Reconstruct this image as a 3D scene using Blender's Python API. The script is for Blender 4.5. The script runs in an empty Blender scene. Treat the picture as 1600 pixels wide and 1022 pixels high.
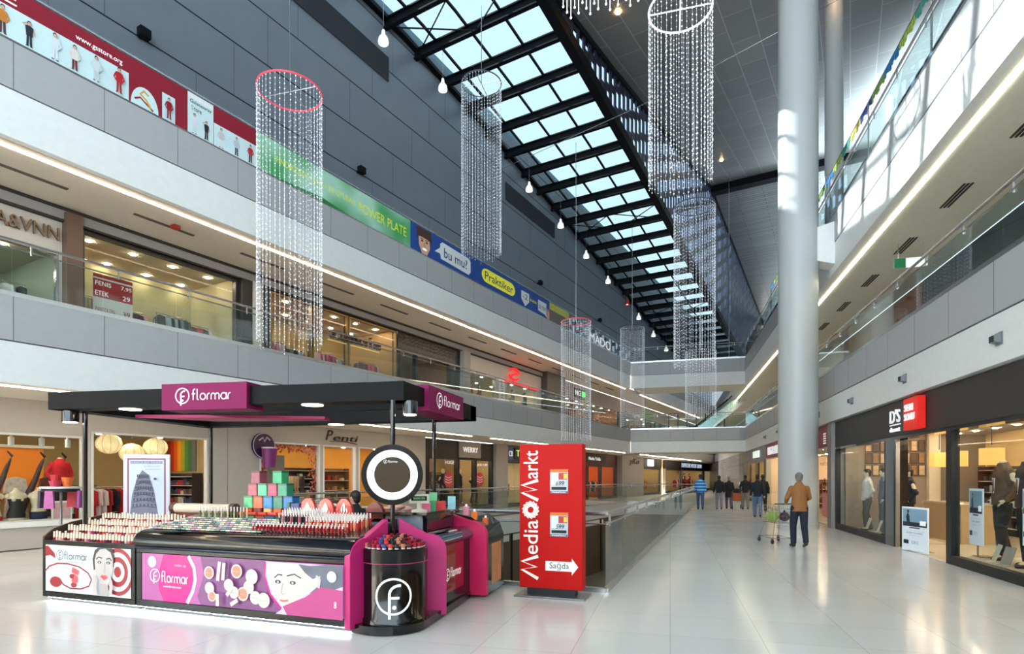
import bpy, math, random
from mathutils import Matrix, Vector
random.seed(7)
SC = bpy.context.scene
COL = SC.collection
R = math.radians

# ---------------------------------------------------------------- camera, world, sun, exposure
YAW = 15.2
cd = bpy.data.cameras.new('camera'); cam = bpy.data.objects.new('camera', cd); COL.objects.link(cam)
cam.location = (0, 0, 1.65); cam.rotation_euler = (R(90), 0, R(YAW))
cd.sensor_width = 36; cd.lens = 910 / 1600 * 36
cd.shift_y = (746 - 511) / 1600
cd.clip_start = 0.05; cd.clip_end = 500
SC.camera = cam
SC.view_settings.view_transform = 'Standard'; SC.view_settings.look = 'None'
SC.view_settings.exposure = 1.0; SC.view_settings.gamma = 1.0
SC.cycles.max_bounces = 6; SC.cycles.diffuse_bounces = 4; SC.cycles.glossy_bounces = 3
SC.cycles.transparent_max_bounces = 24; SC.cycles.transmission_bounces = 4
SC.cycles.caustics_reflective = False; SC.cycles.caustics_refractive = False
SC.cycles.sample_clamp_indirect = 4.0
SC.cycles.use_denoising = True

W = bpy.data.worlds.new('sky'); SC.world = W; W.use_nodes = True
bg = W.node_tree.nodes['Background']
bg.inputs[0].default_value = (0.74, 0.91, 1.0, 1); bg.inputs[1].default_value = 3.3

sd = bpy.data.lights.new('sun', 'SUN'); sd.energy = 36.0; sd.angle = R(0.6); sd.color = (1.0, 0.97, 0.92)
sun = bpy.data.objects.new('sun', sd); COL.objects.link(sun)
sun.rotation_euler = Vector((-12, 1.3, 9)).to_track_quat('Z', 'Y').to_euler()

# ---------------------------------------------------------------- frames: x right as seen, y away from the viewer, z up
LF = (0, 0, 0, 75.05)      # along the left facade
RF = (0, 0, 0, -90)        # along the right facade (x = -Y, y = X)
FF = (0, 0, 0, 0)
def fmat(F, loc=(0, 0, 0), rz=0):
    return Matrix.Translation((F[0], F[1], F[2])) @ Matrix.Rotation(R(F[3]), 4, 'Z') @ Matrix.Translation(loc) @ Matrix.Rotation(R(rz), 4, 'Z')

# ---------------------------------------------------------------- materials
def lin(c):
    return tuple(((x / 255) / 12.92 if x / 255 <= 0.04045 else ((x / 255 + 0.055) / 1.055) ** 2.4) for x in c)
MC = {}
def mat(name, c=(128, 128, 128), rough=0.5, metal=0.0, emit=0.0, var=0.06, scale=6.0, bump=0.0, coat=0.0, spec=0.5, ecol=None):
    if name in MC: return MC[name]
    m = bpy.data.materials.new(name); m.use_nodes = True; nt = m.node_tree; b = nt.nodes['Principled BSDF']
    l = lin(c)
    tc = nt.nodes.new('ShaderNodeTexCoord'); nz = nt.nodes.new('ShaderNodeTexNoise')
    nz.inputs['Scale'].default_value = scale; nz.inputs['Detail'].default_value = 3
    nt.links.new(tc.outputs['Object'], nz.inputs['Vector'])
    mx = nt.nodes.new('ShaderNodeMix'); mx.data_type = 'RGBA'
    mx.inputs[6].default_value = tuple(min(1, x * (1 - var)) for x in l) + (1,)
    mx.inputs[7].default_value = tuple(min(1, x * (1 + var)) for x in l) + (1,)
    nt.links.new(nz.outputs['Fac'], mx.inputs[0]); nt.links.new(mx.outputs[2], b.inputs['Base Color'])
    b.inputs['Roughness'].default_value = rough; b.inputs['Metallic'].default_value = metal
    b.inputs['Specular IOR Level'].default_value = spec
    if coat: b.inputs['Coat Weight'].default_value = coat; b.inputs['Coat Roughness'].default_value = 0.05
    if emit:
        b.inputs['Emission Strength'].default_value = emit
        if ecol: b.inputs['Emission Color'].default_value = lin(ecol) + (1,)
        else: nt.links.new(mx.outputs[2], b.inputs['Emission Color'])
    if bump:
        bp = nt.nodes.new('ShaderNodeBump'); bp.inputs['Strength'].default_value = bump; bp.inputs['Distance'].default_value = 0.02
        nt.links.new(nz.outputs['Fac'], bp.inputs['Height']); nt.links.new(bp.outputs[0], b.inputs['Normal'])
    MC[name] = m
    return m
def lamp_mat(name, c, s):
    if name in MC: return MC[name]
    m = bpy.data.materials.new(name); m.use_nodes = True; nt = m.node_tree
    nt.nodes.remove(nt.nodes['Principled BSDF']); e = nt.nodes.new('ShaderNodeEmission')
    e.inputs[0].default_value = lin(c) + (1,); e.inputs[1].default_value = s
    nt.links.new(e.outputs[0], nt.nodes['Material Output'].inputs[0]); MC[name] = m
    return m
def glass_mat(name, tint, gloss=0.10, rough=0.02, frost=0.0, gr=0.42):
    if name in MC: return MC[name]
    m = bpy.data.materials.new(name); m.use_nodes = True; nt = m.node_tree
    nt.nodes.remove(nt.nodes['Principled BSDF'])
    tr = nt.nodes.new('ShaderNodeBsdfTransparent'); tr.inputs[0].default_value = lin(tint) + (1,)
    gl = nt.nodes.new('ShaderNodeBsdfGlossy'); gl.inputs['Roughness'].default_value = rough
    lw = nt.nodes.new('ShaderNodeLayerWeight'); lw.inputs[0].default_value = 0.35
    mu = nt.nodes.new('ShaderNodeMath'); mu.operation = 'MULTIPLY_ADD'; mu.inputs[1].default_value = gr; mu.inputs[2].default_value = gloss * 0.5
    nt.links.new(lw.outputs['Facing'], mu.inputs[0])
    pw = nt.nodes.new('ShaderNodeMath'); pw.operation = 'POWER'; pw.inputs[1].default_value = 1.6
    nt.links.new(mu.outputs[0], pw.inputs[0])
    mx = nt.nodes.new('ShaderNodeMixShader'); nt.links.new(pw.outputs[0], mx.inputs[0])
    nt.links.new(tr.outputs[0], mx.inputs[1]); nt.links.new(gl.outputs[0], mx.inputs[2])
    out = mx
    if frost:
        df = nt.nodes.new('ShaderNodeBsdfDiffuse'); df.inputs[0].default_value = (0.75, 0.85, 0.85, 1)
        m2 = nt.nodes.new('ShaderNodeMixShader'); m2.inputs[0].default_value = frost
        nt.links.new(mx.outputs[0], m2.inputs[1]); nt.links.new(df.outputs[0], m2.inputs[2]); out = m2
    nt.links.new(out.outputs[0], nt.nodes['Material Output'].inputs[0]); MC[name] = m
    return m
def tile_mat(name, c1, c2, size, rough, grout=0.004, metal=0.0, var=0.5, off=0.0, mortar=None, sx=1.0):
    m = bpy.data.materials.new(name); m.use_nodes = True; nt = m.node_tree; b = nt.nodes['Principled BSDF']
    tc = nt.nodes.new('ShaderNodeTexCoord'); br = nt.nodes.new('ShaderNodeTexBrick')
    mp = nt.nodes.new('ShaderNodeMapping'); nt.links.new(tc.outputs['Object'], mp.inputs[0]); nt.links.new(mp.outputs[0], br.inputs[0])
    br.offset = off; br.inputs['Scale'].default_value = 1
    br.inputs['Brick Width'].default_value = size * sx; br.inputs['Row Height'].default_value = size
    br.inputs['Mortar Size'].default_value = grout; br.inputs['Mortar Smooth'].default_value = 0.1
    br.inputs['Color1'].default_value = lin(c1) + (1,); br.inputs['Color2'].default_value = lin(c2) + (1,)
    br.inputs['Mortar'].default_value = lin(mortar or tuple(x * 0.8 for x in c1)) + (1,)
    nt.links.new(br.outputs[0], b.inputs['Base Color'])
    nz = nt.nodes.new('ShaderNodeTexNoise'); nz.inputs['Scale'].default_value = 0.8; nz.inputs['Detail'].default_value = 4
    nt.links.new(tc.outputs['Object'], nz.inputs[0])
    mr = nt.nodes.new('ShaderNodeMapRange'); mr.inputs[3].default_value = rough * (1 - var); mr.inputs[4].default_value = rough * (1 + var)
    nt.links.new(nz.outputs['Fac'], mr.inputs[0]); nt.links.new(mr.outputs[0], b.inputs['Roughness'])
    b.inputs['Metallic'].default_value = metal
    MC[name] = m
    return m, mp

WHITE = mat('white_paint', (240, 240, 238), 0.55)
GREYP = mat('grey_panel', (178, 178, 180), 0.45)
JOINT = mat('joint_grey', (105, 105, 105), 0.6)
BEIGE = mat('soffit_beige', (240, 228, 212), 0.7)
SOFR = mat('soffit_grey', (232, 230, 216), 0.7)
BLACK = mat('black_gloss', (16, 16, 18), 0.12, coat=0.5)
BLACKM = mat('black_matt', (24, 24, 26), 0.5)
STEELB = mat('black_steel', (9, 10, 15), 0.6, spec=0.15)
CHAR = mat('charcoal_panel', (52, 50, 50), 0.55)
CHROME = mat('brushed_steel', (190, 190, 192), 0.25, 0.9)
MAG = mat('magenta', (196, 38, 112), 0.35)
PURP = mat('plum', (128, 18, 78), 0.55, spec=0.2)
TXW = mat('white_letter', (240, 240, 242), 0.4, emit=0.25)
TXK = mat('black_letter', (22, 22, 24), 0.5)
RED = mat('red_panel', (196, 14, 7), 0.5, spec=0.2)
STRIP = lamp_mat('warm_strip', (255, 226, 190), 14.0)
STRIPW = lamp_mat('cream_strip', (255, 246, 214), 9.0)
SPOT = lamp_mat('spot_glow', (255, 232, 196), 95.0)
GLASS = glass_mat('rail_glass', (240, 248, 247), 0.05, gr=0.72)
SHOPG = glass_mat('shop_glass', (246, 249, 248), 0.04, gr=0.26)
ROOFG = glass_mat('roof_glass', (106, 115, 118), 0.03)

# ---------------------------------------------------------------- mesh builder
TXT = {}
class MB:
    def __init__(s): s.v = []; s.f = []; s.m = []; s.mats = []; s.lay = 0
    def mi(s, m):
        if m not in s.mats: s.mats.append(m)
        return s.mats.index(m)
    def add(s, vs, fs, m):
        o = len(s.v); s.v += [tuple(p) for p in vs]; i = s.mi(m)
        for f in fs: s.f.append([o + k for k in f]); s.m.append(i)
        return s
    def box(s, x0, x1, y0, y1, z0, z1, m):
        x0, x1 = min(x0, x1), max(x0, x1); y0, y1 = min(y0, y1), max(y0, y1); z0, z1 = min(z0, z1), max(z0, z1)
        return s.add([(x0, y0, z0), (x1, y0, z0), (x1, y1, z0), (x0, y1, z0), (x0, y0, z1), (x1, y0, z1), (x1, y1, z1), (x0, y1, z1)],
                     [(3, 2, 1, 0), (4, 5, 6, 7), (0, 1, 5, 4), (1, 2, 6, 5), (2, 3, 7, 6), (3, 0, 4, 7)], m)
    def rbox(s, x0, x1, y0, y1, z0, z1, m, r=0.02, n=4):      # rounded in plan
        pts = []
        for cx, cy, a0 in ((x1 - r, y1 - r, 0), (x0 + r, y1 - r, 90), (x0 + r, y0 + r, 180), (x1 - r, y0 + r, 270)):
            for k in range(n + 1): a = R(a0 + 90 * k / n); pts.append((cx + r * math.cos(a), cy + r * math.sin(a)))
        return s.prism(pts, z0, z1, m)
    def prism(s, pts, a0, a1, m, ax='z'):
        n = len(pts)
        if ax == 'z': A = [(x, y, a0) for x, y in pts] + [(x, y, a1) for x, y in pts]
        elif ax == 'y': A = [(x, a0, z) for x, z in pts] + [(x, a1, z) for x, z in pts]
        else: A = [(a0, y, z) for y, z in pts] + [(a1, y, z) for y, z in pts]
        return s.add(A, [list(range(n))[::-1], list(range(n, 2 * n))] + [(k, (k + 1) % n, n + (k + 1) % n, n + k) for k in range(n)], m)
    def quad(s, a, b, c, d, m): return s.add([a, b, c, d], [(0, 1, 2, 3)], m)
    def tube(s, pts, r, m, n=8, cap=True):
        pts = [Vector(p) for p in pts]; rs = r if isinstance(r, (list, tuple)) else [r] * len(pts)
        V = []; F = []
        up = None
        for i, p in enumerate(pts):
            t = (pts[min(i + 1, len(pts) - 1)] - pts[max(i - 1, 0)])
            if t.length < 1e-9: t = Vector((0, 0, 1))
            t.normalize()
            if up is None: up = Vector((0, 0, 1)) if abs(t.z) < 0.9 else Vector((0, 1, 0))
            a = t.cross(up)
            if a.length < 1e-4: a = t.cross(Vector((1, 0, 0)))
            a.normalize(); b = t.cross(a).normalized(); up = -b if False else up
            rr = rs[i]; ra, rb = rr if isinstance(rr, tuple) else (rr, rr)
            for k in range(n):
                w = 2 * math.pi * k / n; V.append(p + a * (ra * math.cos(w)) + b * (rb * math.sin(w)))
        L = len(pts)
        for i in range(L - 1):
            for k in range(n): F.append((i * n + k, i * n + (k + 1) % n, (i + 1) * n + (k + 1) % n, (i + 1) * n + k))
        if cap: F.append(tuple(range(n))[::-1]); F.append(tuple((L - 1) * n + k for k in range(n)))
        return s.add(V, F, m)
    def lathe(s, prof, m, c=(0, 0, 0), n=20, sx=1, sy=1):
        V = []; F = []
        for r, z in prof:
            for k in range(n): w = 2 * math.pi * k / n; V.append((c[0] + r * sx * math.cos(w), c[1] + r * sy * math.sin(w), c[2] + z))
        for i in range(len(prof) - 1):
            for k in range(n): F.append((i * n + k, i * n + (k + 1) % n, (i + 1) * n + (k + 1) % n, (i + 1) * n + k))
        F.append(tuple(range(n))[::-1]); F.append(tuple((len(prof) - 1) * n + k for k in range(n)))
        return s.add(V, F, m)
    def cyl(s, c, r, h, m, n=16): return s.lathe([(r, 0), (r, h)], m, c, n)
    def ball(s, c, rx, ry, rz, m, n=12, k=7):
        pr = [(max(1e-4, math.sin(math.pi * i / k)), -math.cos(math.pi * i / k) * rz) for i in range(k + 1)]
        V = [];  F = []
        for r, z in pr:
            for j in range(n): w = 2 * math.pi * j / n; V.append((c[0] + r * rx * math.cos(w), c[1] + r * ry * math.sin(w), c[2] + z))
        for i in range(k):
            for j in range(n): F.append((i * n + j, i * n + (j + 1) % n, (i + 1) * n + (j + 1) % n, (i + 1) * n + j))
        return s.add(V, F, m)
    # ---- flat art on the plane y (facing the viewer at -y), each call a fraction of a millimetre nearer
    def _y(s, y): s.lay += 1; return y - 0.0009 * s.lay
    def a_poly(s, pts, y, m):
        yy = s._y(y); ar = sum(pts[i][0] * pts[(i + 1) % len(pts)][1] - pts[(i + 1) % len(pts)][0] * pts[i][1] for i in range(len(pts)))
        if ar < 0: pts = pts[::-1]
        return s.add([(x, yy, z) for x, z in pts], [tuple(range(len(pts)))], m)
    def a_rect(s, x0, x1, z0, z1, y, m): return s.a_poly([(x0, z0), (x1, z0), (x1, z1), (x0, z1)], y, m)
    def a_ell(s, cx, cz, rx, rz, y, m, n=24, rot=0, a0=0, a1=360):
        c, q = math.cos(R(rot)), math.sin(R(rot)); P = []
        full = abs(a1 - a0) >= 360
        for k in range(n if full else n + 1):
            w = R(a0 + (a1 - a0) * k / n); x, z = rx * math.cos(w), rz * math.sin(w); P.append((cx + x * c - z * q, cz + x * q + z * c))
        return s.a_poly(P, y, m)
    def a_stroke(s, pts, w, y, m, close=False):
        yy = s._y(y); V = []; n = len(pts)
        for i, p in enumerate(pts):
            a = pts[(i - 1) % n] if close or i else p; b = pts[(i + 1) % n] if close or i < n - 1 else p
            dx, dz = b[0] - a[0], b[1] - a[1]; L = math.hypot(dx, dz) or 1; nx, nz = -dz / L * w / 2, dx / L * w / 2
            V += [(p[0] + nx, yy, p[1] + nz), (p[0] - nx, yy, p[1] - nz)]
        F = [(2 * i, 2 * i + 1, 2 * ((i + 1) % n) + 1, 2 * ((i + 1) % n)) for i in range(n if close else n - 1)]
        return s.add(V, F, m)
    def a_ring(s, cx, cz, r, w, y, m, n=40, sx=1.0):
        return s.a_stroke([(cx + r * sx * math.cos(2 * math.pi * k / n), cz + r * math.sin(2 * math.pi * k / n)) for k in range(n)], w, y, m, True)
    def flword(s, x0, x1, z0, z1, y, m):
        # thin rounded lower-case word drawn with strokes
        X = (z1 - z0) / 1.75; A = lambda cx, cz, r, a0, a1, n=9: [(cx + r * math.cos(R(a0 + (a1 - a0) * k / n)), cz + r * math.sin(R(a0 + (a1 - a0) * k / n))) for k in range(n + 1)]
        L = []; x = 0.0
        L += [[(x + .22, 0)] + [(x + .22, 1.3)] + A(x + .55, 1.35, .33, 180, 80, 5), [(x + .0, .95), (x + .6, .95)]]; x += .95
        L += [[(x, 1.7), (x, .3)] + A(x + .28, .3, .28, 180, 270, 4)]; x += .55
        L += [A(x + .5, .5, .48, 0, 360, 18)]; x += 1.3
        L += [[(x, 0), (x, .55)] + A(x + .42, .55, .42, 180, 90, 5)]; x += .72
        L += [[(x, 0), (x, .6)] + A(x + .36, .6, .36, 180, 0) + [(x + .72, 0)], [(x + .72, .6)] + A(x + 1.08, .6, .36, 180, 0) + [(x + 1.44, 0)]]; x += 1.75
        L += [A(x + .5, .5, .48, 0, 360, 18), [(x + .98, 1.0), (x + .98, 0)]]; x += 1.3
        L += [[(x, 0), (x, .55)] + A(x + .42, .55, .42, 180, 90, 5)]; x += .45
        k = (x1 - x0) / x
        for P in L: s.a_stroke([(x0 + px * k, z0 + pz * X) for px, pz in P], 0.17 * X, y, m)
        return s
    def text(s, t, x0, x1, z0, z1, y, m, ex=0.0, rot=0, shear=0.0, bold=0.0):
        """text fitted into the box x0..x1, z0..z1; rot=90 runs upwards"""
        key = (t, round(ex, 4), shear, bold)
        if key not in TXT:
            cu = bpy.data.curves.new('t', 'FONT'); cu.body = t; cu.extrude = 0.5 if ex else 0; cu.resolution_u = 3; cu.shear = shear; cu.offset = min(bold, 0.006)
            ob = bpy.data.objects.new('t', cu); me = bpy.data.meshes.new_from_object(ob)
            TXT[key] = ([tuple(v.co) for v in me.vertices], [tuple(p.vertices) for p in me.polygons])
            bpy.data.objects.remove(ob); bpy.data.curves.remove(cu); bpy.data.meshes.remove(me)
        V, F = TXT[key]
        if not V: return s
        ax = min(v[0] for v in V); bx = max(v[0] for v in V); ay = min(v[1] for v in V); by = max(v[1] for v in V)
        yy = s._y(y); P = []
        for v in V:
            u = (v[0] - ax) / (bx - ax); w = (v[1] - ay) / (by - ay)
            if rot == 90: u, w = 1 - w, u
            P.append((x0 + u * (x1 - x0), yy - (v[2] + 0.5) * ex, z0 + w * (z1 - z0)))
        return s.add(P, F, m)
    def build(s, name, parent=None, F=None, loc=(0, 0, 0), rz=0, smooth=False, bevel=0, kind=None, label=None):
        me = bpy.data.meshes.new(name); me.from_pydata(s.v, [], s.f)
        for m in s.mats: me.materials.append(m)
        me.polygons.foreach_set('material_index', s.m)
        if smooth: me.polygons.foreach_set('use_smooth', [True] * len(s.f))
        me.update()
        ob = bpy.data.objects.new(name, me); COL.objects.link(ob)
        if parent: ob.parent = parent; ob.matrix_parent_inverse = Matrix(); ob.matrix_basis = Matrix.Translation(loc) @ Matrix.Rotation(R(rz), 4, 'Z')
        else: ob.matrix_world = fmat(F or FF, loc, rz)
        if bevel:
            b = ob.modifiers.new('b', 'BEVEL'); b.width = bevel; b.segments = 2; b.limit_method = 'ANGLE'
        if smooth and bevel == 0 and smooth != 'all':
            try: me.set_sharp_from_angle(angle=R(40))
            except Exception: pass
        if kind: ob['kind'] = kind
        if label: ob['label'] = label
        return ob
def thing(name, label, cat, F=FF, loc=(0, 0, 0), rz=0, group=None):
    o = bpy.data.objects.new(name, None); COL.objects.link(o); o.empty_display_size = 0.1
    o.matrix_world = fmat(F, loc, rz); o['label'] = label; o['category'] = cat
    if group: o['group'] = group
    return o
def tag(o, label, cat, group=None):
    o['label'] = label; o['category'] = cat
    if group: o['group'] = group
    return o
def struct(name, mb, F=FF, loc=(0, 0, 0), **k): return mb.build(name, None, F, loc, kind='structure', **k)
def dup(root, F=FF, loc=(0, 0, 0), rz=0, label=None, group=None, mats=None, scale=None):
    r = root.copy(); COL.objects.link(r); r.matrix_world = fmat(F, loc, rz) @ (Matrix.Diagonal((*scale, 1)) if scale else Matrix())
    if label: r['label'] = label
    if group: r['group'] = group
    if mats and r.type == 'MESH':
        for i, m in mats.items(): r.material_slots[i].link = 'OBJECT'; r.material_slots[i].material = m
    def rec(a, b):
        for ch in list(a.children):
            c = ch.copy(); COL.objects.link(c); c.parent = b; c.matrix_parent_inverse = Matrix()
            if mats and ch.type == 'MESH' and ch.name.split('.')[0] in mats:
                c.material_slots[0].link = 'OBJECT'; c.material_slots[0].material = mats[ch.name.split('.')[0]]
            rec(ch, c)
    rec(root, r)
    return r
# ================================================================ THE SETTING
FLOORM, _mp = tile_mat('floor_tile', (236, 234, 231), (228, 227, 225), 0.9, 0.16, 0.003, var=0.35, mortar=(186, 184, 182))
WALLD, _mp = tile_mat('dark_wall_panel', (92, 98, 108), (84, 90, 100), 1.65, 0.42, 0.0, var=0.3, off=0.5, sx=2.2)
DWM = mat('dark_wall_panel_even', (114, 120, 130), 0.42, var=0.10, scale=1.2)  # one even blue-grey base colour with slight noise over the whole wall
GROOVE = mat('groove_black', (14, 15, 18), 0.8)
BASEF = mat('lower_floor', (150, 132, 112), 0.3)
BASEW = mat('brown_wall', (112, 84, 66), 0.5)
# the opening in the ground floor
VOID = [(-0.885, 8.4), (1.17, 34.1), (1.65, 40.0), (-2.8, 40.0), (-9.9, 13.3), (-5.3, 9.0)]
def plate(name, outer, holes, z, m):
    import bmesh
    bm = bmesh.new()
    for loop in [outer] + holes:
        vs = [bm.verts.new((x, y, z)) for x, y in loop]
        for i in range(len(vs)): bm.edges.new((vs[i], vs[(i + 1) % len(vs)]))
    bmesh.ops.triangle_fill(bm, use_beauty=True, use_dissolve=False, edges=bm.edges[:])
    bmesh.ops.recalc_face_normals(bm, faces=bm.faces[:])
    if sum(f.normal.z for f in bm.faces) < 0: bmesh.ops.reverse_faces(bm, faces=bm.faces[:])
    me = bpy.data.meshes.new(name); bm.to_mesh(me); bm.free(); me.materials.append(m)
    o = bpy.data.objects.new(name, me); COL.objects.link(o); o['kind'] = 'structure'; return o
plate('floor', [(-27, -9), (14, -9), (14, 86), (-27, 86)], [VOID], 0.0, FLOORM)
struct('floor', MB().box(-16, 6, 2, 46, -4.8, -4.7, BASEF))
# slab edges of the opening (white), then the brown shop walls of the level below
mb = MB()
for i in range(len(VOID)):
    (x0, y0), (x1, y1) = VOID[i], VOID[(i + 1) % len(VOID)]
    mb.quad((x0, y0, -0.82), (x1, y1, -0.82), (x1, y1, -0.001), (x0, y0, -0.001), WHITE)
struct('trim_1', mb)
mb = MB().box(0, 38, 14.6, 14.7, -4.7, -0.82, BASEW)
for k in range(13): mb.box(1 + 3 * k, 1.12 + 3 * k, 14.55, 14.6, -4.7, -0.82, GROOVE); mb.box(1.2 + 3 * k, 3.8 + 3 * k, 14.57, 14.6, -1.5, -1.2, BEIGE)
struct('wall_lower', mb, LF)
struct('wall_lower', MB().box(-11, 4, 40.0, 40.1, -4.7, -0.82, BASEW).box(-14, 4, 7.0, 7.1, -4.7, -0.82, BASEW).box(4, 4.1, 7, 40, -4.7, -0.82, BASEW))
struct('ceiling', MB().quad((-15, 6, -0.83), (-15, 42, -0.83), (-9.9, 13.3, -0.83), (-5.3, 9, -0.83), WHITE))

# ---- balcony edges
def slab_edge(F, x0, x1, p, zb, zs, zt, jw=1.57, joff=0.0, thick=0.2):
    mb = MB().box(x0, x1, p, p + thick, zb, zs - 0.012, WHITE).box(x0, x1, p + 0.03, p + thick, zs - 0.012, zs + 0.012, JOINT).box(x0, x1, p - 0.015, p + thick, zs + 0.012, zt, GREYP)
    x = math.ceil(x0 / jw) * jw + joff
    while x < x1:
        mb.box(x - 0.006, x + 0.006, p - 0.017, p - 0.013, zs + 0.012, zt, JOINT); x += jw
    mb.box(x0, x1, p - 0.02, p + 0.06, zt, zt + 0.05, CHROME)
    return struct('trim_2', mb, F)
L1 = (3.45, 4.25, 5.10); L2 = (8.13, 9.05, 9.95)
SE = 40.93
for lv in (L1, L2):
    slab_edge(LF, -22, SE, 13.82, *lv, joff=0.12)
    slab_edge(LF, SE + 3.4, 82, 13.82, *lv)
    slab_edge(RF, -43.2, 6, 5.0, *lv)
    slab_edge(RF, -82, -46.5, 5.0, *lv)
    slab_edge(FF, -2.79, 5.0, 43.2, *lv)
    mb = MB().box(-2.6, 5.2, 43.4, 46.5, lv[0], lv[0] + 0.05, SOFR).box(-2.6, 5.2, 43.4, 46.5, lv[2] - 0.08, lv[2] - 0.03, FLOORM)
    struct('floor', mb)
    # soffit of the left walkway with its light slot, and the walkway floor above
    struct('ceiling', MB().box(-22, 82, 14.0, 16.4, lv[0], lv[0] + 0.04, BEIGE).box(-22, 82, 13.9, 16.4, lv[2] - 0.1, lv[2] - 0.05, FLOORM), LF)
    struct('ceiling', MB().box(-82, 6, 5.2, 8.0, lv[0], lv[0] + 0.04, SOFR).box(-82, 6, 5.1, 8.0 if lv is L1 else 12, lv[2] - 0.1, lv[2] - 0.05, FLOORM), RF)
def strip(F, x0, x1, p, z, m, w=0.07, label='', grp=None):
    o = MB().box(x0, x1, p, p + w, z - 0.015, z, m).build('strip_light', None, F)
    return tag(o, label, 'light', grp)
strip(LF, -20, SE, 14.2, 8.125, STRIP, 0.08, label='warm strip of light under the upper left balcony edge')
strip(LF, -20, 9.0, 14.2, 3.445, STRIP, 0.08, label='warm strip of light on the ground floor ceiling left of the kiosk canopy')
strip(LF, 13.0, 21.0, 14.2, 3.445, STRIP, 0.08, label='warm strip of light over the sock shop window, ending at the thin canopy post')
strip(LF, 22.6, SE, 14.2, 3.445, STRIP, 0.08, label='warm strip of light over the menswear shop running behind the red totem')
strip(LF, SE + 3.6, 66, 14.2, 8.125, STRIP, 0.08, label='warm strip of light beyond the far bridge on the upper level')
strip(LF, SE + 3.6, 66, 14.2, 3.445, STRIP, 0.08, label='warm strip of light beyond the far bridge on the ground floor')
strip(RF, -80, 4, 5.30, 8.125, STRIPW, 0.09, label='cream strip of light under the upper right balcony')

# ---- walls: dark wall above the left walkway
def wallgrooves(mb, x0, x1, p, zs):
    for z in zs: mb.box(x0, x1, p - 0.004, p, z - 0.02, z + 0.02, GROOVE)
DW = MB().box(-24, 84, 16.4, 16.7, 9.85, 20.7, DWM)
wallgrooves(DW, -24, 84, 16.4, (11.75, 13.4, 15.05, 16.7, 18.35, 20.0))
for r_, z in enumerate((9.9, 11.75, 13.4, 15.05, 16.7, 18.35)):
    x = -20 + (r_ % 3) * 1.2
    while x < 80:
        DW.box(x - 0.006, x + 0.006, 16.397, 16.4, z + 0.03, z + (1.6 if z > 10 else 1.8), mat('joint_dark', (70, 74, 80), 0.7)); x += 3.6
struct('wall_left', DW, LF)
struct('wall_left', MB().box(-24, 84, 17.2, 17.5, 20.4, 21.9, mat('parapet_blue', (120, 150, 165), 0.6)).box(-24, 84, 16.7, 17.5, 20.3, 20.4, STEELB), LF)
# wall bands between shop openings and soffit are part of the shops; far end wall, added low wall behind, upper right wall:
struct('wall_end', MB().box(-24, 14, 84, 84.3, 0, 3.45, BEIGE).box(-24, 14, 84, 84.3, 3.45, 24, mat('end_wall', (186, 190, 192), 0.6)))
struct('wall_added_behind', MB().box(-27, 14, -8.8, -8.5, 0, 3.4, mat('added_wall_behind', (214, 204, 190), 0.6)))  # unseen low wall added behind the camera to tone down mirror and floor reflections
struct('wall_right', MB().box(-86, 6, 12, 12.2, 9.85, 22, mat('upper_right_wall', (150, 150, 146), 0.6)), RF)

# ---- skylight profile (along s) and main ceiling profile
def prof(tab, s):
    if s <= tab[0][0]: return tab[0][1]
    for (a, za), (b, zb) in zip(tab, tab[1:]):
        if s <= b: return za + (zb - za) * (s - a) / (b - a)
    return tab[-1][1]
SKY = [(-24, 20.5), (19, 20.35), (24, 19.95), (30, 19.35), (36, 18.65), (46, 17.35), (57, 15.95), (68, 14.8), (84, 13.6)]
CEI = [(-24, 20.65), (21, 20.75), (27, 21.65), (33.3, 22.8), (50.4, 25.9), (59.3, 24.95), (84, 22.2)]
RS = [0.75 + 1.905 * k - 5.7 for k in range(39)]
RS = [s for s in RS if s < 67]
mb = MB()
for s in RS:
    z = prof(SKY, s) - 0.05
    mb.box(s - 0.10, s + 0.10, 10.1, 16.4, z - 0.06, z, STEELB).box(s - 0.025, s + 0.025, 10.1, 16.4, z - 0.36, z - 0.06, STEELB).box(s - 0.10, s + 0.10, 10.1, 16.4, z - 0.42, z - 0.36, STEELB)
for k, w in enumerate((0.35, 1.9, 3.5, 5.1)):
    p = 10.1 + w + 0.05
    for (a, za), (b, zb) in zip(SKY, SKY[1:]):
        b = min(b, 67.5)
        if b <= a: continue
        zb = prof(SKY, b)
        mb.add([(a, p - .04, za - .1), (a, p + .04, za - .1), (a, p + .04, za), (a, p - .04, za), (b, p - .04, zb - .1), (b, p + .04, zb - .1), (b, p + .04, zb), (b, p - .04, zb)],
               [(0, 1, 2, 3), (7, 6, 5, 4), (0, 4, 5, 1), (1, 5, 6, 2), (2, 6, 7, 3), (3, 7, 4, 0)], STEELB)
for p0, p1, dz in ((9.95, 10.35, 0.5), (16.15, 16.4, 0.16)):
    for (a, za), (b, zb) in zip(SKY, SKY[1:]):
        b = min(b, 67.5)
        if b <= a: continue
        zb = prof(SKY, b)
        mb.add([(a, p0, za - dz), (a, p1, za - dz), (a, p1, za), (a, p0, za), (b, p0, zb - dz), (b, p1, zb - dz), (b, p1, zb), (b, p0, zb)],
               [(0, 1, 2, 3), (7, 6, 5, 4), (0, 4, 5, 1), (1, 5, 6, 2), (2, 6, 7, 3), (3, 7, 4, 0)], STEELB)
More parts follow.
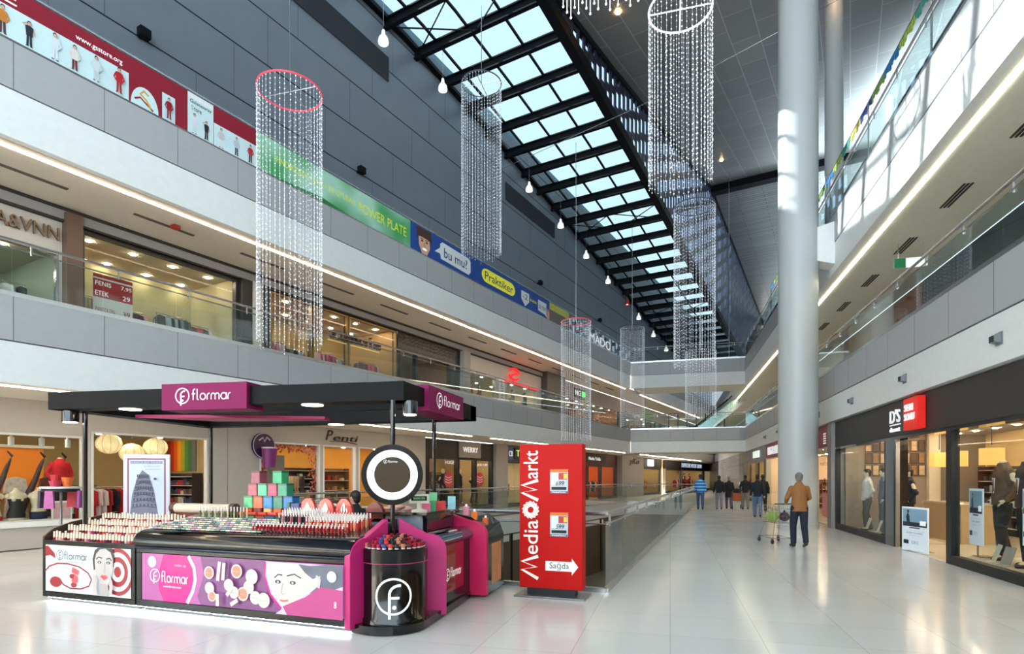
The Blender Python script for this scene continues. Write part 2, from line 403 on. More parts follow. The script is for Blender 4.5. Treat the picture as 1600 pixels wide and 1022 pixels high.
for s0 in (RS[9], RS[12], RS[21], RS[29]):     # braced bays
    z0 = prof(SKY, s0) - 0.40; s1 = s0 + 1.905; z1 = prof(SKY, s1) - 0.40
    for k in range(2):
        pa, pb = 16.3 - 3.1 * k, 16.3 - 3.1 * (k + 1)
        mb.tube([(s0, pa, z0), (s1, pb, z1)], 0.03, STEELB, 6).tube([(s1, pa, z1), (s0, pb, z0)], 0.03, STEELB, 6)
struct('ceiling', mb, LF)
V = []; Fc = []
for s, z in SKY: V += [(min(s, 67.5), 10.1, prof(SKY, min(s, 67.5)) - 0.02), (min(s, 67.5), 16.45, prof(SKY, min(s, 67.5)) - 0.02)]
Fc = [(2 * i, 2 * i + 1, 2 * i + 3, 2 * i + 2) for i in range(len(SKY) - 2)]
struct('window_1', MB().add(V, Fc, ROOFG), LF)
# clerestory between skylight and main ceiling
CLG = glass_mat('clerestory_glass', (112, 126, 144), 0.04)
mb = MB(); s = 21.6; k = 0
NAVY = mat('navy_steel', (26, 30, 52), 0.45)
while s < 83:
    zb, zt = prof(SKY, s), prof(CEI, s)
    w = 0.17 if k % 4 == 0 else 0.13
    mb.box(s - w, s + w, 10.03, 10.09, zb - 0.1, zt + 0.1, NAVY)
    z = zb + 0.3 + 0.35 * (k % 3); j = 0
    while z < zt:
        mb.box(s - w, s + 0.65, 10.05, 10.08, z - 0.2, z + 0.2, NAVY)
        z += 1.15; j += 1
    s += 0.65; k += 1
struct('wall_clerestory', mb, LF)
V = []
for s in range(20, 84, 4): V += [(s, 10.12, prof(SKY, s)), (s, 10.12, prof(CEI, s))]
struct('window_2', MB().add(V, [(2 * i, 2 * i + 1, 2 * i + 3, 2 * i + 2) for i in range(len(V) // 2 - 1)], CLG), LF)
mb = MB()
for (a, za), (b, zb) in zip(CEI, CEI[1:]):
    mb.add([(a, 9.95, za - .25), (a, 10.25, za - .25), (a, 10.25, za + .1), (a, 9.95, za + .1), (b, 9.95, zb - .25), (b, 10.25, zb - .25), (b, 10.25, zb + .1), (b, 9.95, zb + .1)],
           [(0, 1, 2, 3), (7, 6, 5, 4), (0, 4, 5, 1), (1, 5, 6, 2), (2, 6, 7, 3), (3, 7, 4, 0)], STEELB)
mb.box(50.1, 50.9, -30, 10.1, 25.3, 26.0, STEELB)
struct('trim_3', mb, LF)
# main ceiling: grey metal planks
CE1, mpc = tile_mat('metal_ceiling', (150, 148, 146), (136, 135, 134), 1.2, 0.34, 0.02, metal=0.35, var=0.15, off=0.5, mortar=(190, 188, 184), sx=2.0)
CE2, mpc2 = tile_mat('plank_ceiling', (142, 140, 138), (126, 125, 124), 0.3, 0.32, 0.02, metal=0.35, var=0.15, off=0.5, mortar=(60, 60, 60), sx=14)
mpc2.inputs['Rotation'].default_value = (0, 0, R(90))
def ceil_part(a, b, m):
    pts = [a] + [s for s, _ in CEI if a < s < b] + [b]; mb = MB()
    for s0, s1 in zip(pts, pts[1:]):
        z0, z1 = prof(CEI, s0), prof(CEI, s1)
        mb.add([(s0, 10.1, z0), (s1, 10.1, z1), (s1, -36, z1), (s0, -36, z0), (s0, 10.1, z0 + .2), (s1, 10.1, z1 + .2), (s1, -36, z1 + .2), (s0, -36, z0 + .2)],
               [(0, 1, 2, 3), (7, 6, 5, 4)], m)
    return struct('ceiling', mb, LF)
ceil_part(-24, 50.4, CE1); ceil_part(50.4, 84, CE2)
# column with its bracket
COLM = mat('column_paint', (190, 192, 192), 0.38, var=0.03)
mb = MB().lathe([(0.62, 0), (0.62, 0.12), (0.595, 0.13), (0.595, 24)], COLM, (4.0, 20.67, 0), 48)
struct('column', mb, smooth=True)
struct('beam', MB().prism([(4.4, 8.55), (5.1, 8.35), (5.1, 9.75), (4.4, 9.55)], 20.35, 21.0, WHITE, 'y'))
struct('column', MB().lathe([(0.35, 0), (0.35, 16)], COLM, (6.6, 27, 9.9), 32), smooth=True)

# ---- balustrades
def balustrade(F, x0, x1, p, z, label, pane=1.57, poff=0.12, side=-1, h=1.05, g0=0.0):
    t = thing('glass_balustrade', label, 'railing', F, (x0, p, z))
    L = x1 - x0
    MB().tube([(0, 0, h), (L, 0, h)], 0.03, CHROME, 8).build('handrail', t, smooth=True)
    MB().tube([(0, 0.0, h - 0.15), (L, 0.0, h - 0.15)], 0.013, CHROME, 6).build('lower_rail', t, smooth=True)
    MB().box(0, L, -0.03, 0.05, 0, 0.06, CHROME).build('base_channel', t)
    x = 0; a = []
    off = (poff - x0) % pane
    xs = [0] + ([off] if off > 0.1 else [])
    while xs[-1] + pane < L - 0.1: xs.append(xs[-1] + pane)
    xs.append(L)
    first = None; br = None
    for a, b in zip(xs, xs[1:]):
        if first is None or abs((b - a) - pane) > 1e-3 or a == 0:
            g = MB().box(0.008, b - a - 0.008, -0.006, 0.006, 0.05, h - 0.12, GLASS).build('glass_pane', t, loc=(a, 0.012, 0))
            if a > 0 and abs((b - a) - pane) < 1e-3: first = g
        else:
            g = first.copy(); COL.objects.link(g); g.parent = t; g.matrix_basis = Matrix.Translation((a, 0.012, 0))
        if br is None:
            br = MB().box(-0.012, 0.012, -0.012, 0.02, h - 0.2, h, CHROME).build('bracket', t, loc=(a + 0.3, 0, 0))
        else:
            c = br.copy(); COL.objects.link(c); c.parent = t; c.matrix_basis = Matrix.Translation((a + 0.3, 0, 0))
    return t
balustrade(LF, -8, SE, 13.86, 10.0, 'long glass railing on top of the upper left balcony, hung with banners')
balustrade(LF, -8, SE, 13.86, 5.14, 'long glass railing of the left balcony one floor up, under the banners')
balustrade(RF, -43.2, 2, 5.04, 10.0, 'glass railing on the upper right balcony beside the column')
balustrade(RF, -43.2, 2, 5.04, 5.14, 'glass railing of the right balcony one floor up, over the menswear shop')
balustrade(FF, -2.79, 5.0, 43.24, 10.0, 'glass railing on the far bridge, top level', pane=1.3)
balustrade(FF, -2.79, 5.0, 43.24, 5.14, 'glass railing on the far bridge, one floor up', pane=1.3)
balustrade(LF, SE + 3.4, 78, 13.86, 5.14, 'glass railing beyond the far bridge on the left, one floor up')
def seg_frame(a, b):
    ang = math.degrees(math.atan2(b[1] - a[1], b[0] - a[0])); return (a[0], a[1], 0, ang), math.hypot(b[0] - a[0], b[1] - a[1])
Fr, Lr = seg_frame((-0.885, 8.4), (1.65, 40.0)); balustrade(Fr, 0, Lr, 0.0, 0.0, 'long glass railing beside the walkway, running away from the red totem', pane=1.5, poff=0, h=1.13)
Fr, Lr = seg_frame((-5.3, 9.0), (-0.885, 8.4)); balustrade(Fr, 0, Lr, 0.0, 0.0, 'glass railing behind the red totem and the kiosk end', pane=1.1, poff=0, h=1.13)
Fr, Lr = seg_frame((-9.9, 13.3), (-2.8, 40.0)); balustrade(Fr, 0, Lr, 0.0, 0.0, 'glass railing across the floor opening, before the left shops', pane=1.57, poff=0, h=1.2)
Fr, Lr = seg_frame((-9.9, 13.3), (-5.3, 9.0)); balustrade(Fr, 0, Lr, 0.0, 0.0, 'short glass railing cutting the corner behind the kiosk', pane=1.3, poff=0, h=1.13)
Fr, Lr = seg_frame((-2.8, 40.0), (1.65, 40.0)); balustrade(Fr, 0, Lr, 0.0, 0.0, 'glass railing at the far end of the floor opening', pane=1.5, poff=0, h=1.2)

# ---- wall and ceiling fittings
t0 = None
GR = mat('grille_dark', (58, 60, 66), 0.6)
for (x0, x1, z0, z1, lab) in ((9.0, 18.1, 17.87, 18.87, 'long dark louvred grille high on the dark wall near the skylight start'), (27.5, 33.6, 16.95, 17.9, 'shorter dark louvred grille on the dark wall, behind a hanging light curtain')):
    t = thing('wall_grille', lab, 'vent', LF, (x0, 16.4, z0))
    MB().box(0, x1 - x0, -0.03, 0, 0, z1 - z0, mat('grille_back', (30, 32, 38), 0.8)).build('backing', t)
    mb = MB(); n = 22
    for k in range(n): mb.box(0, x1 - x0, -0.06, -0.03, (z1 - z0) * k / n, (z1 - z0) * (k + 0.5) / n, GR)
    mb.build('louvre', t)
sm = [7.0, 9.0 - 0.3, 10.1, 18.0, 19.4, 23.0, 24.8, 28.5, 30.2, 36.0, 38.0, 42.5, 44.5, 49, 51]
p0 = None
for s in sm:
    if p0 is None:
        p0 = thing('wall_vent', 'small black slotted vent low on the dark wall', 'vent', LF, (s, 16.4, 12.35), group='small black vents on the dark wall')
        MB().box(-0.17, 0.17, -0.03, 0, -0.11, 0.11, BLACKM).build('casing', p0)
        mb = MB()
        for k in range(4): mb.box(-0.14 + 0.075 * k, -0.09 + 0.075 * k, -0.05, -0.03, -0.07, 0.07, STEELB)
        mb.build('slot', p0)
    else: dup(p0, LF, (s, 16.4, 12.35))
p0 = None
for s, pl in ((8.45, 'above the maroon banner'), (16.4, 'above the green banner'), (31.3, 'beside the far end of the blue banner'), (41, 'above the last bead curtain on the left')):
    if p0 is None:
        p0 = thing('wall_floodlight', 'dark box floodlight on the dark wall ' + pl, 'light', LF, (s, 16.4, 13.4))
        MB().box(-0.05, 0.05, -0.15, 0, -0.04, 0.04, STEELB).build('arm', p0)
        MB().box(-0.14, 0.14, -0.32, -0.12, -0.10, 0.14, STEELB).build('housing', p0, bevel=0.01)
    else: dup(p0, LF, (s, 16.4, 13.4), label='dark box floodlight on the dark wall ' + pl)
# slot vents in the soffits
p0 = None
for s in [5.55 + 2.9 * k for k in range(-1, 13)]:
    if p0 is None:
        p0 = tag(MB().box(-0.75, 0.75, -0.05, 0.05, -0.02, 0, mat('slot_dark', (96, 86, 78), 0.7)).build('slot_vent', None, LF, (s, 15.2, 8.13)), 'narrow dark air slot in the beige soffit of the left balcony', 'vent', 'air slots in the left soffit')
    else: dup(p0, LF, (s, 15.2, 8.13))
p0 = None
for y in [9.6 + 3.0 * k for k in range(0, 9)]:
    if p0 is None:
        mb = MB()
        for k in range(3): mb.box(-0.6, 0.6, -0.11 + 0.08 * k, -0.07 + 0.08 * k, -0.02, 0, mat('slot_dark2', (50, 48, 44), 0.7))
        p0 = tag(mb.build('slot_vent', None, RF, (-y, 6.35, 8.13)), 'triple black air slot in the grey soffit of the right balcony', 'vent', 'air slots in the right soffit')
    else: dup(p0, RF, (-y, 6.35, 8.13))
# bulkhead spots on the right white fascia
p0 = None
for k, (y, lab) in enumerate(((10.85, 'grey louvred wall spot on the white band, largest, nearest the camera'), (14.68, 'grey louvred wall spot above the red shop sign'), (18.52, 'grey louvred wall spot just beside the column, on its shop side'), (22.35, 'grey louvred wall spot hidden partly by the column'), (26.2, 'grey louvred wall spot on the white band past the column, over the maroon sign'), (30.2, 'grey louvred wall spot past the column, second along'), (34.1, 'tiny grey wall spot farthest along the white band'))):
    if p0 is None:
        p0 = thing('wall_spot', lab, 'light', RF, (-y, 5.0, 3.83))
        MB().box(-0.10, 0.10, -0.015, 0, -0.10, 0.10, mat('spot_grey', (120, 124, 130), 0.4)).build('back_plate', p0)
        MB().prism([(-0.015, 0.09), (-0.11, 0.05), (-0.11, -0.05), (-0.015, -0.07)], -0.08, 0.08, mat('spot_grey'), 'x').build('hood', p0)
        mb = MB()
        for q in range(4): mb.box(-0.07, 0.07, -0.115, -0.11, -0.045 + 0.025 * q, -0.03 + 0.025 * q, STEELB)
        mb.build('louvre', p0)
    else: dup(p0, RF, (-y, 5.0, 3.83), label=lab)
tag(MB().box(-0.09, 0.09, -0.09, 0.09, -0.1, 0, mat('alarm_red', (150, 30, 26), 0.4)).build('fire_alarm', None, LF, (8.6, 15.0, 8.13), bevel=0.02), 'small red fire alarm on the beige soffit', 'alarm')
t = thing('exit_sign', 'white and green hanging exit sign under the right soffit', 'sign', RF, (-18.4, 6.4, 7.45), rz=0)
MB().box(-0.02, 0.02, -0.4, 0.4, 0, 0.26, mat('sign_white', (225, 235, 228), 0.4, emit=0.3)).box(-0.024, 0.024, -0.4, -0.12, 0, 0.26, mat('exit_green', (30, 120, 80), 0.4)).build('panel', t)
MB().tube([(0, -0.3, 0.26), (0, -0.3, 0.68)], 0.006, CHROME, 6).tube([(0, 0.3, 0.26), (0, 0.3, 0.68)], 0.006, CHROME, 6).build('hanger', t)
# warm ceiling spots in the metal ceiling
p0 = None
for (x, y) in ((-2.1, 24.6), (3.6, 45.0), (6.5, 26)):
    s_ = 0.258 * x + 0.966 * y; z = prof(CEI, s_)
    if p0 is None: p0 = tag(MB().cyl((0, 0, -0.06), 0.11, 0.06, lamp_mat('amber_glow', (255, 196, 120), 30), 12).build('ceiling_spot', None, FF, (x, y, z)), 'tiny amber spot glowing in the metal ceiling', 'light', 'amber spots in the metal ceiling')
    else: dup(p0, FF, (x, y, z))
tag(MB().tube([(-8.5, 28.5, 17.3), (-1.25, 25.57, 17.6), (6.4, 21.5, 17.9)], 0.012, CHROME, 6).build('stay_cable', None), 'thin steel stay cable crossing the hall under the roof', 'cable')
# ================================================================ FIGURES (built as joined volumes, remeshed into one skin)
def remesh(o, v, smooth=2):
    m = o.modifiers.new('r', 'REMESH'); m.mode = 'VOXEL'; m.voxel_size = v; m.use_smooth_shade = True
    if smooth: c = o.modifiers.new('s', 'SMOOTH'); c.factor = 0.5; c.iterations = smooth
SKIN = mat('skin', (205, 150, 122), 0.5)
MANQ = mat('mannequin_ivory', (226, 208, 176), 0.35)
SHOE = mat('shoe_black', (20, 18, 18), 0.35)
HAIRD = mat('hair_dark', (30, 24, 20), 0.6, bump=0.4, scale=60)
HAIRG = mat('hair_grey', (120, 116, 112), 0.6, bump=0.4, scale=60)
def limb(mb, pts, rs, m, n=10):
    mb.tube(pts, rs, m, n)
    for p, r in zip(pts, rs):
        a, b = r if isinstance(r, tuple) else (r, r)
        q = min(a, b); mb.ball(p, max(a, b) if a == b else q, q, q, m, 10, 6)
def person(label, F, loc, rz, H=1.75, top=(60, 60, 60), bottom=(50, 60, 90), hair=HAIRD, stride=0.16, arms='down', coat=0.86, vox=0.012, body=SKIN, head=True, name='person', cat='person', group=None, topm=None, lean=0.0, hips=0.0, tie=None, child=False):
    k = H / 1.75
    TM = topm or mat('cloth_%d_%d_%d' % top, top, 0.8, bump=0.3, scale=14, var=0.10); BM = mat('cloth_%d_%d_%d' % bottom, bottom, 0.85, bump=0.3, scale=14, var=0.10)
    def P(x, y, z): return (x * k, (y + (lean * max(0, z - 0.95))) * k, z * k)
    root = tag_obj = None
    mb = MB()
    hipx = 0.095
    lf, rf = stride, -stride
    legs = []
    for sx, dy in ((-1, lf), (1, rf)):
        hip = P(sx * hipx, 0, 0.92); knee = P(sx * 0.10, dy * 0.62 + (0.03 if dy < 0 else 0.05), 0.49); ank = P(sx * 0.095, dy - (0.05 if dy < 0 else 0), 0.09 + (0.05 if dy < -0.05 else 0))
        toe = P(sx * 0.11, dy + 0.14 - (0.02 if dy < 0 else 0), 0.03)
        legs.append((hip, knee, ank, toe))
        limb(mb, [hip, knee, ank], [0.085 * k, 0.055 * k, 0.038 * k], body)
        limb(mb, [ank, toe], [0.04 * k, 0.03 * k], body)
    mb.tube([P(0, 0, 0.86), P(0, 0, 1.0), P(0, -0.01, 1.15), P(0, 0, 1.33), P(0, 0, 1.41), P(0, 0, 1.48)], [(0.15 * k, 0.10 * k), (0.155 * k, 0.11 * k), (0.13 * k, 0.095 * k), (0.165 * k, 0.115 * k), (0.13 * k, 0.09 * k), (0.06 * k, 0.06 * k)], body, 16)
    mb.tube([P(0, 0, 1.42), P(0, 0.01, 1.56)], [0.058 * k, 0.052 * k], body, 12)
    arm = []
    for sx in (-1, 1):
        sh = P(sx * 0.18, 0, 1.385)
        if arms == 'push': el = P(sx * 0.25, 0.06, 1.16); wr = P(sx * 0.20, 0.30, 1.05)
        elif arms == 'pose' : el = P(sx * 0.27, -0.04, 1.15); wr = P(sx * 0.20, 0.10, 0.98)
        elif arms == 'pocket': el = P(sx * 0.28, -0.06, 1.14); wr = P(sx * 0.17, 0.05, 0.95)
        else: el = P(sx * 0.235, -sx * 0.05 - 0.02, 1.13); wr = P(sx * 0.25, sx * (-stride * 0.6) + 0.05, 0.90)
        arm.append((sh, el, wr))
        limb(mb, [sh, el, wr], [0.052 * k, 0.04 * k, 0.028 * k], body)
        d = (Vector(wr) - Vector(el)).normalized(); w = Vector(wr)
        pal = w + d * 0.085 * k; side = Vector((0, 1, 0)) if abs(d.y) < 0.7 else Vector((0, 0, 1))
        side = (side - d * side.dot(d)).normalized(); nrm = d.cross(side)
        mb.tube([w, w + d * 0.04 * k, pal], [(0.028 * k, 0.022 * k), (0.040 * k, 0.020 * k), (0.040 * k, 0.016 * k)], body, 10)
        for q, ln in ((-0.03, 0.062), (-0.01, 0.075), (0.011, 0.070), (0.030, 0.052)):
            b0 = pal + side * q * k; b1 = b0 + d * ln * 0.55 * k; b2 = b1 + (d * 0.7 - nrm * sx * 0.5).normalized() * ln * 0.5 * k
            mb.tube([b0 - d * 0.02 * k, b1, b2], [0.0095 * k, 0.009 * k, 0.0075 * k], body, 6)
        th = w + d * 0.03 * k + side * 0.03 * k
        mb.tube([th, th + (d * 0.6 + side * 0.8).normalized() * 0.05 * k, th + (d * 0.9 + side * 0.5).normalized() * 0.085 * k], [0.013 * k, 0.011 * k, 0.009 * k], body, 6)
    if head:
        hc = Vector(P(0, 0.015, 1.635))
        mb.ball(hc, 0.075 * k, 0.092 * k, 0.112 * k, body, 16, 10)
        mb.ball(hc + Vector((0, 0.03, -0.05)) * k, 0.055 * k, 0.06 * k, 0.06 * k, body, 12, 8)
        mb.tube([hc + Vector((0, 0.085, 0.015)) * k, hc + Vector((0, 0.108, -0.02)) * k], [0.010 * k, 0.016 * k], body, 8)
        for sx in (-1, 1):
            mb.ball(hc + Vector((sx * 0.078, -0.005, 0)) * k, 0.012 * k, 0.020 * k, 0.030 * k, body, 8, 6)
        mb.ball(hc + Vector((0, 0.082, -0.055)) * k, 0.026 * k, 0.012 * k, 0.010 * k, body, 8, 6)
    root = mb.build(name, None, F, loc, rz, smooth='all'); remesh(root, vox * k, 2); tag(root, label, cat, group)
    if head:
        h = MB(); h.ball(hc + Vector((0, -0.018, 0.03)) * k, 0.086 * k, 0.098 * k, 0.098 * k, hair, 16, 10)
        h.ball(hc + Vector((0, -0.05, -0.03)) * k, 0.07 * k, 0.055 * k, 0.07 * k, hair, 12, 8)
        h.build('hair', root, smooth='all')
        e = MB()
        for sx in (-1, 1): e.ball(hc + Vector((sx * 0.03, 0.088, 0.005)) * k, 0.010 * k, 0.007 * k, 0.007 * k, mat('eye_dark', (40, 28, 22), 0.2), 8, 6)
        e.build('eyes', root)
    # trousers
    tb = MB()
    for (hip, knee, ank, toe) in legs:
        limb(tb, [hip, knee, (ank[0], ank[1], ank[2] + 0.01)], [0.108 * k, 0.080 * k, 0.066 * k], BM)
    tb.tube([P(0, 0, 0.84), P(0, 0, 0.93), P(0, 0, 1.04)], [(0.165 * k, 0.118 * k), (0.178 * k, 0.13 * k), (0.16 * k, 0.115 * k)], BM, 16)
    o = tb.build('trousers', root, smooth='all'); remesh(o, vox * 1.2 * k, 2)
    # jacket
    jb = MB(); c0 = coat
    jb.tube([P(0, 0, c0), P(0, 0, 1.0), P(0, -0.01, 1.15), P(0, 0, 1.31), P(0, 0, 1.40), P(0, 0, 1.46), P(0, 0.01, 1.53)], [(0.19 * k, 0.145 * k), (0.182 * k, 0.14 * k), (0.165 * k, 0.13 * k), (0.185 * k, 0.14 * k), (0.165 * k, 0.12 * k), (0.11 * k, 0.09 * k), (0.066 * k, 0.07 * k)], TM, 18)
    for (sh, el, wr) in arm:
        limb(jb, [(sh[0] * 0.95, sh[1], sh[2]), el, tuple(Vector(wr) * 0.92 + Vector(el) * 0.08)], [0.066 * k, 0.058 * k, 0.046 * k], TM)
    o = jb.build('jacket', root, smooth='all'); remesh(o, vox * 1.2 * k, 2)
    if tie is not None:
        s_ = MB(); s_.prism([(-0.05, 1.47), (0.05, 1.47), (0.0, 1.20)], 0.148, 0.156, mat('shirt_white', (230, 230, 235), 0.6), 'y')
        s_.build('shirt_front', root)
        s_ = MB(); s_.prism([(-0.012, 1.45), (0.012, 1.45), (0.02, 1.24), (0, 1.21), (-0.02, 1.24)], 0.157, 0.162, tie, 'y'); s_.build('necktie', root)
    sb = MB()
    for (hip, knee, ank, toe) in legs:
        limb(sb, [(ank[0], ank[1] - 0.02 * k, max(0.042 * k, ank[2] - 0.045 * k)), toe], [0.046 * k, 0.036 * k], SHOE)
    o = sb.build('shoes', root, smooth='all'); remesh(o, vox * k, 1)
    return root

# people on the walkway (world frame: +y is away from the camera)
BR = mat('jacket_tan', (150, 98, 52), 0.7, bump=0.3, scale=10, var=0.1)
def stripe_mat():
    m = bpy.data.materials.new('striped_jumper'); m.use_nodes = True; nt = m.node_tree; b = nt.nodes['Principled BSDF']; b.inputs['Roughness'].default_value = 0.8
    tc = nt.nodes.new('ShaderNodeTexCoord'); w = nt.nodes.new('ShaderNodeTexWave'); w.bands_direction = 'Z'; w.inputs['Scale'].default_value = 2.0
    r = nt.nodes.new('ShaderNodeValToRGB'); r.color_ramp.interpolation = 'CONSTANT'; r.color_ramp.elements[0].color = lin((26, 92, 190)) + (1,); r.color_ramp.elements[1].position = 0.55; r.color_ramp.elements[1].color = lin((120, 200, 235)) + (1,)
    nt.links.new(tc.outputs['Object'], w.inputs[0]); nt.links.new(w.outputs['Fac'], r.inputs[0]); nt.links.new(r.outputs[0], b.inputs['Base Color']); return m
MAN = (2.95, 15.1, 0)
person('man in a tan jacket and dark trousers pushing a shopping trolley', FF, MAN, 8, 1.76, (150, 98, 52), (30, 34, 52), HAIRG, 0.10, 'push', 0.84, 0.009, topm=BR, lean=0.03)
person('person in a blue striped jumper and jeans beside the glass railing', FF, (1.48, 31.2, 0), 0, 1.80, (60, 140, 200), (64, 92, 130), HAIRD, 0.16, topm=stripe_mat(), vox=0.014)
person('person in a black jacket and blue jeans, walking alone before the pale shop', FF, (3.47, 25.8, 0), -5, 1.76, (30, 34, 46), (84, 116, 156), HAIRD, 0.17, vox=0.012)
person('person in a long dark coat half hidden behind the one in blue jeans', FF, (4.15, 29.2, 0), 0, 1.78, (34, 30, 32), (36, 34, 40), HAIRD, 0.12, coat=0.7, vox=0.016)
person('person in a black top and grey trousers, first of the group with the pushchair', FF, (2.42, 31.6, 0), 0, 1.74, (26, 26, 30), (128, 124, 138), HAIRD, 0.16, vox=0.016)
person('grey-haired person in a long black coat in the middle of the group', FF, (2.95, 32.3, 0), 0, 1.70, (24, 24, 28), (90, 88, 108), HAIRG, 0.12, coat=0.62, vox=0.016)
person('person in a bulky black jacket and grey-brown trousers pushing the pushchair', FF, (3.72, 32.0, 0), 0, 1.76, (30, 28, 30), (128, 122, 116), HAIRD, 0.15, 'push', vox=0.016)
# shopping trolley ahead of the man
def trolley(loc, rz):
    t = thing('shopping_trolley', 'wire shopping trolley holding a green bag, pushed by the man in tan', 'shopping trolley', FF, loc, rz)
    mb = MB(); W0, W1, D = 0.27, 0.20, 0.85
    def rect(z, w, y0, y1): return [(-w, y0, z), (w, y0, z), (w, y1, z), (-w, y1, z), (-w, y0, z)]
    for k in range(6):
        f = k / 5; mb.tube(rect(0.52 + 0.43 * f, 0.20 + 0.07 * f, 0.0, 0.72 + 0.13 * f), 0.004, CHROME, 6)
    for k in range(9):
        f = k / 8; y = 0.03 + 0.69 * f
        mb.tube([(-0.27, y * 1.17, 0.95), (-0.20, y, 0.52), (0.20, y, 0.52), (0.27, y * 1.17, 0.95)], 0.003, CHROME, 6)
    for k in range(5): x = -0.16 + 0.08 * k; mb.tube([(x * 1.3, 0.85, 0.95), (x, 0.72, 0.52), (x, 0, 0.52), (x * 1.3, 0, 0.95)], 0.003, CHROME, 6)
    mb.build('basket', t, smooth=True)
    mb = MB()
    for s in (-1, 1):
        mb.tube([(s * 0.25, -0.02, 0.98), (s * 0.22, 0.0, 0.5), (s * 0.25, 0.02, 0.14), (s * 0.25, 0.80, 0.14), (s * 0.2, 0.6, 0.5)], 0.011, CHROME, 8)
    mb.tube([(-0.25, 0.8, 0.14), (0.25, 0.8, 0.14)], 0.011, CHROME, 8).tube([(-0.25, 0.05, 0.14), (0.25, 0.05, 0.14)], 0.011, CHROME, 8)
    mb.build('chassis', t, smooth=True)
    MB().tube([(-0.27, -0.1, 1.0), (0.27, -0.1, 1.0)], 0.016, mat('trolley_handle', (60, 110, 60), 0.5), 10).tube([(-0.25, -0.1, 1.0), (-0.25, 0, 0.97)], 0.01, CHROME, 6).tube([(0.25, -0.1, 1.0), (0.25, 0, 0.97)], 0.01, CHROME, 6).build('handle', t)
    for x in (-0.25, 0.25):
        for y in (0.05, 0.80):
            w = MB(); w.tube([(x - 0.016, y, 0.062), (x + 0.016, y, 0.062)], 0.062, mat('caster_rubber', (40, 40, 42), 0.7), 14); w.box(x - 0.02, x + 0.02, y - 0.015, y + 0.015, 0.07, 0.14, CHROME); w.build('caster', t)
trolley((MAN[0] - 0.26, MAN[1] + 0.50, 0), 16)
g = MB(); g.ball((0, 0, 0.13), 0.15, 0.13, 0.14, mat('green_bag', (150, 190, 70), 0.5, bump=0.5, scale=20), 14, 8); g.ball((0, 0, 0.28), 0.03, 0.03, 0.05, mat('green_bag'), 8, 5)
tag(g.build('shopping_bag', None, FF, (MAN[0] - 0.45, MAN[1] + 0.85, 0.53), smooth='all'), 'pale green carrier bag inside the shopping trolley', 'bag')
g = MB(); g.ball((0, 0, 0.12), 0.13, 0.11, 0.12, mat('dark_bag', (60, 40, 60), 0.5, bump=0.5, scale=20), 14, 8); g.ball((0, 0, 0.25), 0.025, 0.025, 0.045, mat('dark_bag'), 8, 5)
tag(g.build('shopping_bag', None, FF, (MAN[0] - 0.15, MAN[1] + 1.0, 0.53), smooth='all'), 'dark purple bag inside the shopping trolley behind the green one', 'bag')
# pushchair
t = thing('pushchair', 'dark wheeled pushchair in front of the group, with an orange seat', 'pushchair', FF, (3.35, 32.5, 0))
MB().prism([(-0.2, 0.45), (0.15, 0.40), (0.35, 0.42), (0.35, 0.48), (0.1, 0.5), (-0.12, 0.95), (-0.25, 0.92)], -0.2, 0.2, mat('pushchair_orange', (190, 96, 50), 0.7), 'x').build('seat', t, bevel=0.02)
MB().lathe([(0.24, 0), (0.22, 0.12), (0.13, 0.2), (0.02, 0.23)], mat('pushchair_hood', (40, 40, 46), 0.7), (0, -0.1, 0.85), 14).build('hood', t, smooth=True)
mb = MB()
for s in (-1, 1): mb.tube([(s * 0.22, -0.45, 1.0), (s * 0.22, 0.0, 0.5), (s * 0.22, 0.35, 0.12)], 0.012, CHROME, 6).tube([(s * 0.22, -0.3, 0.12), (s * 0.22, 0.1, 0.6)], 0.012, CHROME, 6)
mb.tube([(-0.22, -0.45, 1.0), (0.22, -0.45, 1.0)], 0.014, BLACKM, 6).build('frame', t)
for x in (-0.24, 0.24):
    for y in (-0.3, 0.35): MB().tube([(x - 0.02, y, 0.11), (x + 0.02, y, 0.11)], 0.11, BLACKM, 16).build('wheel', t)

# ================================================================ HANGING LIGHTS
def bell(i, s, z, lab, red=False):
    t = thing('pendant_lamp', lab, 'lamp', LF, (s, 15.0, z))
    top = prof(SKY, s) - 0.4 - z
    MB().tube([(0, 0, 0.30), (0, 0, top)], 0.008, CHROME, 6).build('cable', t)
    m = mat('bell_red', (190, 34, 28), 0.4) if red else mat('bell_white', (238, 238, 232), 0.35, emit=0.35)
    MB().lathe([(0.05, 0.32), (0.07, 0.22), (0.07, 0.16), (0.17, 0.02), (0.20, -0.12), (0.19, -0.18), (0.17, -0.18), (0.165, -0.11), (0.14, 0)], m, n=20).build('shade', t, smooth=True)
    MB().ball((0, 0, -0.08), 0.08, 0.08, 0.09, lamp_mat('bulb_white', (255, 250, 238), 3.0), 10, 6).build('bulb', t)
nm = ['nearest, at the top of the dark wall', 'second from the camera', 'third along the wall, over the short grille', 'fourth along the wall', 'fifth along the wall', 'sixth along the wall', 'after the red one', 'second after the red one', 'last but one, by the far bridge', 'farthest, over the far bridge']
for i, (s, z) in enumerate(((16.31, 17.95), (19.96, 18.3), (27.68, 17.3), (31.62, 16.8), (35.53, 16.25), (39.51, 15.75), (43.66, 15.25), (46.51, 14.8), (50.64, 14.25), (54.77, 13.75))):
    bell(i, s, z, 'red bell-shaped pendant lamp hanging beside the dark wall, far along' if i == 6 else 'white bell pendant lamp by the dark wall, ' + nm[i], i == 6)

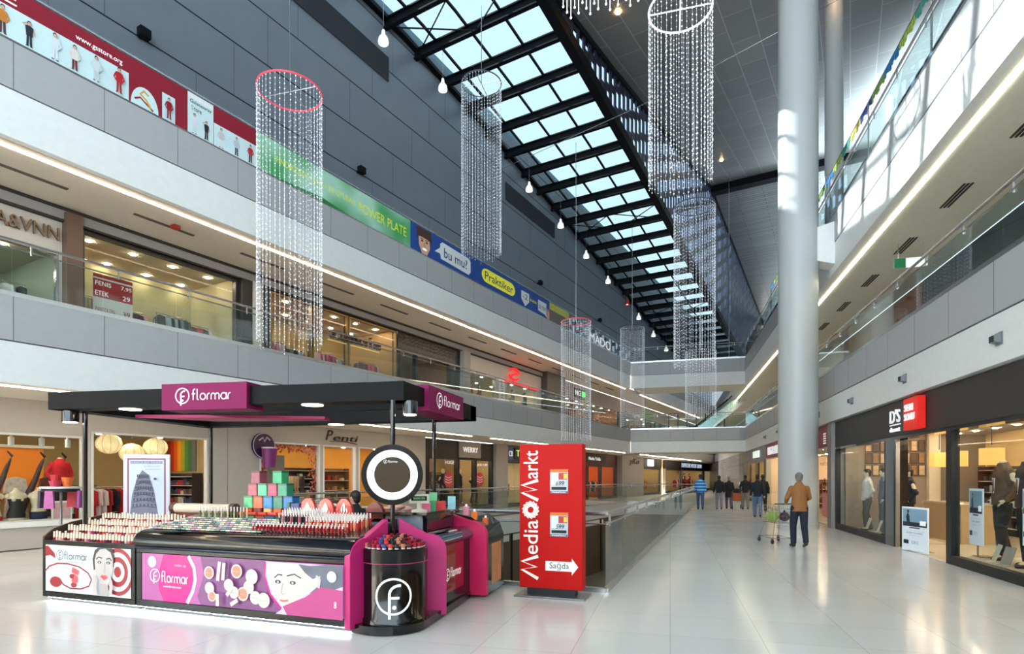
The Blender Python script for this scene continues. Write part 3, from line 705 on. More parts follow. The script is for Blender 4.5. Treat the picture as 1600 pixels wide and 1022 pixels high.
# bead curtains: light cylinders
BEAD = mat('crystal_bead', (236, 238, 246), 0.15, emit=0.3)
BEADW = mat('crystal_bead_bright', (255, 250, 250), 0.15, emit=0.7)
def curtain(d, px, ztop, zbot, lab, bright=False, red=False, topc=None, dia=None):
    S_, C_ = math.sin(R(YAW)), math.cos(R(YAW)); u = (px - 800) / 910
    x, y = d * (-S_ + C_ * u), d * (C_ + S_ * u)
    r = (dia or 1.53) / 2; n = 40; rnd = random.Random(int(px))
    t = thing('light_curtain', lab, 'hanging light', FF, (round(x, 2), round(y, 2), zbot))
    Hh = ztop - zbot; bm_ = BEADW if bright else BEAD
    s_ = 0.258 * x + 0.966 * y; p_ = -0.966 * x + 0.258 * y
    top = (prof(SKY, s_) - 0.5 if p_ > 10.1 else prof(CEI, s_)) - zbot
    MB().tube([(0, 0, Hh), (0, 0, top)], 0.012, CHROME, 6).build('cable', t)
    MB().tube([(-r, 0, Hh), (r, 0, Hh)], 0.014, CHROME if not bright else BEADW, 6).tube([(0, -r, Hh), (0, r, Hh)], 0.014, CHROME if not bright else BEADW, 6).build('cross_bar', t)
    pts = [(r * math.cos(2 * math.pi * k / 48), r * math.sin(2 * math.pi * k / 48), Hh) for k in range(49)]
    MB().tube(pts, 0.022, mat('ring_red', (225, 70, 84), 0.4, emit=0.2) if red else (BEADW if bright else mat('ring_dark', (70, 72, 84), 0.4)), 8, cap=False).build('ring', t, smooth=True)
    mb = MB(); V = []; Fq = []; st = MB()
    for k in range(n):
        a = 2 * math.pi * (k + rnd.random() * 0.25) / n; bx, by = r * math.cos(a), r * math.sin(a)
        L = Hh * (1 - 0.04 * rnd.random())
        st.add([(bx - .003, by, Hh - L), (bx + .003, by, Hh - L), (bx, by + .005, Hh - L), (bx - .003, by, Hh), (bx + .003, by, Hh), (bx, by + .005, Hh)], [(0, 1, 4, 3), (1, 2, 5, 4), (2, 0, 3, 5)], mat('thread_clear', (200, 204, 212), 0.4))
        z = Hh - 0.05
        while z > Hh - L:
            q = 0.0135 * (0.7 + 0.7 * rnd.random()); o = len(V)
            V += [(bx + q, by, z), (bx, by + q, z), (bx - q, by, z), (bx, by - q, z), (bx, by, z + q * 1.2), (bx, by, z - q * 1.2)]
            Fq += [(o, o + 1, o + 4), (o + 1, o + 2, o + 4), (o + 2, o + 3, o + 4), (o + 3, o, o + 4), (o + 1, o, o + 5), (o + 2, o + 1, o + 5), (o + 3, o + 2, o + 5), (o, o + 3, o + 5)]
            z -= 0.11 + 0.04 * rnd.random()
    mb.add(V, Fq, bm_); mb.build('bead_strings', t, kind='stuff'); st.build('threads', t, kind='stuff')
curtain(14.5, 453, 11.25, 4.85, 'cylinder of hanging light beads with a red ring, before the green banner', red=True)
curtain(22.5, 752, 16.85, 10.1, 'cylinder of light beads with a dark ring, ending above the blue banner')
curtain(30.3, 900, 9.75, 3.5, 'cylinder of light beads hanging above the red totem', red=True)
curtain(38.0, 988, 11.4, 4.8, 'cylinder of light beads before the left end of the far bridge')
curtain(14.5, 1063, 13.3, 8.9, 'brightest cylinder of light beads, near the top beside the column', bright=True)
curtain(22.5, 1085, 12.1, 5.8, 'thin cylinder of light beads before the dark glazed lattice')
curtain(30.3, 1095, 8.2, 4.6, 'cylinder of light beads before the middle of the far bridge')
curtain(45.5, 1139, 4.4, 1.5, 'cylinder of light beads hanging low in the distance behind the walking group', dia=1.5)
t = thing('icicle_lights', 'row of short hanging white light drops at the top edge by the skylight', 'hanging light', FF, (-2.27, 12.65, 12.25))
mb = MB()
for k in range(22):
    x = k * 0.085; L = 0.25 + 0.35 * ((k * 7) % 5) / 5
    mb.tube([(x, 0, 0.9), (x, 0, -L)], 0.008, BEADW, 5); mb.ball((x, 0, -L), 0.025, 0.025, 0.03, BEADW, 6, 4)
mb.build('drops', t); MB().tube([(-0.1, 0, 0.9), (1.95, 0, 0.9)], 0.02, CHROME, 6).tube([(0.2, 0, 0.9), (0.2, 0, 8.3)], 0.01, CHROME, 5).tube([(1.8, 0, 0.9), (1.8, 0, 8.3)], 0.01, CHROME, 5).build('bar', t)
# ================================================================ SHOPS
DL = None
def downlight(F, loc, grp, lab):
    global DL
    if DL is None:
        DL = MB().cyl((0, 0, -0.02), 0.065, 0.02, SPOT, 12).build('downlight', None, F, loc); tag(DL, lab, 'light', grp); return
    dup(DL, F, loc, label=lab, group=grp)
def shop(F, x0, x1, p, z0, zt, zc, lab, ops, fasc, pier, frame, backm, depth=3.2, what='shop', floorm=None, pl=True, lights=1.6, sidem=None, lightlab=None):
    """x0..x1 along the facade; ops = openings (a, b, zlow, zhigh, glass)"""
    t = thing('shopfront', lab, 'shopfront', F, (x0, p, z0))
    q = lambda x: x - x0
    MB().box(0, x1 - x0, 0, 0.22, zt - z0, zc - z0, fasc).build('fascia', t)
    e = 0.0
    for a, b, zl, zh, gl in ops:
        if q(a) > e + 0.01: MB().box(e, q(a), 0, 0.22, 0, zt - z0, pier).build('pier', t)
        if zh < zt - 0.02: MB().box(q(a), q(b), 0.0, 0.2, zh - z0, zt - z0, fasc).build('header', t)
        if zl > z0 + 0.02: MB().box(q(a), q(b), 0.0, 0.24, 0, zl - z0, frame).build('sill', t)
        fw = 0.05
        fr = MB().box(q(a), q(a) + fw, -0.02, 0.1, zl - z0, zh - z0, frame).box(q(b) - fw, q(b), -0.02, 0.1, zl - z0, zh - z0, frame).box(q(a), q(b), -0.02, 0.1, zh - z0 - fw, zh - z0, frame)
        fr = fr.build('window_frame', t)
        if gl: MB().box(q(a) + fw, q(b) - fw, 0.03, 0.04, zl - z0, zh - z0 - fw, SHOPG).build('glass_pane', fr)
        e = q(b)
    if x1 - x0 > e + 0.01: MB().box(e, x1 - x0, 0, 0.22, 0, zt - z0, pier).build('pier', t)
    fm = floorm or mat('shop_floor', (186, 174, 156), 0.3)
    struct('floor', MB().box(x0, x1, p + 0.1, p + depth, z0 + 0.002, z0 + 0.03, fm), F)
    struct('ceiling', MB().box(x0, x1, p + 0.2, p + depth, zt + 0.05, zt + 0.09, mat('shop_ceiling', (214, 204, 186), 0.7)), F)
    struct('wall_back', MB().box(x0, x1, p + depth, p + depth + 0.1, z0, zc, backm), F)
    struct('wall_side', MB().box(x0 - 0.05, x0 + 0.05, p + 0.22, p + depth, z0, zc, sidem or backm), F)
    struct('wall_side', MB().box(x1 - 0.05, x1 + 0.05, p + 0.22, p + depth, z0, zc, sidem or backm), F)
    if lights:
        n = max(1, int((x1 - x0) / lights))
        for k in range(n):
            for dp in (0.7, 2.1): downlight(F, (x0 + (k + 0.5) * (x1 - x0) / n, p + dp, zt + 0.05), 'downlights in the ' + what, 'small round glowing downlight in the ceiling of the ' + what)
    return t
# garments on rails
GPROTO = None
PAL = {'mix': [(150, 40, 50), (60, 70, 100), (200, 190, 170), (40, 40, 44), (120, 90, 70)], 'pink': [(214, 120, 150), (230, 180, 190), (180, 60, 100), (90, 60, 80)], 'grey': [(120, 124, 130), (70, 74, 80), (180, 184, 188), (40, 44, 52)], 'warm': [(200, 150, 90), (150, 90, 50), (180, 40, 40), (220, 200, 160)], 'red': [(190, 30, 40), (220, 200, 200), (150, 20, 30), (40, 30, 34)]}
def rack(F, x, p, z, w, n, pal, what, H=1.35):
    global GPROTO
    t = thing('clothes_rail', 'steel clothes rail standing inside the ' + what, 'clothes rail', F, (x, p, z), group='clothes rails in the ' + what)
    MB().tube([(0, 0, H), (w, 0, H)], 0.012, CHROME, 6).build('rail', t)
    for xx in (0.02, w - 0.02): MB().tube([(xx, 0, 0), (xx, 0, H)], 0.014, CHROME, 6).box(xx - 0.02, xx + 0.02, -0.2, 0.2, 0, 0.03, CHROME).build('post', t)
    for k in range(n):
        c = random.choice(PAL[pal]); m = mat('cloth_%d_%d_%d' % c, c, 0.85, bump=0.3, scale=14, var=0.1)
        loc = (x + 0.1 + (w - 0.2) * k / max(1, n - 1), p, z + H - 0.05)
        lab = 'garment hanging on a rail in the ' + what; grp = 'garments in the ' + what
        if GPROTO is None:
            g = MB(); g.prism([(-0.22, -0.07), (-0.05, 0), (0.05, 0), (0.22, -0.07), (0.25, -0.45), (0.17, -0.46), (0.19, -0.82), (-0.19, -0.82), (-0.17, -0.46), (-0.25, -0.45)], -0.025, 0.025, m, 'x')
            g.tube([(0, 0, 0), (0, 0, 0.05), (0, 0.02, 0.07)], 0.004, CHROME, 5)
            GPROTO = g.build('garment', None, F, loc, 25); tag(GPROTO, lab, 'clothing', grp)
        else: dup(GPROTO, F, loc, random.uniform(5, 40), lab, grp, mats={0: m})
# shelf units with boxes
BPROTO = None
def shelf(F, x, p, z, w, rows, per, pal, what, H=1.9, back=(120, 90, 66), items=True):
    global BPROTO
    t = thing('shelf_unit', 'wall shelf unit at the back of the ' + what, 'shelf', F, (x, p, z), group='shelf units in the ' + what)
    bm = mat('shelfback_%d' % back[0], back, 0.6)
    MB().box(0, w, 0.30, 0.33, 0, H, bm).build('back_panel', t)
    for xx in (0, w - 0.03): MB().box(xx, xx + 0.03, 0, 0.3, 0, H, bm).build('side_panel', t)
    for r_ in range(rows):
        zz = 0.25 + (H - 0.35) * r_ / max(1, rows - 1) if rows > 1 else H * 0.5
        MB().box(0.03, w - 0.03, 0, 0.3, zz - 0.02, zz, mat('shelf_board', (214, 208, 196), 0.5)).build('shelf', t)
        if not items or r_ == rows - 1: continue
        for k in range(per):
            c = random.choice(PAL[pal]); m = mat('box_%d_%d_%d' % c, c, 0.5)
            loc = (x + 0.12 + (w - 0.24) * (k + 0.5) / per, p + 0.14, z + zz + 0.002)
            lab = 'small box of goods on the shelves of the ' + what; grp = 'boxed goods in the ' + what
            if BPROTO is None:
                BPROTO = MB().rbox(-0.07, 0.07, -0.09, 0.09, 0, 0.16, m, 0.01, 2).build('goods_box', None, F, loc); tag(BPROTO, lab, 'box', grp)
            else: dup(BPROTO, F, loc, random.uniform(-12, 12), lab, grp, mats={0: m}, scale=(1, 1, random.uniform(0.6, 1.3)))
MPROTO = {}
def mannequin(F, x, p, z, rz, label, key, H=1.85, group=None, **kw):
    if key not in MPROTO:
        MPROTO[key] = person(label, F, (x, p, z), rz, H, body=MANQ, head=kw.pop('head', False), name='mannequin', cat='mannequin', group=group, stride=0.05, arms='pocket', vox=0.016, **kw); return MPROTO[key]
    return dup(MPROTO[key], F, (x, p, z), rz, label, group)

OLIVE = mat('olive_wall', (160, 140, 96), 0.7); TANW = mat('tan_wall', (190, 160, 112), 0.7); BRNW = mat('brown_back', (120, 86, 60), 0.7)
LGREY = mat('light_grey_wall', (186, 180, 172), 0.6); MGREY = mat('mid_grey_wall', (150, 146, 144), 0.6); CREAM = mat('cream_wall', (228, 214, 186), 0.7)
DKG = mat('dark_frame', (40, 38, 38), 0.4)
W1 = 'lingerie shop'
shop(LF, -6, 10.98, 16.4, 0, 2.84, 3.45, 'pale grey lingerie shop front with a wide display window left of the kiosk', [(-5, 7.13, 0.62, 2.66, True), (7.3, 10.36, 0, 2.80, False)], LGREY, LGREY, mat('white_frame', (222, 220, 214), 0.5), OLIVE, 3.6, W1)
t = thing('display_plinth', 'white display plinth under the lingerie window', 'plinth', LF, (-5, 16.2, 0.02)); MB().box(0, 12.0, -0.08, 0.18, 0.5, 0.62, WHITE).box(0, 12.0, 0, 0.18, 0, 0.5, LGREY).build('plinth_body', t)
tag(MB().box(0, 12.0, 0, 1.0, 0, 0.62, WHITE).build('window_platform', None, LF, (-5, 16.66, 0.03)), 'white raised platform in the lingerie window carrying the torso forms', 'platform')
# orange backdrop with stocking legs
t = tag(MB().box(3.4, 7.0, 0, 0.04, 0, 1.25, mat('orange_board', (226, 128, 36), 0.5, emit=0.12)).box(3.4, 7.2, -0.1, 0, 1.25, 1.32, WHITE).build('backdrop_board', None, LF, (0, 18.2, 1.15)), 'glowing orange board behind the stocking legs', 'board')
def leg_form(s, lab, c):
    t = thing('leg_form', lab, 'leg form', LF, (s, 17.35, 0.66))
    m = mat('stocking_%d' % c[0], c, 0.5)
    o = MB(); o.tube([(-0.25, 0, 0.0), (-0.1, 0, 0.42), (0.10, 0, 0.92), (0.20, 0, 1.25), (0.26, 0, 1.42)], [0.10, 0.085, 0.062, 0.05, 0.03], m, 12); o.tube([(0.26, 0, 1.42), (0.30, 0, 1.50), (0.20, 0, 1.62)], [0.034, 0.036, 0.02], m, 8)
    o = o.build('stocking_leg', t, smooth='all'); remesh(o, 0.014)
    MB().cyl((-0.25, 0, -0.005), 0.12, 0.02, CHROME).build('stand', t)
for i, (s, c) in enumerate(((5.75, (70, 48, 44)), (6.4, (60, 44, 46)), (7.0 - 0.15, (48, 36, 40)))): leg_form(s, 'upturned dark stocking leg form, %s in the orange window' % ('leftmost of three', 'middle of three', 'the one beside the red blouse')[i], c)
def bust(s, lab, top, bot, one=None, male=False):
    t = thing('torso_form', lab, 'torso mannequin', LF, (s, 16.95, 0.65))
    w = 1.15 if male else 1.0
    b = MB(); b.tube([(0, 0, 0), (0, 0, 0.12), (0, 0, 0.3), (0, -0.01, 0.5), (0, 0, 0.62), (0, 0, 0.70)], [(0.16, 0.11), (0.165, 0.12), (0.115 * w, 0.09), (0.155 * w, 0.11), (0.15 * w, 0.08), (0.055, 0.05)], MANQ, 18)
    b.tube([(0, 0, 0.66), (0, 0, 0.76)], [0.05, 0.045], MANQ, 10)
    for sx in (-1, 1): b.tube([(sx * 0.13, 0, 0.60), (sx * 0.20, 0, 0.52)], [0.06, 0.045], MANQ, 8); b.tube([(sx * 0.075, 0, 0.06), (sx * 0.08, 0, -0.04)], [0.08, 0.072], MANQ, 10)
    if not male:
        for sx in (-1, 1): b.ball((sx * 0.065, -0.085, 0.48), 0.06, 0.05, 0.055, MANQ, 10, 6)
    o = b.build('torso', t, smooth='all'); remesh(o, 0.014)
    if one: MB().tube([(0, 0, 0.05), (0, 0, 0.14), (0, 0, 0.3), (0, -0.01, 0.50)], [(0.175, 0.122), (0.18, 0.13), (0.125, 0.10), (0.165, 0.13)], one, 18, False).build('bodysuit', t, smooth=True)
    else:
        MB().tube([(0, 0, -0.0), (0, 0, 0.10 if not male else 0.18)], [(0.174, 0.125), (0.178, 0.13)], bot, 18, False).build('briefs', t, smooth=True)
        if top:
            m_ = MB()
            for sx in (-1, 1): m_.ball((sx * 0.065, -0.09, 0.475), 0.066, 0.055, 0.05, top, 10, 6)
            m_.tube([(0, 0, 0.44), (0, 0, 0.47)], [(0.155, 0.11), (0.158, 0.112)], top, 16, False).build('bra', t, smooth=True)
REDC = mat('red_cloth', (190, 24, 34), 0.5); BLKC = mat('black_lace', (36, 34, 38), 0.6); NAVC = mat('navy_cotton', (34, 40, 66), 0.7)
bust(5.55, 'torso form in a red bra and red briefs', REDC, REDC); bust(5.98, 'torso form in a black lace bodysuit', None, None, one=BLKC); bust(6.42, 'broad male torso form in navy trunks', None, NAVC, male=True)
bust(4.9, 'torso form in a white bra at the picture edge', mat('white_cloth', (230, 226, 222), 0.7), mat('white_cloth'))
for s_, lab, m_, sc in ((5.7, 'patterned white and red robe hanging behind the torso forms', mat('robe_white', (214, 170, 168), 0.8, var=0.6, scale=12), 1.0), (6.25, 'second pale robe hanging behind the torso forms', mat('robe_pale', (220, 200, 190), 0.8, var=0.5, scale=12), 1.0), (6.95, 'brown patterned nightdress beside the window frame', mat('robe_brown', (110, 60, 50), 0.8, var=0.5, scale=14), 1.15)):
    g = MB(); g.prism([(-0.20, -0.05), (-0.05, 0), (0.05, 0), (0.20, -0.05), (0.26, -0.4), (0.18, -0.42), (0.26, -1.0), (-0.26, -1.0), (-0.18, -0.42), (-0.26, -0.4)], -0.06, 0.06, m_, 'y'); tag(g.build('robe', None, LF, (s_, 17.75, 1.66), bevel=0.02), lab, 'clothing')
t = person('headless mannequin in a red blouse and dark skirt at the end of the lingerie window', LF, (7.0, 17.3, 0.64), 180, 1.7, (206, 26, 40), (44, 30, 34), head=False, name='mannequin', cat='mannequin', body=MANQ, stride=0.02, arms='pose', vox=0.014)
t = thing('framed_sign', 'small framed pink notice standing on the lingerie plinth', 'sign', LF, (6.72, 16.5, 0.62)); MB().box(-0.21, 0.21, 0, 0.03, 0, 0.46, WHITE).build('frame', t)
MB().box(-0.18, 0.18, -0.004, 0, 0.04, 0.42, mat('pink_print', (222, 170, 176), 0.5, var=0.3, scale=20)).build('print', t)
# track spots over the lingerie window
p0 = None
for s_ in (5.9, 6.5, 7.05):
    if p0 is None:
        p0 = thing('track_spot', 'white cylinder track spot in the lingerie window', 'light', LF, (s_, 17.0, 2.5), group='white track spots in the lingerie window')
        MB().box(-0.02, 0.02, -0.02, 0.02, 0.1, 0.2, WHITE).build('arm', p0); MB().lathe([(0.06, -0.1), (0.06, 0.1)], WHITE, n=14).build('housing', p0)
    else: dup(p0, LF, (s_, 17.0, 2.5))
# globe pendants
p0 = None
GL = mat('woven_globe', (250, 214, 160), 0.6, emit=0.3, var=0.35, scale=9)
for s_, z_, lab in ((8.08, 2.60, 'woven glowing globe pendant, left of three'), (8.66, 2.37, 'woven glowing globe pendant, lowest of three'), (9.29, 2.56, 'woven glowing globe pendant, right of three')):
    t = thing('globe_lamp', lab, 'lamp', LF, (s_, 17.2, z_ - 0.05))
    MB().ball((0, 0, 0), 0.31, 0.31, 0.27, GL, 20, 12).build('globe', t, smooth='all'); MB().tube([(0, 0, 0.26), (0, 0, 2.92 - z_)], 0.006, BLACKM, 5).build('cable', t)
    mb = MB()
    for k in range(5):
        a = math.pi * k / 5; mb.tube([(0.315 * math.cos(a) * math.cos(w), 0.315 * math.sin(a) * math.cos(w), 0.275 * math.sin(w)) for w in [2 * math.pi * j / 24 for j in range(25)]], 0.004, mat('cane', (180, 130, 76), 0.6), 4, False)
    mb.build('cane_ribs', t)
# rainbow wall panel and shelving inside the door
t = thing('colour_panel', 'tall wall panel striped red, orange, yellow and green inside the lingerie shop', 'panel', LF, (10.90, 19.5, 1.85), rz=-90); mb = MB(); 
for k, c in enumerate(((150, 40, 34), (186, 50, 30), (214, 92, 30), (226, 150, 40), (160, 150, 50), (60, 120, 50), (50, 96, 60), (90, 96, 96))): mb.box(0.2 * k, 0.2 * k + 0.2, 0, 0.03, 0, 0.98, mat('band_%d_%d' % c[:2], c, 0.5))
mb.build('stripes', t)
shelf((0, 0, 0, 75.05 - 90), -19.4, 10.55, 0.03, 1.9, 6, 11, 'mix', W1, 1.75, (44, 36, 36)); shelf(LF, 11.1 - 2.0 - 1.9, 19.5 - 0.3, 0.03, 1.5, 4, 6, 'red', W1, 1.4); rack(LF, 7.7, 18.0, 0.03, 1.4, 9, 'red', W1)

W2 = 'sock and tights shop'
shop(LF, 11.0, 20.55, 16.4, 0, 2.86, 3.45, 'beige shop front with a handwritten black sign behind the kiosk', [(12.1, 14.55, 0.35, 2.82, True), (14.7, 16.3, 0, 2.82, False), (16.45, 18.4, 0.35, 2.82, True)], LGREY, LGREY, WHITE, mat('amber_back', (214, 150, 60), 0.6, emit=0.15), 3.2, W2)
t = thing('shop_sign', 'handwritten black lettering reading Penti with a red underline', 'sign', LF, (14.8, 16.38, 2.95))
MB().text('P', 0, 0.34, 0.05, 0.42, 0, TXK, 0.03, shear=0.3).text('enti', 0.36, 1.6, 0.05, 0.27, 0, TXK, 0.03, shear=0.2).build('lettering', t); MB().prism([(0.2, 0), (0.9, 0.02), (1.55, -0.05), (1.55, -0.02), (0.9, 0.05), (0.2, 0.02)], -0.02, 0, mat('crimson', (130, 20, 50), 0.4), 'y').build('underline', t)
t = thing('projecting_sign', 'round purple sign with a mug on the pier left of the sock shop window', 'sign', LF, (12.2, 16.3, 1.95))
o = MB().tube([(0, 0.0, 0.72), (0, 0.08, 0.72)], 0.42, mat('deep_purple', (58, 30, 66), 0.4), 32); o.a_ring(0, 0.72, 0.40, 0.03, 0, mat('lilac', (206, 190, 214), 0.4)); o.a_stroke([(-0.2, 0.88), (-0.05, 0.98), (0.0, 0.85), (0.1, 1.0), (0.22, 0.9)], 0.05, 0, mat('lilac')); o.build('disc', t)
MB().lathe([(0.19, 0), (0.24, 0.62)], mat('mug_violet', (120, 40, 110), 0.4), (0, -0.25, 0.02), 20).lathe([(0.24, 0.60), (0.24, 0.64)], mat('lilac'), (0, -0.25, 0.02), 20).build('mug', t, smooth=True)
t = thing('window_garland', 'pink and red leafy garland framing the sock shop window', 'decoration', LF, (12.2, 16.5, 0.4)); mb = MB(); rnd = random.Random(3)
for k in range(260):
    u = rnd.random()
    if u < 0.5: x, z = rnd.random() * 2.3, 2.1 + rnd.random() * 0.3
    elif u < 0.85: x, z = 2.0 + rnd.random() * 0.33, rnd.random() * 2.4
    else: x, z = rnd.random() * 0.15, 1.2 + rnd.random() * 1.2
    q = 0.05 + 0.05 * rnd.random(); y = rnd.random() * 0.1; a = rnd.random() * 3
    mb.add([(x - q * math.cos(a), y, z - q * math.sin(a)), (x + 0.4 * q * math.sin(a), y - 0.02, z - 0.4 * q * math.cos(a)), (x + q * math.cos(a), y, z + q * math.sin(a)), (x - 0.4 * q * math.sin(a), y - 0.02, z + 0.4 * q * math.cos(a))], [(0, 1, 2, 3)], rnd.choice([mat('petal_red', (206, 60, 60), 0.6), mat('petal_pink', (236, 150, 160), 0.6), mat('petal_orange', (226, 120, 70), 0.6)]))
mb.build('blossoms', t, kind='stuff')
t = thing('pink_board', 'grey poster panel behind the sock shop glass', 'poster', LF, (12.75, 16.9, 0.9)); MB().box(0, 0.7, 0, 0.03, 0, 1.5, mat('grey_print', (150, 146, 140), 0.6, var=0.3, scale=5)).build('print', t)
def legs_small(s, z, c, k, grp):
    global LP
    m = mat('tights_%d' % c[0], c, 0.5)
    if k == 0:
        b = MB()
        for sx in (-1, 1): b.tube([(sx * 0.05, 0, 0.55), (sx * 0.055, 0, 0.28), (sx * 0.05, 0, 0.05), (sx * 0.055, -0.08, 0.01)], [0.06, 0.045, 0.028, 0.02], m, 8)
        LP = b.build('leg_form', None, LF, (s, 17.0, z), smooth='all'); tag(LP, 'pair of small leg forms in tights in the sock shop window', 'leg form', grp)
    else: dup(LP, LF, (s, 17.0, z), mats={0: m})
for k in range(9): legs_small(13.55 + 0.24 * (k % 5), 0.42 + 0.72 * (k // 5), [(226, 196, 160), (200, 160, 120), (70, 50, 50)][k % 3], k, 'leg forms in the sock shop window')
shelf(LF, 14.7, 18.9, 0.03, 1.7, 6, 9, 'mix', W2, 2.0, (40, 30, 26)); shelf(LF, 12.4, 19.0, 0.03, 2.1, 5, 9, 'warm', W2, 2.0); shelf(LF, 16.7, 19.0, 0.03, 1.8, 5, 4, 'warm', W2, 2.0)

W3 = 'menswear shop in the middle'
shop(LF, 20.6, 26.25, 16.4, 0, 2.6, 3.42, 'black shop front with a small grey sign panel, behind the thin canopy post', [(20.75, 23.0, 0.25, 2.55, True), (23.1, 24.5 , 0, 2.55, False), (24.6, 26.1, 0.25, 2.55, True)], BLACKM, BLACKM, DKG, TANW, 3.2, W3)
t = thing('shop_sign', 'grey panel with white capitals reading WERRY', 'sign', LF, (23.05, 16.38, 2.62)); MB().box(0, 1.9, -0.05, 0, 0, 0.78, mat('sign_grey', (150, 140, 130), 0.5)).build('panel', t); MB().text('WERRY', 0.3, 1.6, 0.27, 0.52, -0.05, TXW, 0.03).build('lettering', t)
for x, lab in ((22.25, 'round red sale sticker on the left pane of the black shop front'), (24.95, 'round red sale sticker on the right pane of the black shop front')):
    o = MB(); o.a_ell(0, 0, 0.36, 0.36, 0, mat('sticker_red', (190, 60, 74), 0.5)); 
    for zz in (-0.12, 0.0, 0.12): o.a_stroke([(-0.26, zz + 0.03), (0, zz - 0.05), (0.26, zz + 0.03)], 0.045, 0, mat('pink_white', (236, 200, 204), 0.5))
    tag(o.build('window_sticker', None, LF, (x, 16.39, 1.55)), lab, 'sticker')
MB_ = MB().text('HUGE', 0, 0.7, 0, 0.16, 0, TXW, 0.005); tag(MB_.build('window_lettering', None, LF, (22.0, 16.39, 2.28)), 'white letters across the top of the left pane of the black shop', 'lettering')
tag(MB().text('JOE LUIS', 0, 0.95, 0, 0.15, 0, TXW, 0.005).build('window_lettering', None, LF, (24.7, 16.39, 2.2)), 'white letters across the top of the right pane of the black shop', 'lettering')
for s_, lab, tp, key in ((21.3, 'mannequin in a dark coat at the left edge of the black shop', (40, 40, 44), 'w1'), (22.9, 'mannequin in a navy suit just left of the black shop door', (36, 42, 60), 'w2'), (24.25, 'mannequin in a black coat right of the black shop door', (26, 26, 28), 'w3'), (25.6, 'mannequin in an open dark jacket in the right window', (34, 32, 36), 'w4')):
    mannequin(LF, s_, 17.2, 0.27, 180, lab, key, 1.8, top=tp, bottom=(60, 56, 54), head=True, hair=MANQ)
rack(LF, 23.2, 18.6, 0.03, 1.3, 8, 'grey', W3); shelf(LF, 20.9, 19.1, 0.03, 2.0, 5, 4, 'grey', W3); shelf(LF, 24.4, 19.1, 0.03, 1.6, 5, 3, 'grey', W3)
struct('column', MB().box(26.25, 27.45, 16.2, 16.9, 0, 3.45, MGREY), LF)
W4 = 'shop with green lettering'
shop(LF, 27.5, 34.0, 16.4, 0, 2.55, 3.45, 'shop front with green letters just left of the red totem', [(27.7, 30.5, 0.2, 2.5, True), (30.7, 33.8, 0, 2.5, False)], mat('slate', (70, 74, 76), 0.5), MGREY, DKG, CREAM, 3.2, W4)
t = thing('shop_sign', 'black sign with green letters TE left of the red totem', 'sign', LF, (28.4, 16.38, 2.7)); MB().box(0, 3.4, -0.06, 0, 0, 0.62, BLACKM).build('panel', t); MB().text('TEKNO', 0.15, 2.6, 0.14, 0.5, -0.06, mat('green_letter', (150, 200, 90), 0.4, emit=0.6), 0.03).build('lettering', t)
t = thing('shop_sign', 'blue square sign beside the green letters', 'sign', LF, (27.65, 16.38, 2.62)); MB().box(0, 0.6, -0.06, 0, 0, 0.7, mat('sign_blue', (70, 90, 160), 0.5)).build('panel', t); MB().text('CB', 0.1, 0.5, 0.2, 0.5, -0.06, TXW, 0.02).build('lettering', t)
rack(LF, 28, 17.8, 0.03, 2.0, 10, 'warm', W4); shelf(LF, 28, 19.1, 0.03, 2.5, 5, 4, 'warm', W4)
W5 = 'shop with a dark red fascia'
shop(LF, 34.2, 45.2, 16.4, 0, 2.55, 3.45, 'dark red shop front right of the red totem', [(34.5, 39.0, 0.2, 2.5, True), (39.2, 41.6, 0, 2.5, False), (41.8, 44.9, 0.2, 2.5, True)], mat('maroon_fascia', (88, 30, 30), 0.5), mat('maroon_fascia'), DKG, mat('red_back', (206, 96, 40), 0.6), 3.2, W5)
t = thing('shop_sign', 'dark sign with small white words on the dark red fascia', 'sign', LF, (38.2, 16.38, 2.75)); MB().box(0, 4.4, -0.06, 0, 0, 0.55, BLACKM).build('panel', t); MB().text('Marks Yolda', 0.9, 3.2, 0.16, 0.4, -0.06, TXW, 0.02).build('lettering', t)
rack(LF, 37, 17.6, 0.03, 2.5, 10, 'red', W5); rack(LF, 41.5, 17.8, 0.03, 2.5, 10, 'mix', W5)
struct('column', MB().box(45.3, 51.0, 16.0, 16.9, 0, 3.45, MGREY), LF)
t = thing('shop_sign', 'dark scrawled letters on the beige pier before the far bridge', 'sign', LF, (47.0, 15.98, 2.6)); MB().text('yKo', 0, 2.6, 0.05, 0.65, 0, mat('brown_letter', (70, 56, 44), 0.5), 0.05, shear=0.3).build('lettering', t)
W6 = 'first shop past the far bridge'
shop(LF, 51.2, 58.2, 16.4, 0, 2.55, 3.45, 'bright tan shop front under a small white square sign, past the bridge', [(51.6, 57.6, 0.2, 2.5, True)], DKG, MGREY, DKG, TANW, 3.2, W6)
t = thing('shop_sign', 'small square lit white sign on the dark fascia past the bridge', 'sign', LF, (53.4, 16.38, 2.72)); MB().box(0, 1.7, -0.1, 0, 0, 0.62, mat('sign_lit', (240, 244, 250), 0.4, emit=0.8)).build('panel', t); MB().text('C', 0.6, 1.1, 0.12, 0.5, -0.1, TXK, 0.02).build('lettering', t)
rack(LF, 52.5, 17.6, 0.03, 4, 12, 'warm', W6)
W7 = 'second shop past the far bridge'
shop(LF, 59.4, 77.5, 16.4, 0, 2.55, 3.45, 'long shop front with blocky white letters in the far distance', [(59.8, 66, 0.2, 2.5, True), (66.4, 77, 0.2, 2.5, True)], DKG, MGREY, DKG, TANW, 3.2, W7)
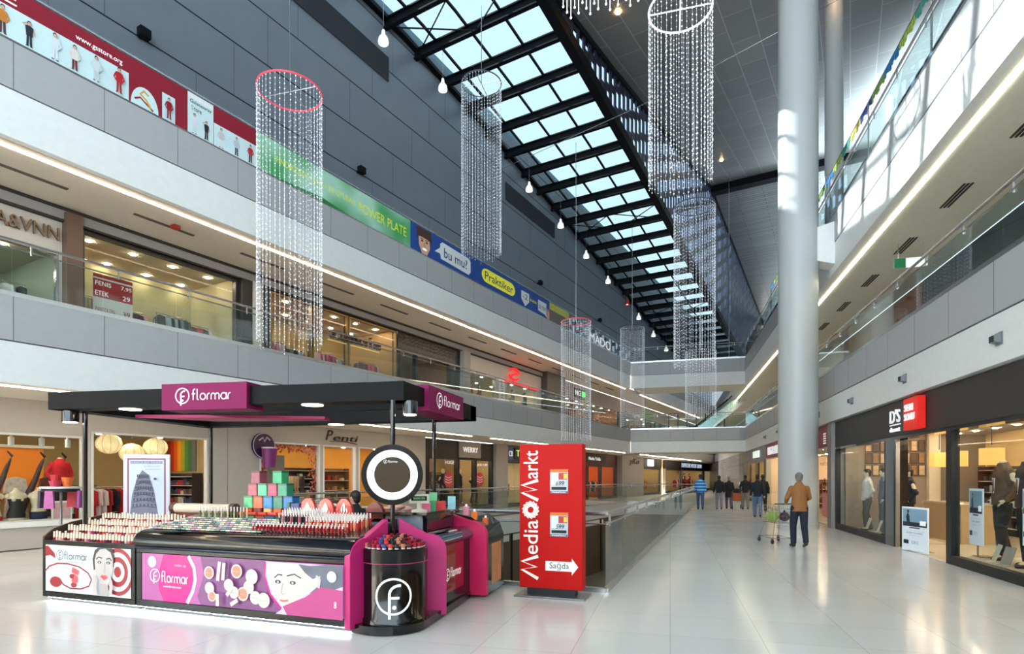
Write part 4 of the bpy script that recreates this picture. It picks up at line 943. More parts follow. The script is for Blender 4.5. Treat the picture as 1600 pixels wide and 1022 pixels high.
t = thing('shop_sign', 'blocky white letters on black in the far distance', 'sign', LF, (65.5, 16.38, 2.68)); MB().box(0, 11, -0.06, 0, 0, 0.7, BLACKM).build('panel', t); MB().text('DEPECHE MODE GIYIM', 0.4, 10.4, 0.12, 0.58, -0.06, mat('letter_pale', (200, 216, 236), 0.4, emit=0.4), 0.03).build('lettering', t)
rack(LF, 67, 17.4, 0.03, 8, 16, 'red', W7)
for s_ in (69.5, 72.0): mannequin(LF, s_, 16.9, 0.2, 180, 'tall mannequin in red in the far distance', 'far', 1.9, group='red mannequins in the far shop', top=(150, 30, 30), bottom=(90, 30, 30), head=True)
shop(LF, 77.6, 83.5, 16.4, 0, 2.55, 3.45, 'last tan shop front at the end of the left walkway', [(78, 83, 0.2, 2.5, True)], DKG, MGREY, DKG, TANW, 3.2, 'last shop on the left')

# ---- one floor up, left
HB = mat('header_grey', (140, 138, 140), 0.5)
def top_band(x0, x1): struct('trim_4', MB().box(x0, x1, 16.3, 16.4, 7.83, 8.05, HB).box(x0, x1, 16.28, 16.4, 8.05, 8.13, mat('dark_line', (44, 32, 28), 0.6)).box(x0, x1, 16.28, 16.4, 7.78, 7.83, mat('dark_line')), LF)
top_band(-8, 32.6)
U1 = 'upper shop at the picture edge'
shop(LF, -6, 6.68, 16.4, 5.0, 7.05, 7.8, 'upper shop front with brown carved letters, at the left edge of the picture', [(-5, 6.6, 5.05, 7.02, True)], LGREY, LGREY, CHROME, mat('grey_green_back', (126, 136, 126), 0.6), 3.2, U1)
t = thing('shop_sign', 'brown three-dimensional letters BA&VNN on a pale band', 'sign', LF, (5.2, 16.38, 7.3)); MB().text('BA&VNN', 0, 1.4, 0, 0.30, 0, mat('bronze_letter', (110, 90, 70), 0.4, 0.3), 0.06).build('lettering', t)
rack(LF, 5.0, 17.6, 5.03, 1.4, 5, 'grey', U1)
struct('column', MB().box(6.68, 7.02, 16.15, 16.4, 5.0, 8.0, mat('brown_pillar', (96, 74, 62), 0.5)), LF)
U2 = 'upper shop with the red price board'
shop(LF, 7.02, 11.34, 16.4, 5.0, 7.75, 7.8, 'upper shop window with an olive back wall and a red price board', [(7.1, 11.3, 5.05, 7.74, True)], DKG, DKG, DKG, mat('olive_back', (168, 156, 122), 0.7), 2.4, U2, lights=1.05)
t = thing('price_board', 'red and white price board reading FENIS, ETEK, PANTOLON, GOMLEK', 'sign', LF, (7.5, 16.75, 5.15)); o = MB().box(0, 0.95, 0, 0.02, 0, 1.75, mat('board_white', (226, 220, 220), 0.5)).build('board', t)
mb = MB(); PR = mat('board_red', (170, 32, 44), 0.5)
mb.a_rect(0, 0.95, 1.15, 1.62, 0, PR); mb.a_rect(0, 0.95, 1.66, 1.75, 0, PR); mb.a_rect(0, 0.95, 0.0, 0.28, 0, PR)
mb.text('FENIS', 0.05, 0.42, 1.46, 1.57, 0, TXW); mb.text('7,95', 0.66, 0.92, 1.46, 1.57, 0, TXW); mb.text('ETEK', 0.05, 0.36, 1.2, 1.32, 0, TXW); mb.text('29', 0.7, 0.88, 1.2, 1.32, 0, TXW)
mb.text('PANTOLON', 0.05, 0.5, 0.78, 0.9, 0, PR); mb.text('39', 0.7, 0.88, 0.78, 0.9, 0, PR); mb.text('GOMLEK', 0.05, 0.48, 0.08, 0.2, 0, TXW); mb.text('29,95', 0.6, 0.9, 0.08, 0.2, 0, TXW); mb.a_stroke([(0.1, 0.35), (0.3, 0.55), (0.5, 0.6), (0.7, 0.5)], 0.03, 0, PR)
mb.build('print', t)
for i in range(4): rack(LF, 7.3 + 1.0 * i, 17.2 + 0.5 * (i % 2), 5.03, 0.9, 8, ['warm', 'pink', 'grey', 'red'][i], U2)
struct('column', MB().box(11.34, 11.7, 16.2, 16.4, 5.0, 7.8, BLACKM).box(11.7, 12.0, 16.15, 16.4, 5, 7.8, LGREY), LF)
U3 = 'upper shop with gold letters'
shop(LF, 12.0, 18.65, 16.4, 5.0, 7.75, 7.8, 'upper golden shop window with round bronze letters, behind the red-ringed bead curtain', [(12.5, 14.2, 5.05, 7.74, True), (14.25, 15.9, 5.05, 7.74, True), (15.95, 18.6, 5.05, 7.74, True)], DKG, BLACKM, mat('gold_frame', (150, 120, 70), 0.4, 0.4), mat('gold_back', (176, 138, 84), 0.6), 3.0, U3, lights=1.1)
t = thing('shop_sign', 'rounded bronze letters reading accessorize in the upper golden window', 'sign', LF, (14.95, 16.36, 6.72)); MB().text('accessorize', 0, 2.6, 0, 0.42, 0, mat('bronze_dark', (60, 38, 26), 0.35, 0.3), 0.10, bold=0.02).build('lettering', t)
MB().box(0.0, 2.7, 0.06, 0.08, -0.06, -0.02, mat('gold_bar', (226, 180, 110), 0.4, emit=0.3)).build('glow_bar', t)
for i in range(5): rack(LF, 12.7 + 1.15 * i, 17.3 + 0.4 * (i % 2), 5.03, 1.0, 9, ['pink', 'grey'][i % 2], U3)
for i, s_ in enumerate((13.3, 15.0, 16.4)):
    t = tag(MB().box(0, 1.1, 0, 0.03, 0, 1.0, mat('pink_panel', (226, 176, 192), 0.6)).build('pink_board', None, LF, (s_, 18.4, 5.3)), 'pale pink display panel in the upper golden shop', 'panel', 'pink panels in the upper golden shop')
U4 = 'upper shop with the black scaly front'
SCA = mat('scale_black', (34, 30, 30), 0.3, bump=1.0, scale=5)
shop(LF, 18.7, 23.2, 16.4, 5.0, 7.35, 7.8, 'upper black shop front with a wavy relief and a wide warm doorway', [(18.8, 19.9, 5.05, 7.1, True), (19.95, 22.4, 5.0, 7.1, False)], SCA, SCA, BLACKM, mat('umber_back', (150, 108, 70), 0.6), 3.2, U4, lights=2.4)
mb = MB()
for r_ in range(4):
    for k in range(16): x = 0.14 + 0.28 * k; z = 2.2 + 0.14 * r_; mb.tube([(x - 0.14, -0.01, z), (x, -0.02, z + 0.1), (x + 0.14, -0.01, z)], 0.012, mat('relief_line', (70, 66, 70), 0.3), 4)
tag(mb.build('relief_band', None, LF, (18.7, 16.38, 5.1)), 'wavy black relief band over the upper black doorway', 'panel')
rack(LF, 18.9, 17.4, 5.03, 0.9, 6, 'grey', U4); rack(LF, 20.3, 18.8, 5.03, 1.8, 9, 'mix', U4)
struct('column', MB().box(23.2, 23.75, 16.15, 16.4, 5.0, 7.8, MGREY), LF)
U5 = 'upper shop with the red swirl'
shop(LF, 23.8, 31.8, 16.4, 5.0, 7.0, 7.8, 'upper grey shop front with a red swirl sign', [(23.9, 26.5, 5.05, 6.95, True), (27.6, 31.2, 5.05, 6.95, True)], LGREY, LGREY, LGREY, CREAM, 3.2, U5)
t = thing('shop_sign', 'red double swirl logo over a long red bar on the upper grey shop front', 'sign', LF, (27.6, 16.36, 6.95)); RL = mat('neon_red', (232, 30, 36), 0.4, emit=0.8)
mb = MB()
for sg in (1, -1):
    cx, cz = 0.75 , 0.48; P_ = [(cx + sg * (0.62 * math.cos(a) * (1 - 0.05 * a)), cz + sg * (0.30 * math.sin(a))) for a in [0.2 + 0.25 * k for k in range(11)]]
    mb.tube([(x, -0.05, z) for x, z in P_], [0.03 + 0.05 * math.sin(math.pi * k / 10) for k in range(11)], RL, 8)
mb.tube([(0.45, -0.05, 0.40), (0.75, -0.05, 0.48), (1.05, -0.05, 0.56)], 0.05, RL, 8).build('swirl', t, smooth=True); MB().box(-0.3, 3.6, -0.1, 0, -0.05, 0.05, RL).build('bar', t)
t = thing('vertical_banner', 'narrow white banner with black vertical letters beside the red swirl shop', 'banner', LF, (26.75, 16.36, 5.2)); MB().box(0, 0.6, -0.02, 0, 0, 1.75, WHITE).build('board', t); MB().text('INDIRIM', 0.16, 0.46, 0.1, 1.65, -0.02, TXK, 0.0, rot=90).build('lettering', t)
for i, s_ in enumerate((24.3, 25.0, 25.8)): mannequin(LF, s_, 17.0, 5.05, 180, 'mannequin in red and grey winter wear in the upper window left of the swirl', 'u5', 1.5, group='mannequins left of the red swirl', top=(150, 60, 60), bottom=(70, 70, 76), head=True)
for i, (s_, lab) in enumerate(((29.3, 'mannequin in a grey coat under the long red bar'), (30.8, 'mannequin in a black coat at the right end under the red bar'))): mannequin(LF, s_, 17.0, 5.05, 180, lab, 'u6%d' % i, 1.7, top=[(120, 124, 118), (30, 28, 28)][i], bottom=(50, 46, 46), head=True)
struct('column', MB().box(31.8, 34.5, 16.0, 16.9, 5.0, 8.13, mat('dark_pier', (74, 70, 72), 0.5)), LF)
U6 = 'upper shop with the green light'
shop(LF, 34.6, 46, 16.4, 5.0, 7.1, 8.1, 'upper shop front with a small green lit sign', [(35, 39, 5.05, 7.05, True), (40, 45.6, 5.05, 7.05, True)], MGREY, MGREY, DKG, mat('orange_back', (206, 130, 60), 0.6), 3.2, U6)
t = thing('shop_sign', 'small dark sign with a green lit corner, behind the bead curtain over the totem', 'sign', LF, (36.6, 16.36, 7.2)); MB().box(0, 1.9, -0.05, 0, 0, 0.6, BLACKM).build('panel', t); MB().text('NG', 0.1, 1.0, 0.12, 0.48, -0.05, TXW, 0.02).box(1.2, 1.8, -0.08, -0.05, 0.1, 0.5, mat('green_glow', (60, 180, 90), 0.4, emit=0.8)).build('lettering', t)
rack(LF, 35.4, 17.6, 5.03, 3.0, 10, 'mix', U6); rack(LF, 41, 17.6, 5.03, 3.5, 10, 'warm', U6)
U7 = 'upper shops past the bridge'
shop(LF, 46.2, 82, 16.4, 5.0, 7.1, 8.1, 'long upper shop front past the far bridge', [(47, 56, 5.05, 7.05, True), (57, 68, 5.05, 7.05, True), (69, 81, 5.05, 7.05, True)], MGREY, MGREY, DKG, TANW, 3.2, U7, lights=5)
t = thing('shop_sign', 'green glowing sign on the upper floor past the far bridge', 'sign', LF, (52, 16.36, 7.2)); MB().box(0, 3, -0.05, 0, 0, 0.6, mat('green_dark', (40, 90, 50), 0.4, emit=0.4)).build('panel', t)

# ---- right side, one floor up: dark shops behind the railing
def rsh(y0, y1, **k): return (-y1, -y0)
shop(RF, -13.2, 3, 8.0, 5.0, 7.2, 8.1, 'upper right shop front of dark glass at the picture edge', [(-12.9, -7, 5.05, 7.15, True), (-6.8, 2.5, 5.05, 7.15, True)], mat('dark_fascia', (58, 58, 58), 0.4), DKG, DKG, mat('dark_back', (70, 68, 66), 0.6), 3.0, 'dark upper right shop', lights=3)
shop(RF, -22, -13.3, 8.0, 5.0, 7.2, 8.1, 'upper right shop front of dark stone with white lettering', [(-21.5, -17.8, 5.05, 7.15, True), (-17.4, -13.8, 5.05, 7.15, True)], mat('dark_fascia'), DKG, DKG, mat('dark_back'), 3.0, 'upper right lettered shop', lights=3)
t = thing('shop_sign', 'white capitals on the dark upper right shop front', 'sign', RF, (-19.3, 7.96, 6.05)); MB().text('AYRLINE', 0, 2.6, 0, 0.55, 0, TXW, 0.05).build('lettering', t)
shop(RF, -31, -22.1, 8.0, 5.0, 7.2, 8.1, 'upper right brown shop front just past the column', [(-30.5, -22.6, 5.05, 7.15, True)], mat('brown_fascia', (150, 96, 66), 0.5), mat('brown_fascia'), DKG, mat('rust_back', (176, 100, 60), 0.6), 3.0, 'upper right brown shop', lights=3)
shop(RF, -43, -31.2, 8.0, 5.0, 7.2, 8.1, 'upper right salmon shop front far along', [(-42, -32, 5.05, 7.15, True)], CREAM, CREAM, DKG, mat('salmon_back', (226, 120, 90), 0.6), 3.0, 'upper right salmon shop', lights=3)
shop(RF, -82, -43.2, 8.0, 5.0, 7.2, 8.1, 'upper right shop front past the far bridge', [(-60, -45, 5.05, 7.15, True), (-80, -62, 5.05, 7.15, True)], MGREY, MGREY, DKG, TANW, 3.0, 'upper right far shop', lights=6)
t = tag(MB().box(-0.04, 0.04, 0, 0.04, 0, 0.5, DKG).box(-0.9, 0.9, 0, 0.04, 0.45, 1.4, mat('screen_blue', (150, 190, 220), 0.3, emit=0.6, var=0.4, scale=8)).build('screen', None, RF, (-24.6, 7.2, 5.02)), 'pale blue glowing screen on the upper right balcony past the column', 'screen')

# ---- ground floor right: suit shop
DSX = -20.84
W8 = 'suit shop'
def rs(y): return -y
t = thing('shopfront', 'charcoal suit shop front with black window frames on the right', 'shopfront', RF, (-20.84, 5.13, 0))
q = lambda y: 20.84 - y      # distance along from the far end
MB().box(0, 25, 0, 0.25, 2.62, 3.43, CHAR).build('fascia', t)
MB().box(0, 25, 0.02, 0.3, 2.55, 2.62, BLACK).build('header', t)
for ya, yb in ((20.84, 16.3), (12.9, 8.2), (8.1, 3.2)):
    fr = MB().box(q(ya), q(yb), 0, 0.14, 0, 0.17, BLACKM).box(q(ya), q(ya) + 0.09, 0, 0.14, 0.17, 2.55, BLACKM).box(q(yb) - 0.09, q(yb), 0, 0.14, 0.17, 2.55, BLACKM).build('window_frame', t)
    MB().box(q(ya) + 0.09, q(yb) - 0.09, 0.05, 0.06, 0.17, 2.55, SHOPG).build('glass_pane', fr)
MB().box(q(16.3), q(15.75), 0, 0.3, 0, 2.55, BLACK).build('pier', t)
MB().box(q(13.03), q(12.9), 0, 0.14, 0, 2.55, BLACKM).build('pier', t)
MB().box(q(15.75), q(15.66), 0.02, 0.1, 0, 2.55, CHROME).build('door_jamb', t)
struct('wall_right', MB().box(-21.35, -20.84, 5.02, 5.4, 0, 3.43, MGREY), RF)
struct('floor', MB().box(-20.84, 6, 5.2, 9.2, 0.0, 0.012, mat('cream_floor', (226, 214, 190), 0.25)), RF)
struct('ceiling', MB().box(-20.84, 6, 5.35, 9.2, 2.95, 3.0, mat('shop_ceiling')), RF)
BKW = mat('suit_back', (226, 190, 138), 0.6)
struct('wall_back', MB().box(-20.84, 6, 9.2, 9.3, 0, 3.0, BKW), RF)
struct('wall_side', MB().box(-20.84, -20.74, 5.4, 9.2, 0, 3.0, mat('taupe_wall', (150, 136, 122), 0.6)), RF)
struct('wall_side', MB().box(-20.74, -20.55, 7.65, 7.95, 0, 3.0, CREAM), RF)
for y in (20, 19, 18, 17, 15.8, 14.6, 13.4, 12.2, 11, 10, 8, 5.5):
    for dp in (5.8, 6.9, 8.2): downlight(RF, (-y, dp, 2.95), 'downlights in the suit shop', 'small round glowing downlight in the ceiling of the suit shop')
# the sign
t = thing('shop_sign', 'red box sign with white capitals SERI SONU and white D\'S damat beside it', 'sign', RF, (-15.9, 5.11, 2.66))
MB().box(1.25, 2.0, -0.15, 0, 0.02, 0.70, mat('sign_red', (214, 30, 22), 0.4, emit=0.25)).build('red_box', t)
MB().text("D'S", 0.02, 0.64, 0.27, 0.58, 0, TXW, 0.03).box(0.02, 0.66, -0.03, 0, 0.21, 0.235, TXW).text('damat', 0.02, 0.64, 0.06, 0.17, 0, TXW, 0.03, bold=0.02).build('lettering', t)
MB().text('SERI', 1.33, 1.78, 0.42, 0.57, -0.15, TXW, 0.02, bold=0.02).text('SONU', 1.33, 1.86, 0.22, 0.37, -0.15, TXW, 0.02, bold=0.02).build('box_lettering', t)
# photo wall
mb = MB(); PH = [mat('photo_a', (150, 116, 84), 0.5, var=0.6, scale=8), mat('photo_b', (206, 176, 140), 0.5, var=0.6, scale=9), mat('photo_c', (90, 70, 56), 0.5, var=0.6, scale=7)]
p0 = None
for k in range(24):
    x = 5.95 + 0.21 * (k % 8); z = 1.70 + 0.38 * (k // 8)
    if p0 is None: p0 = thing('photo_frame', 'brown framed photograph on the end wall of the suit shop', 'picture frame', FF, (x, 20.72, z), group='framed photographs on the suit shop end wall'); MB().box(0, 0.18, -0.02, 0, 0, 0.34, mat('frame_brown', (70, 50, 38), 0.5)).build('frame', p0); MB().box(0.015, 0.165, -0.024, -0.02, 0.02, 0.32, PH[1]).build('photograph', p0)
    else: dup(p0, FF, (x, 20.72, z), mats={'photograph': PH[k % 3]})
# pendant shades
p0 = None
for y, dp, lab in ((19.6, 7.55, 'square cream lampshade glowing over the counter behind the suit shop door'), (18.65, 7.6, 'square cream lampshade seen through the near suit window, beside the frame'), (16.85, 7.6, 'square cream lampshade farthest to the near end of the suit shop')):
    if p0 is None:
        p0 = thing('hanging_lamp', lab, 'lamp', RF, (-y, dp, 1.95)); MB().box(-0.19, 0.19, -0.19, 0.19, 0, 0.42, mat('shade_glow', (240, 196, 112), 0.6, emit=0.25)).build('shade', p0); MB().tube([(0, 0, 0.5), (0, 0, 1.0)], 0.01, BLACKM, 5).build('cable', p0)
    else: dup(p0, RF, (-y, dp, 1.95), label=lab)
t = thing('sales_counter', 'pale wood sales counter inside the suit shop door', 'counter', RF, (-18.9, 6.9, 0.012)); MB().box(0, 2.2, 0, 0.7, 0, 0.95, mat('pale_wood', (216, 180, 130), 0.4)).build('body', t); MB().box(-0.03, 2.23, -0.03, 0.73, 0.95, 0.99, mat('counter_top', (230, 214, 186), 0.3)).build('top', t)
shelf(RF, -20.4, 8.85, 0.012, 2.2, 6, 6, 'grey', W8, 1.95, (50, 34, 26)); shelf(RF, -17.6, 8.85, 0.012, 2.2, 6, 6, 'mix', W8, 1.95, (50, 34, 26)); shelf(RF, -14.8, 8.85, 0.012, 2.2, 6, 6, 'grey', W8, 1.95, (50, 34, 26))
TIE = mat('tie_wine', (96, 24, 40), 0.4)
mannequin(RF, -19.8, 5.75, 0.05, 180, 'mannequin in a white shirt and grey trousers at the far end of the suit window', 'd1', 1.85, top=(222, 222, 226), bottom=(90, 90, 94), tie=None, head=True, hair=BLACKM)
mannequin(RF, -19.0, 6.05, 0.05, 180, 'mannequin in a charcoal coat beside the one in the white shirt', 'd2', 1.85, top=(70, 70, 74), bottom=(60, 60, 62), tie=TIE, head=True, hair=BLACKM)
mannequin(RF, -18.2, 5.7, 0.05, 180, 'mannequin in a slate grey suit nearest the black pier', 'd3', 1.85, top=(96, 102, 116), bottom=(84, 88, 98), tie=TIE, head=True, hair=BLACKM)
mannequin(RF, -15.15, 5.9, 0.05, 180, 'mannequin in a navy suit seen through the suit shop doorway', 'd4', 1.82, top=(26, 30, 44), bottom=(28, 30, 40), tie=TIE, head=True, hair=BLACKM, body_=None) if False else mannequin(RF, -17.3, 5.98, 0.05, 180, 'mannequin in a navy suit seen through the suit shop doorway', 'd4', 1.85, top=(26, 30, 44), bottom=(28, 30, 40), tie=TIE, head=True, hair=BLACKM)
mannequin(RF, -12.35, 5.75, 0.17, 180, 'headless mannequin in a brown checked suit jacket', 'd5', 2.0, top=(96, 76, 60), bottom=(30, 28, 30), tie=TIE)
mannequin(RF, -11.4, 5.65, 0.17, 180, 'headless mannequin in a dark suit at the right edge of the picture', 'd6', 2.0, top=(54, 46, 44), bottom=(34, 32, 32), tie=TIE)
# notices
def notice(F, loc, w, h, lab, rz=0, stand=True, leg=0.0):
    t = thing('poster_board', lab, 'poster', F, loc, rz)
    MB().box(-w / 2, w / 2, 0, 0.02, leg, leg + h, mat('notice_white', (226, 236, 244), 0.4, emit=0.12)).build('board', t)
    m = MB(); k = mat('notice_dark', (46, 56, 74), 0.5); b = mat('notice_blue', (150, 186, 214), 0.5)
    m.a_rect(-w * .46, w * .46, leg + h * .56, leg + h * .96, 0, b); m.a_rect(-w * .46, w * .46, leg + h * .56, leg + h * .66, 0, k); m.a_poly([(-w * .3, leg + h * .64), (-w * .33, leg + h * .78), (-w * .26, leg + h * .88), (-w * .2, leg + h * .80), (-w * .18, leg + h * .64)], 0, k)
    m.a_ell(-w * .25, leg + h * .90, w * .04, w * .045, 0, k); m.a_rect(w * .2, w * .42, leg + h * .60, leg + h * .70, 0, TXW)
    m.a_rect(-w * .2, w * .2, leg + h * .52, leg + h * .545, 0, k)
    m.text('OF SIZE TO DAMAT', -w * .32, w * .32, leg + h * .40, leg + h * .43, 0, k); m.text('yeni sezon', -w * .42, w * .42, leg + h * .455, leg + h * .475, 0, b); m.text('indirim', -w * .2, w * .2, leg + h * .35, leg + h * .37, 0, b)
    m.a_rect(-w * .42, -w * .22, leg + h * .16, leg + h * .25, 0, k); m.text('DKS', -w * .1, w * .16, leg + h * .17, leg + h * .24, 0, b)
    m.build('print', t)
    if stand: MB().box(-w * .3, w * .3, 0.0, 0.25, 0, 0.015, CHROME).box(-0.015, 0.015, 0.02, 0.04, 0, leg + h * .8, CHROME).build('stand', t)
notice(RF, (-14.72, 5.2, 0.012), 0.86, 0.98, 'white poster with a dark photo strip standing in the suit shop doorway', 14)
notice(RF, (-12.75, 5.5, 0.17), 0.5, 1.05, 'tall white poster inside the near suit window, before the brown suit', 0, True, 0.22)
notice(RF, (-17.0, 5.5, 0.17), 0.55, 1.5, 'narrow white poster inside the far suit window, before the slate suit', 0, True, 0.1)
notice(RF, (-10.85, 5.4, 0.17), 0.4, 0.9, 'white poster cut off by the right edge of the picture', 0, True, 0.4)
p0 = None
for k, (y, dp, c, r_) in enumerate(((18.8, 5.45, 0, 0), (18.3, 5.5, 1, 8), (17.8, 5.42, 0, -6), (17.3, 5.5, 1, 4), (16.9, 5.42, 2, 10), (11.95, 5.42, 3, -10), (11.5, 5.38, 1, 12), (10.6, 5.4, 2, 0))):
    lab = 'small price card leaning on the floor of the suit window'; 
    if p0 is None:
        p0 = MB().prism([(-0.10, 0), (0.0, 0.0), (0.0, 0.02), (0.10, 0.30), (0.09, 0.31), (-0.01, 0.02)], -0.11, 0.11, mat('card_cream', (226, 222, 196), 0.5), 'x').build('price_card', None, RF, (-y, dp, 0.18), r_); tag(p0, lab, 'card', 'price cards on the suit window floor')
    else: dup(p0, RF, (-y, dp, 0.18), r_, mats={0: [mat('card_cream'), mat('card_grey', (160, 150, 140), 0.5), mat('card_blue', (150, 186, 200), 0.5), mat('card_cream')][c]})
MB_ = MB().box(0, 3.0, -0.9, 0, 0, 0.03, mat('window_floor', (206, 190, 166), 0.5))
tag(MB().box(-20.7, -16.4, 5.3, 6.5, 0.012, 0.045, mat('window_floor', (206, 190, 166), 0.5)).build('window_platform', None, RF), 'low beige platform under the far suit mannequins', 'platform')
tag(MB().box(-12.85, 2.0, 5.3, 6.6, 0.012, 0.165, mat('window_floor')).build('window_platform', None, RF), 'beige platform under the near suit mannequins', 'platform')
# maroon-signed shop past the column
W9 = 'peach shop past the column'
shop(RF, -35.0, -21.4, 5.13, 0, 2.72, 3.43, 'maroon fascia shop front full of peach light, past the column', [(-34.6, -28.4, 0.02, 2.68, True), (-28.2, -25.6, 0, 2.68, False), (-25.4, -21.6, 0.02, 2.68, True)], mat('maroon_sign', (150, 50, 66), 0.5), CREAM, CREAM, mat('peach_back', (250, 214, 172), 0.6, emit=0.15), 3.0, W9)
t = thing('shop_sign', 'white letters on the maroon fascia left of the column', 'sign', RF, (-34.2, 5.13, 2.85)); MB().text('BURGER PAVI', 0, 3.0, 0, 0.42, 0, TXW, 0.03).build('lettering', t)
t = thing('shop_sign', 'column of short white lines on the maroon fascia right of the column', 'sign', RF, (-22.2, 5.11, 2.8)); mb = MB()
for k in range(5): mb.box(0, 0.28, -0.02, 0, 0.08 * k, 0.08 * k + 0.04, TXW)
mb.build('lettering', t)
t = thing('window_graphic', 'red circles and blocks printed on the peach shop window beside the column', 'sticker', RF, (-23.0, 5.129, 0.3)); mb = MB(); PK = mat('coral', (222, 90, 80), 0.5)
mb.a_ring(0.35, 0.95, 0.22, 0.05, 0, PK); mb.a_ring(0.85, 1.05, 0.25, 0.05, 0, PK); mb.a_rect(0.55, 1.2, 0.0, 0.8, 0, mat('coral_pale', (236, 150, 140), 0.5)); mb.text('MARTIS', 0.2, 1.2, 1.75, 1.87, 0, mat('brown_print', (90, 40, 30), 0.5)); mb.a_ring(0.3, 0.45, 0.2, 0.04, 0, PK); mb.build('print', t)
shelf(RF, -34, 7.6, 0.03, 3.0, 4, 4, 'warm', W9, 1.5); shelf(RF, -30, 7.6, 0.03, 3.0, 4, 4, 'pink', W9, 1.5)
W10 = 'gold framed entrance'
shop(RF, -43.2, -35.1, 5.13, 0, 2.72, 3.43, 'grey fascia entrance with gold-lit glass at the far right', [(-42.6, -39, 0, 2.6, True), (-38.8, -35.5, 0, 2.6, True)], mat('slate_blue', (120, 124, 136), 0.5), DKG, mat('gold_frame'), TANW, 3.0, W10)
t = thing('shop_sign', 'pale illuminated panel on the grey fascia far along on the right', 'sign', RF, (-39.5, 5.08, 2.85)); MB().box(0, 2.6, -0.05, 0, 0, 0.4, mat('panel_pale', (206, 220, 206), 0.4, emit=0.5)).build('panel', t)
shop(RF, -83, -43.3, 5.13, 0, 2.72, 3.43, 'last shop front on the right past the far bridge', [(-60, -45, 0.1, 2.6, True), (-80, -62, 0.1, 2.6, True)], MGREY, MGREY, DKG, TANW, 3.0, 'last shop on the right', lights=6)
struct('ceiling', MB().box(-82, -20, 5.2, 12, 3.44, 3.46, SOFR), RF)
# end of the hall on the upper floor: glazed screen and stair
mb = MB()
for k in range(9): mb.box(-2 + k * 0.9, -1.9 + k * 0.9, 62, 62.1, 5, 8.1, DKG)
for z in (5.9, 6.8, 7.6): mb.box(-2, 5.2, 62, 62.1, z, z + 0.06, CHROME)
tag(mb.build('glazed_screen', None), 'dark grid screen at the far end of the upper floor', 'screen')
t = thing('escalator', 'escalator rising to the right past the far bridge', 'escalator', FF, (1.5, 52, 5.0))
MB().prism([(0, 0), (1.0, 0), (4.6, 3.0), (4.6, 3.6), (4.2, 3.6), (0.2, 0.5)], 0, 1.2, CHROME, 'y').build('truss', t)
for y in (-0.05, 1.25): MB().tube([(0, y, 1.0), (0.6, y, 1.0), (4.2, y, 4.1)], 0.05, BLACKM, 8).build('handrail', t); MB().prism([(0.1, 0.1), (1.0, 0.1), (4.2, 3.0), (4.2, 4.0), (0.6, 0.95), (0.1, 0.95)], y - 0.01, y + 0.01, GLASS, 'y').build('glass_side', t)
# ================================================================ COSMETICS KIOSK
KF = (-3.20, 5.48, 0, -4.7)
KS = (-2.60, 5.90, 0, 90)
KBLK = mat('kiosk_black', (9, 9, 11), 0.12, coat=0.25, spec=0.35)
def flogo(mb, cx, cz, r, y, m, w=None):
    """ring with a curved f standing through it"""
    w = w or r * 0.12
    mb.a_ring(cx, cz, r, w, y, m, 36)
    k = r / 1.0
    st = [(cx - 0.22 * k, cz - 1.28 * k), (cx - 0.22 * k, cz + 0.12 * k)] + [(cx - 0.22 * k + 0.55 * k * (1 - math.cos(a)), cz + 0.12 * k + 0.5 * k * math.sin(a)) for a in [math.pi / 2 * j / 8 for j in range(1, 9)]] + [(cx + 0.42 * k, cz + 0.62 * k)]
    mb.a_stroke(st, w * 1.25, y, m); mb.a_stroke([(cx + (-0.22 + 0.08 * j) * k, cz - 0.08 * k) for j in range(8)], w * 1.1, y, m)
    mb.a_ell(cx + 0.05 * k, cz - 0.62 * k, w, w, y, m, 12)
def lipst(mb, pts): pass
# --- left unit: nail lacquer steps
t = thing('nail_polish_counter', 'black kiosk counter with steps of nail polish and a white poster', 'counter', KF, (-4.93, 0, 0))
MB().box(0, 1.72, 0.02, 1.0, 0.06, 0.80, KBLK).build('body', t, bevel=0.012)
MB().box(0.05, 1.69, 0.08, 0.95, 0.0, 0.06, BLACKM).build('plinth', t)
MB().box(0, 1.72, -0.005, 0.03, 0.76, 0.82, KBLK).box(0, 1.72, -0.005, 0.03, 0.06, 0.13, KBLK).box(0, 0.05, -0.005, 0.03, 0.13, 0.76, KBLK).box(1.66, 1.72, -0.005, 0.03, 0.13, 0.76, KBLK).build('frame', t, bevel=0.006)
WD = mat('side_brown', (50, 30, 28), 0.3)
for x in (0.0, 1.69): MB().prism([(0.0, 0.80), (0.0, 0.86), (0.12, 0.96), (0.35, 1.03), (1.0, 1.14), (1.0, 0.80)], x, x + 0.03, WD, 'x').build('side_panel', t)
STEP = [(0.03, 0.80), (0.22, 0.88), (0.42, 0.95), (0.63, 1.02)]
for i, (y, z) in enumerate(STEP): MB().box(0.03, 1.69, y, y + 0.22, 0.78, z, mat('step_clear', (206, 190, 180), 0.2)).build('step', t)
# poster of the woman with circles
LB = dict(rough=0.25)
pw = mat('print_white', (196, 202, 208), 0.25, emit=0.18); pr = mat('print_crimson', (150, 40, 46), 0.25, emit=0.13); pg = mat('print_grey', (96, 100, 104), 0.25, emit=0.10)
pskin = mat('print_skin', (182, 174, 170), 0.25, emit=0.16); pdk = mat('print_dark', (52, 56, 60), 0.25, emit=0.06); plip = mat('print_lip', (206, 84, 90), 0.25, emit=0.16); psh = mat('print_shade', (168, 160, 158), 0.25, emit=0.13)
mb = MB(); X0, X1, Z0, Z1 = 0.06, 1.65, 0.14, 0.755; y = 0.0
mb.a_rect(X0, X1, Z0, Z1, -0.002, pw)
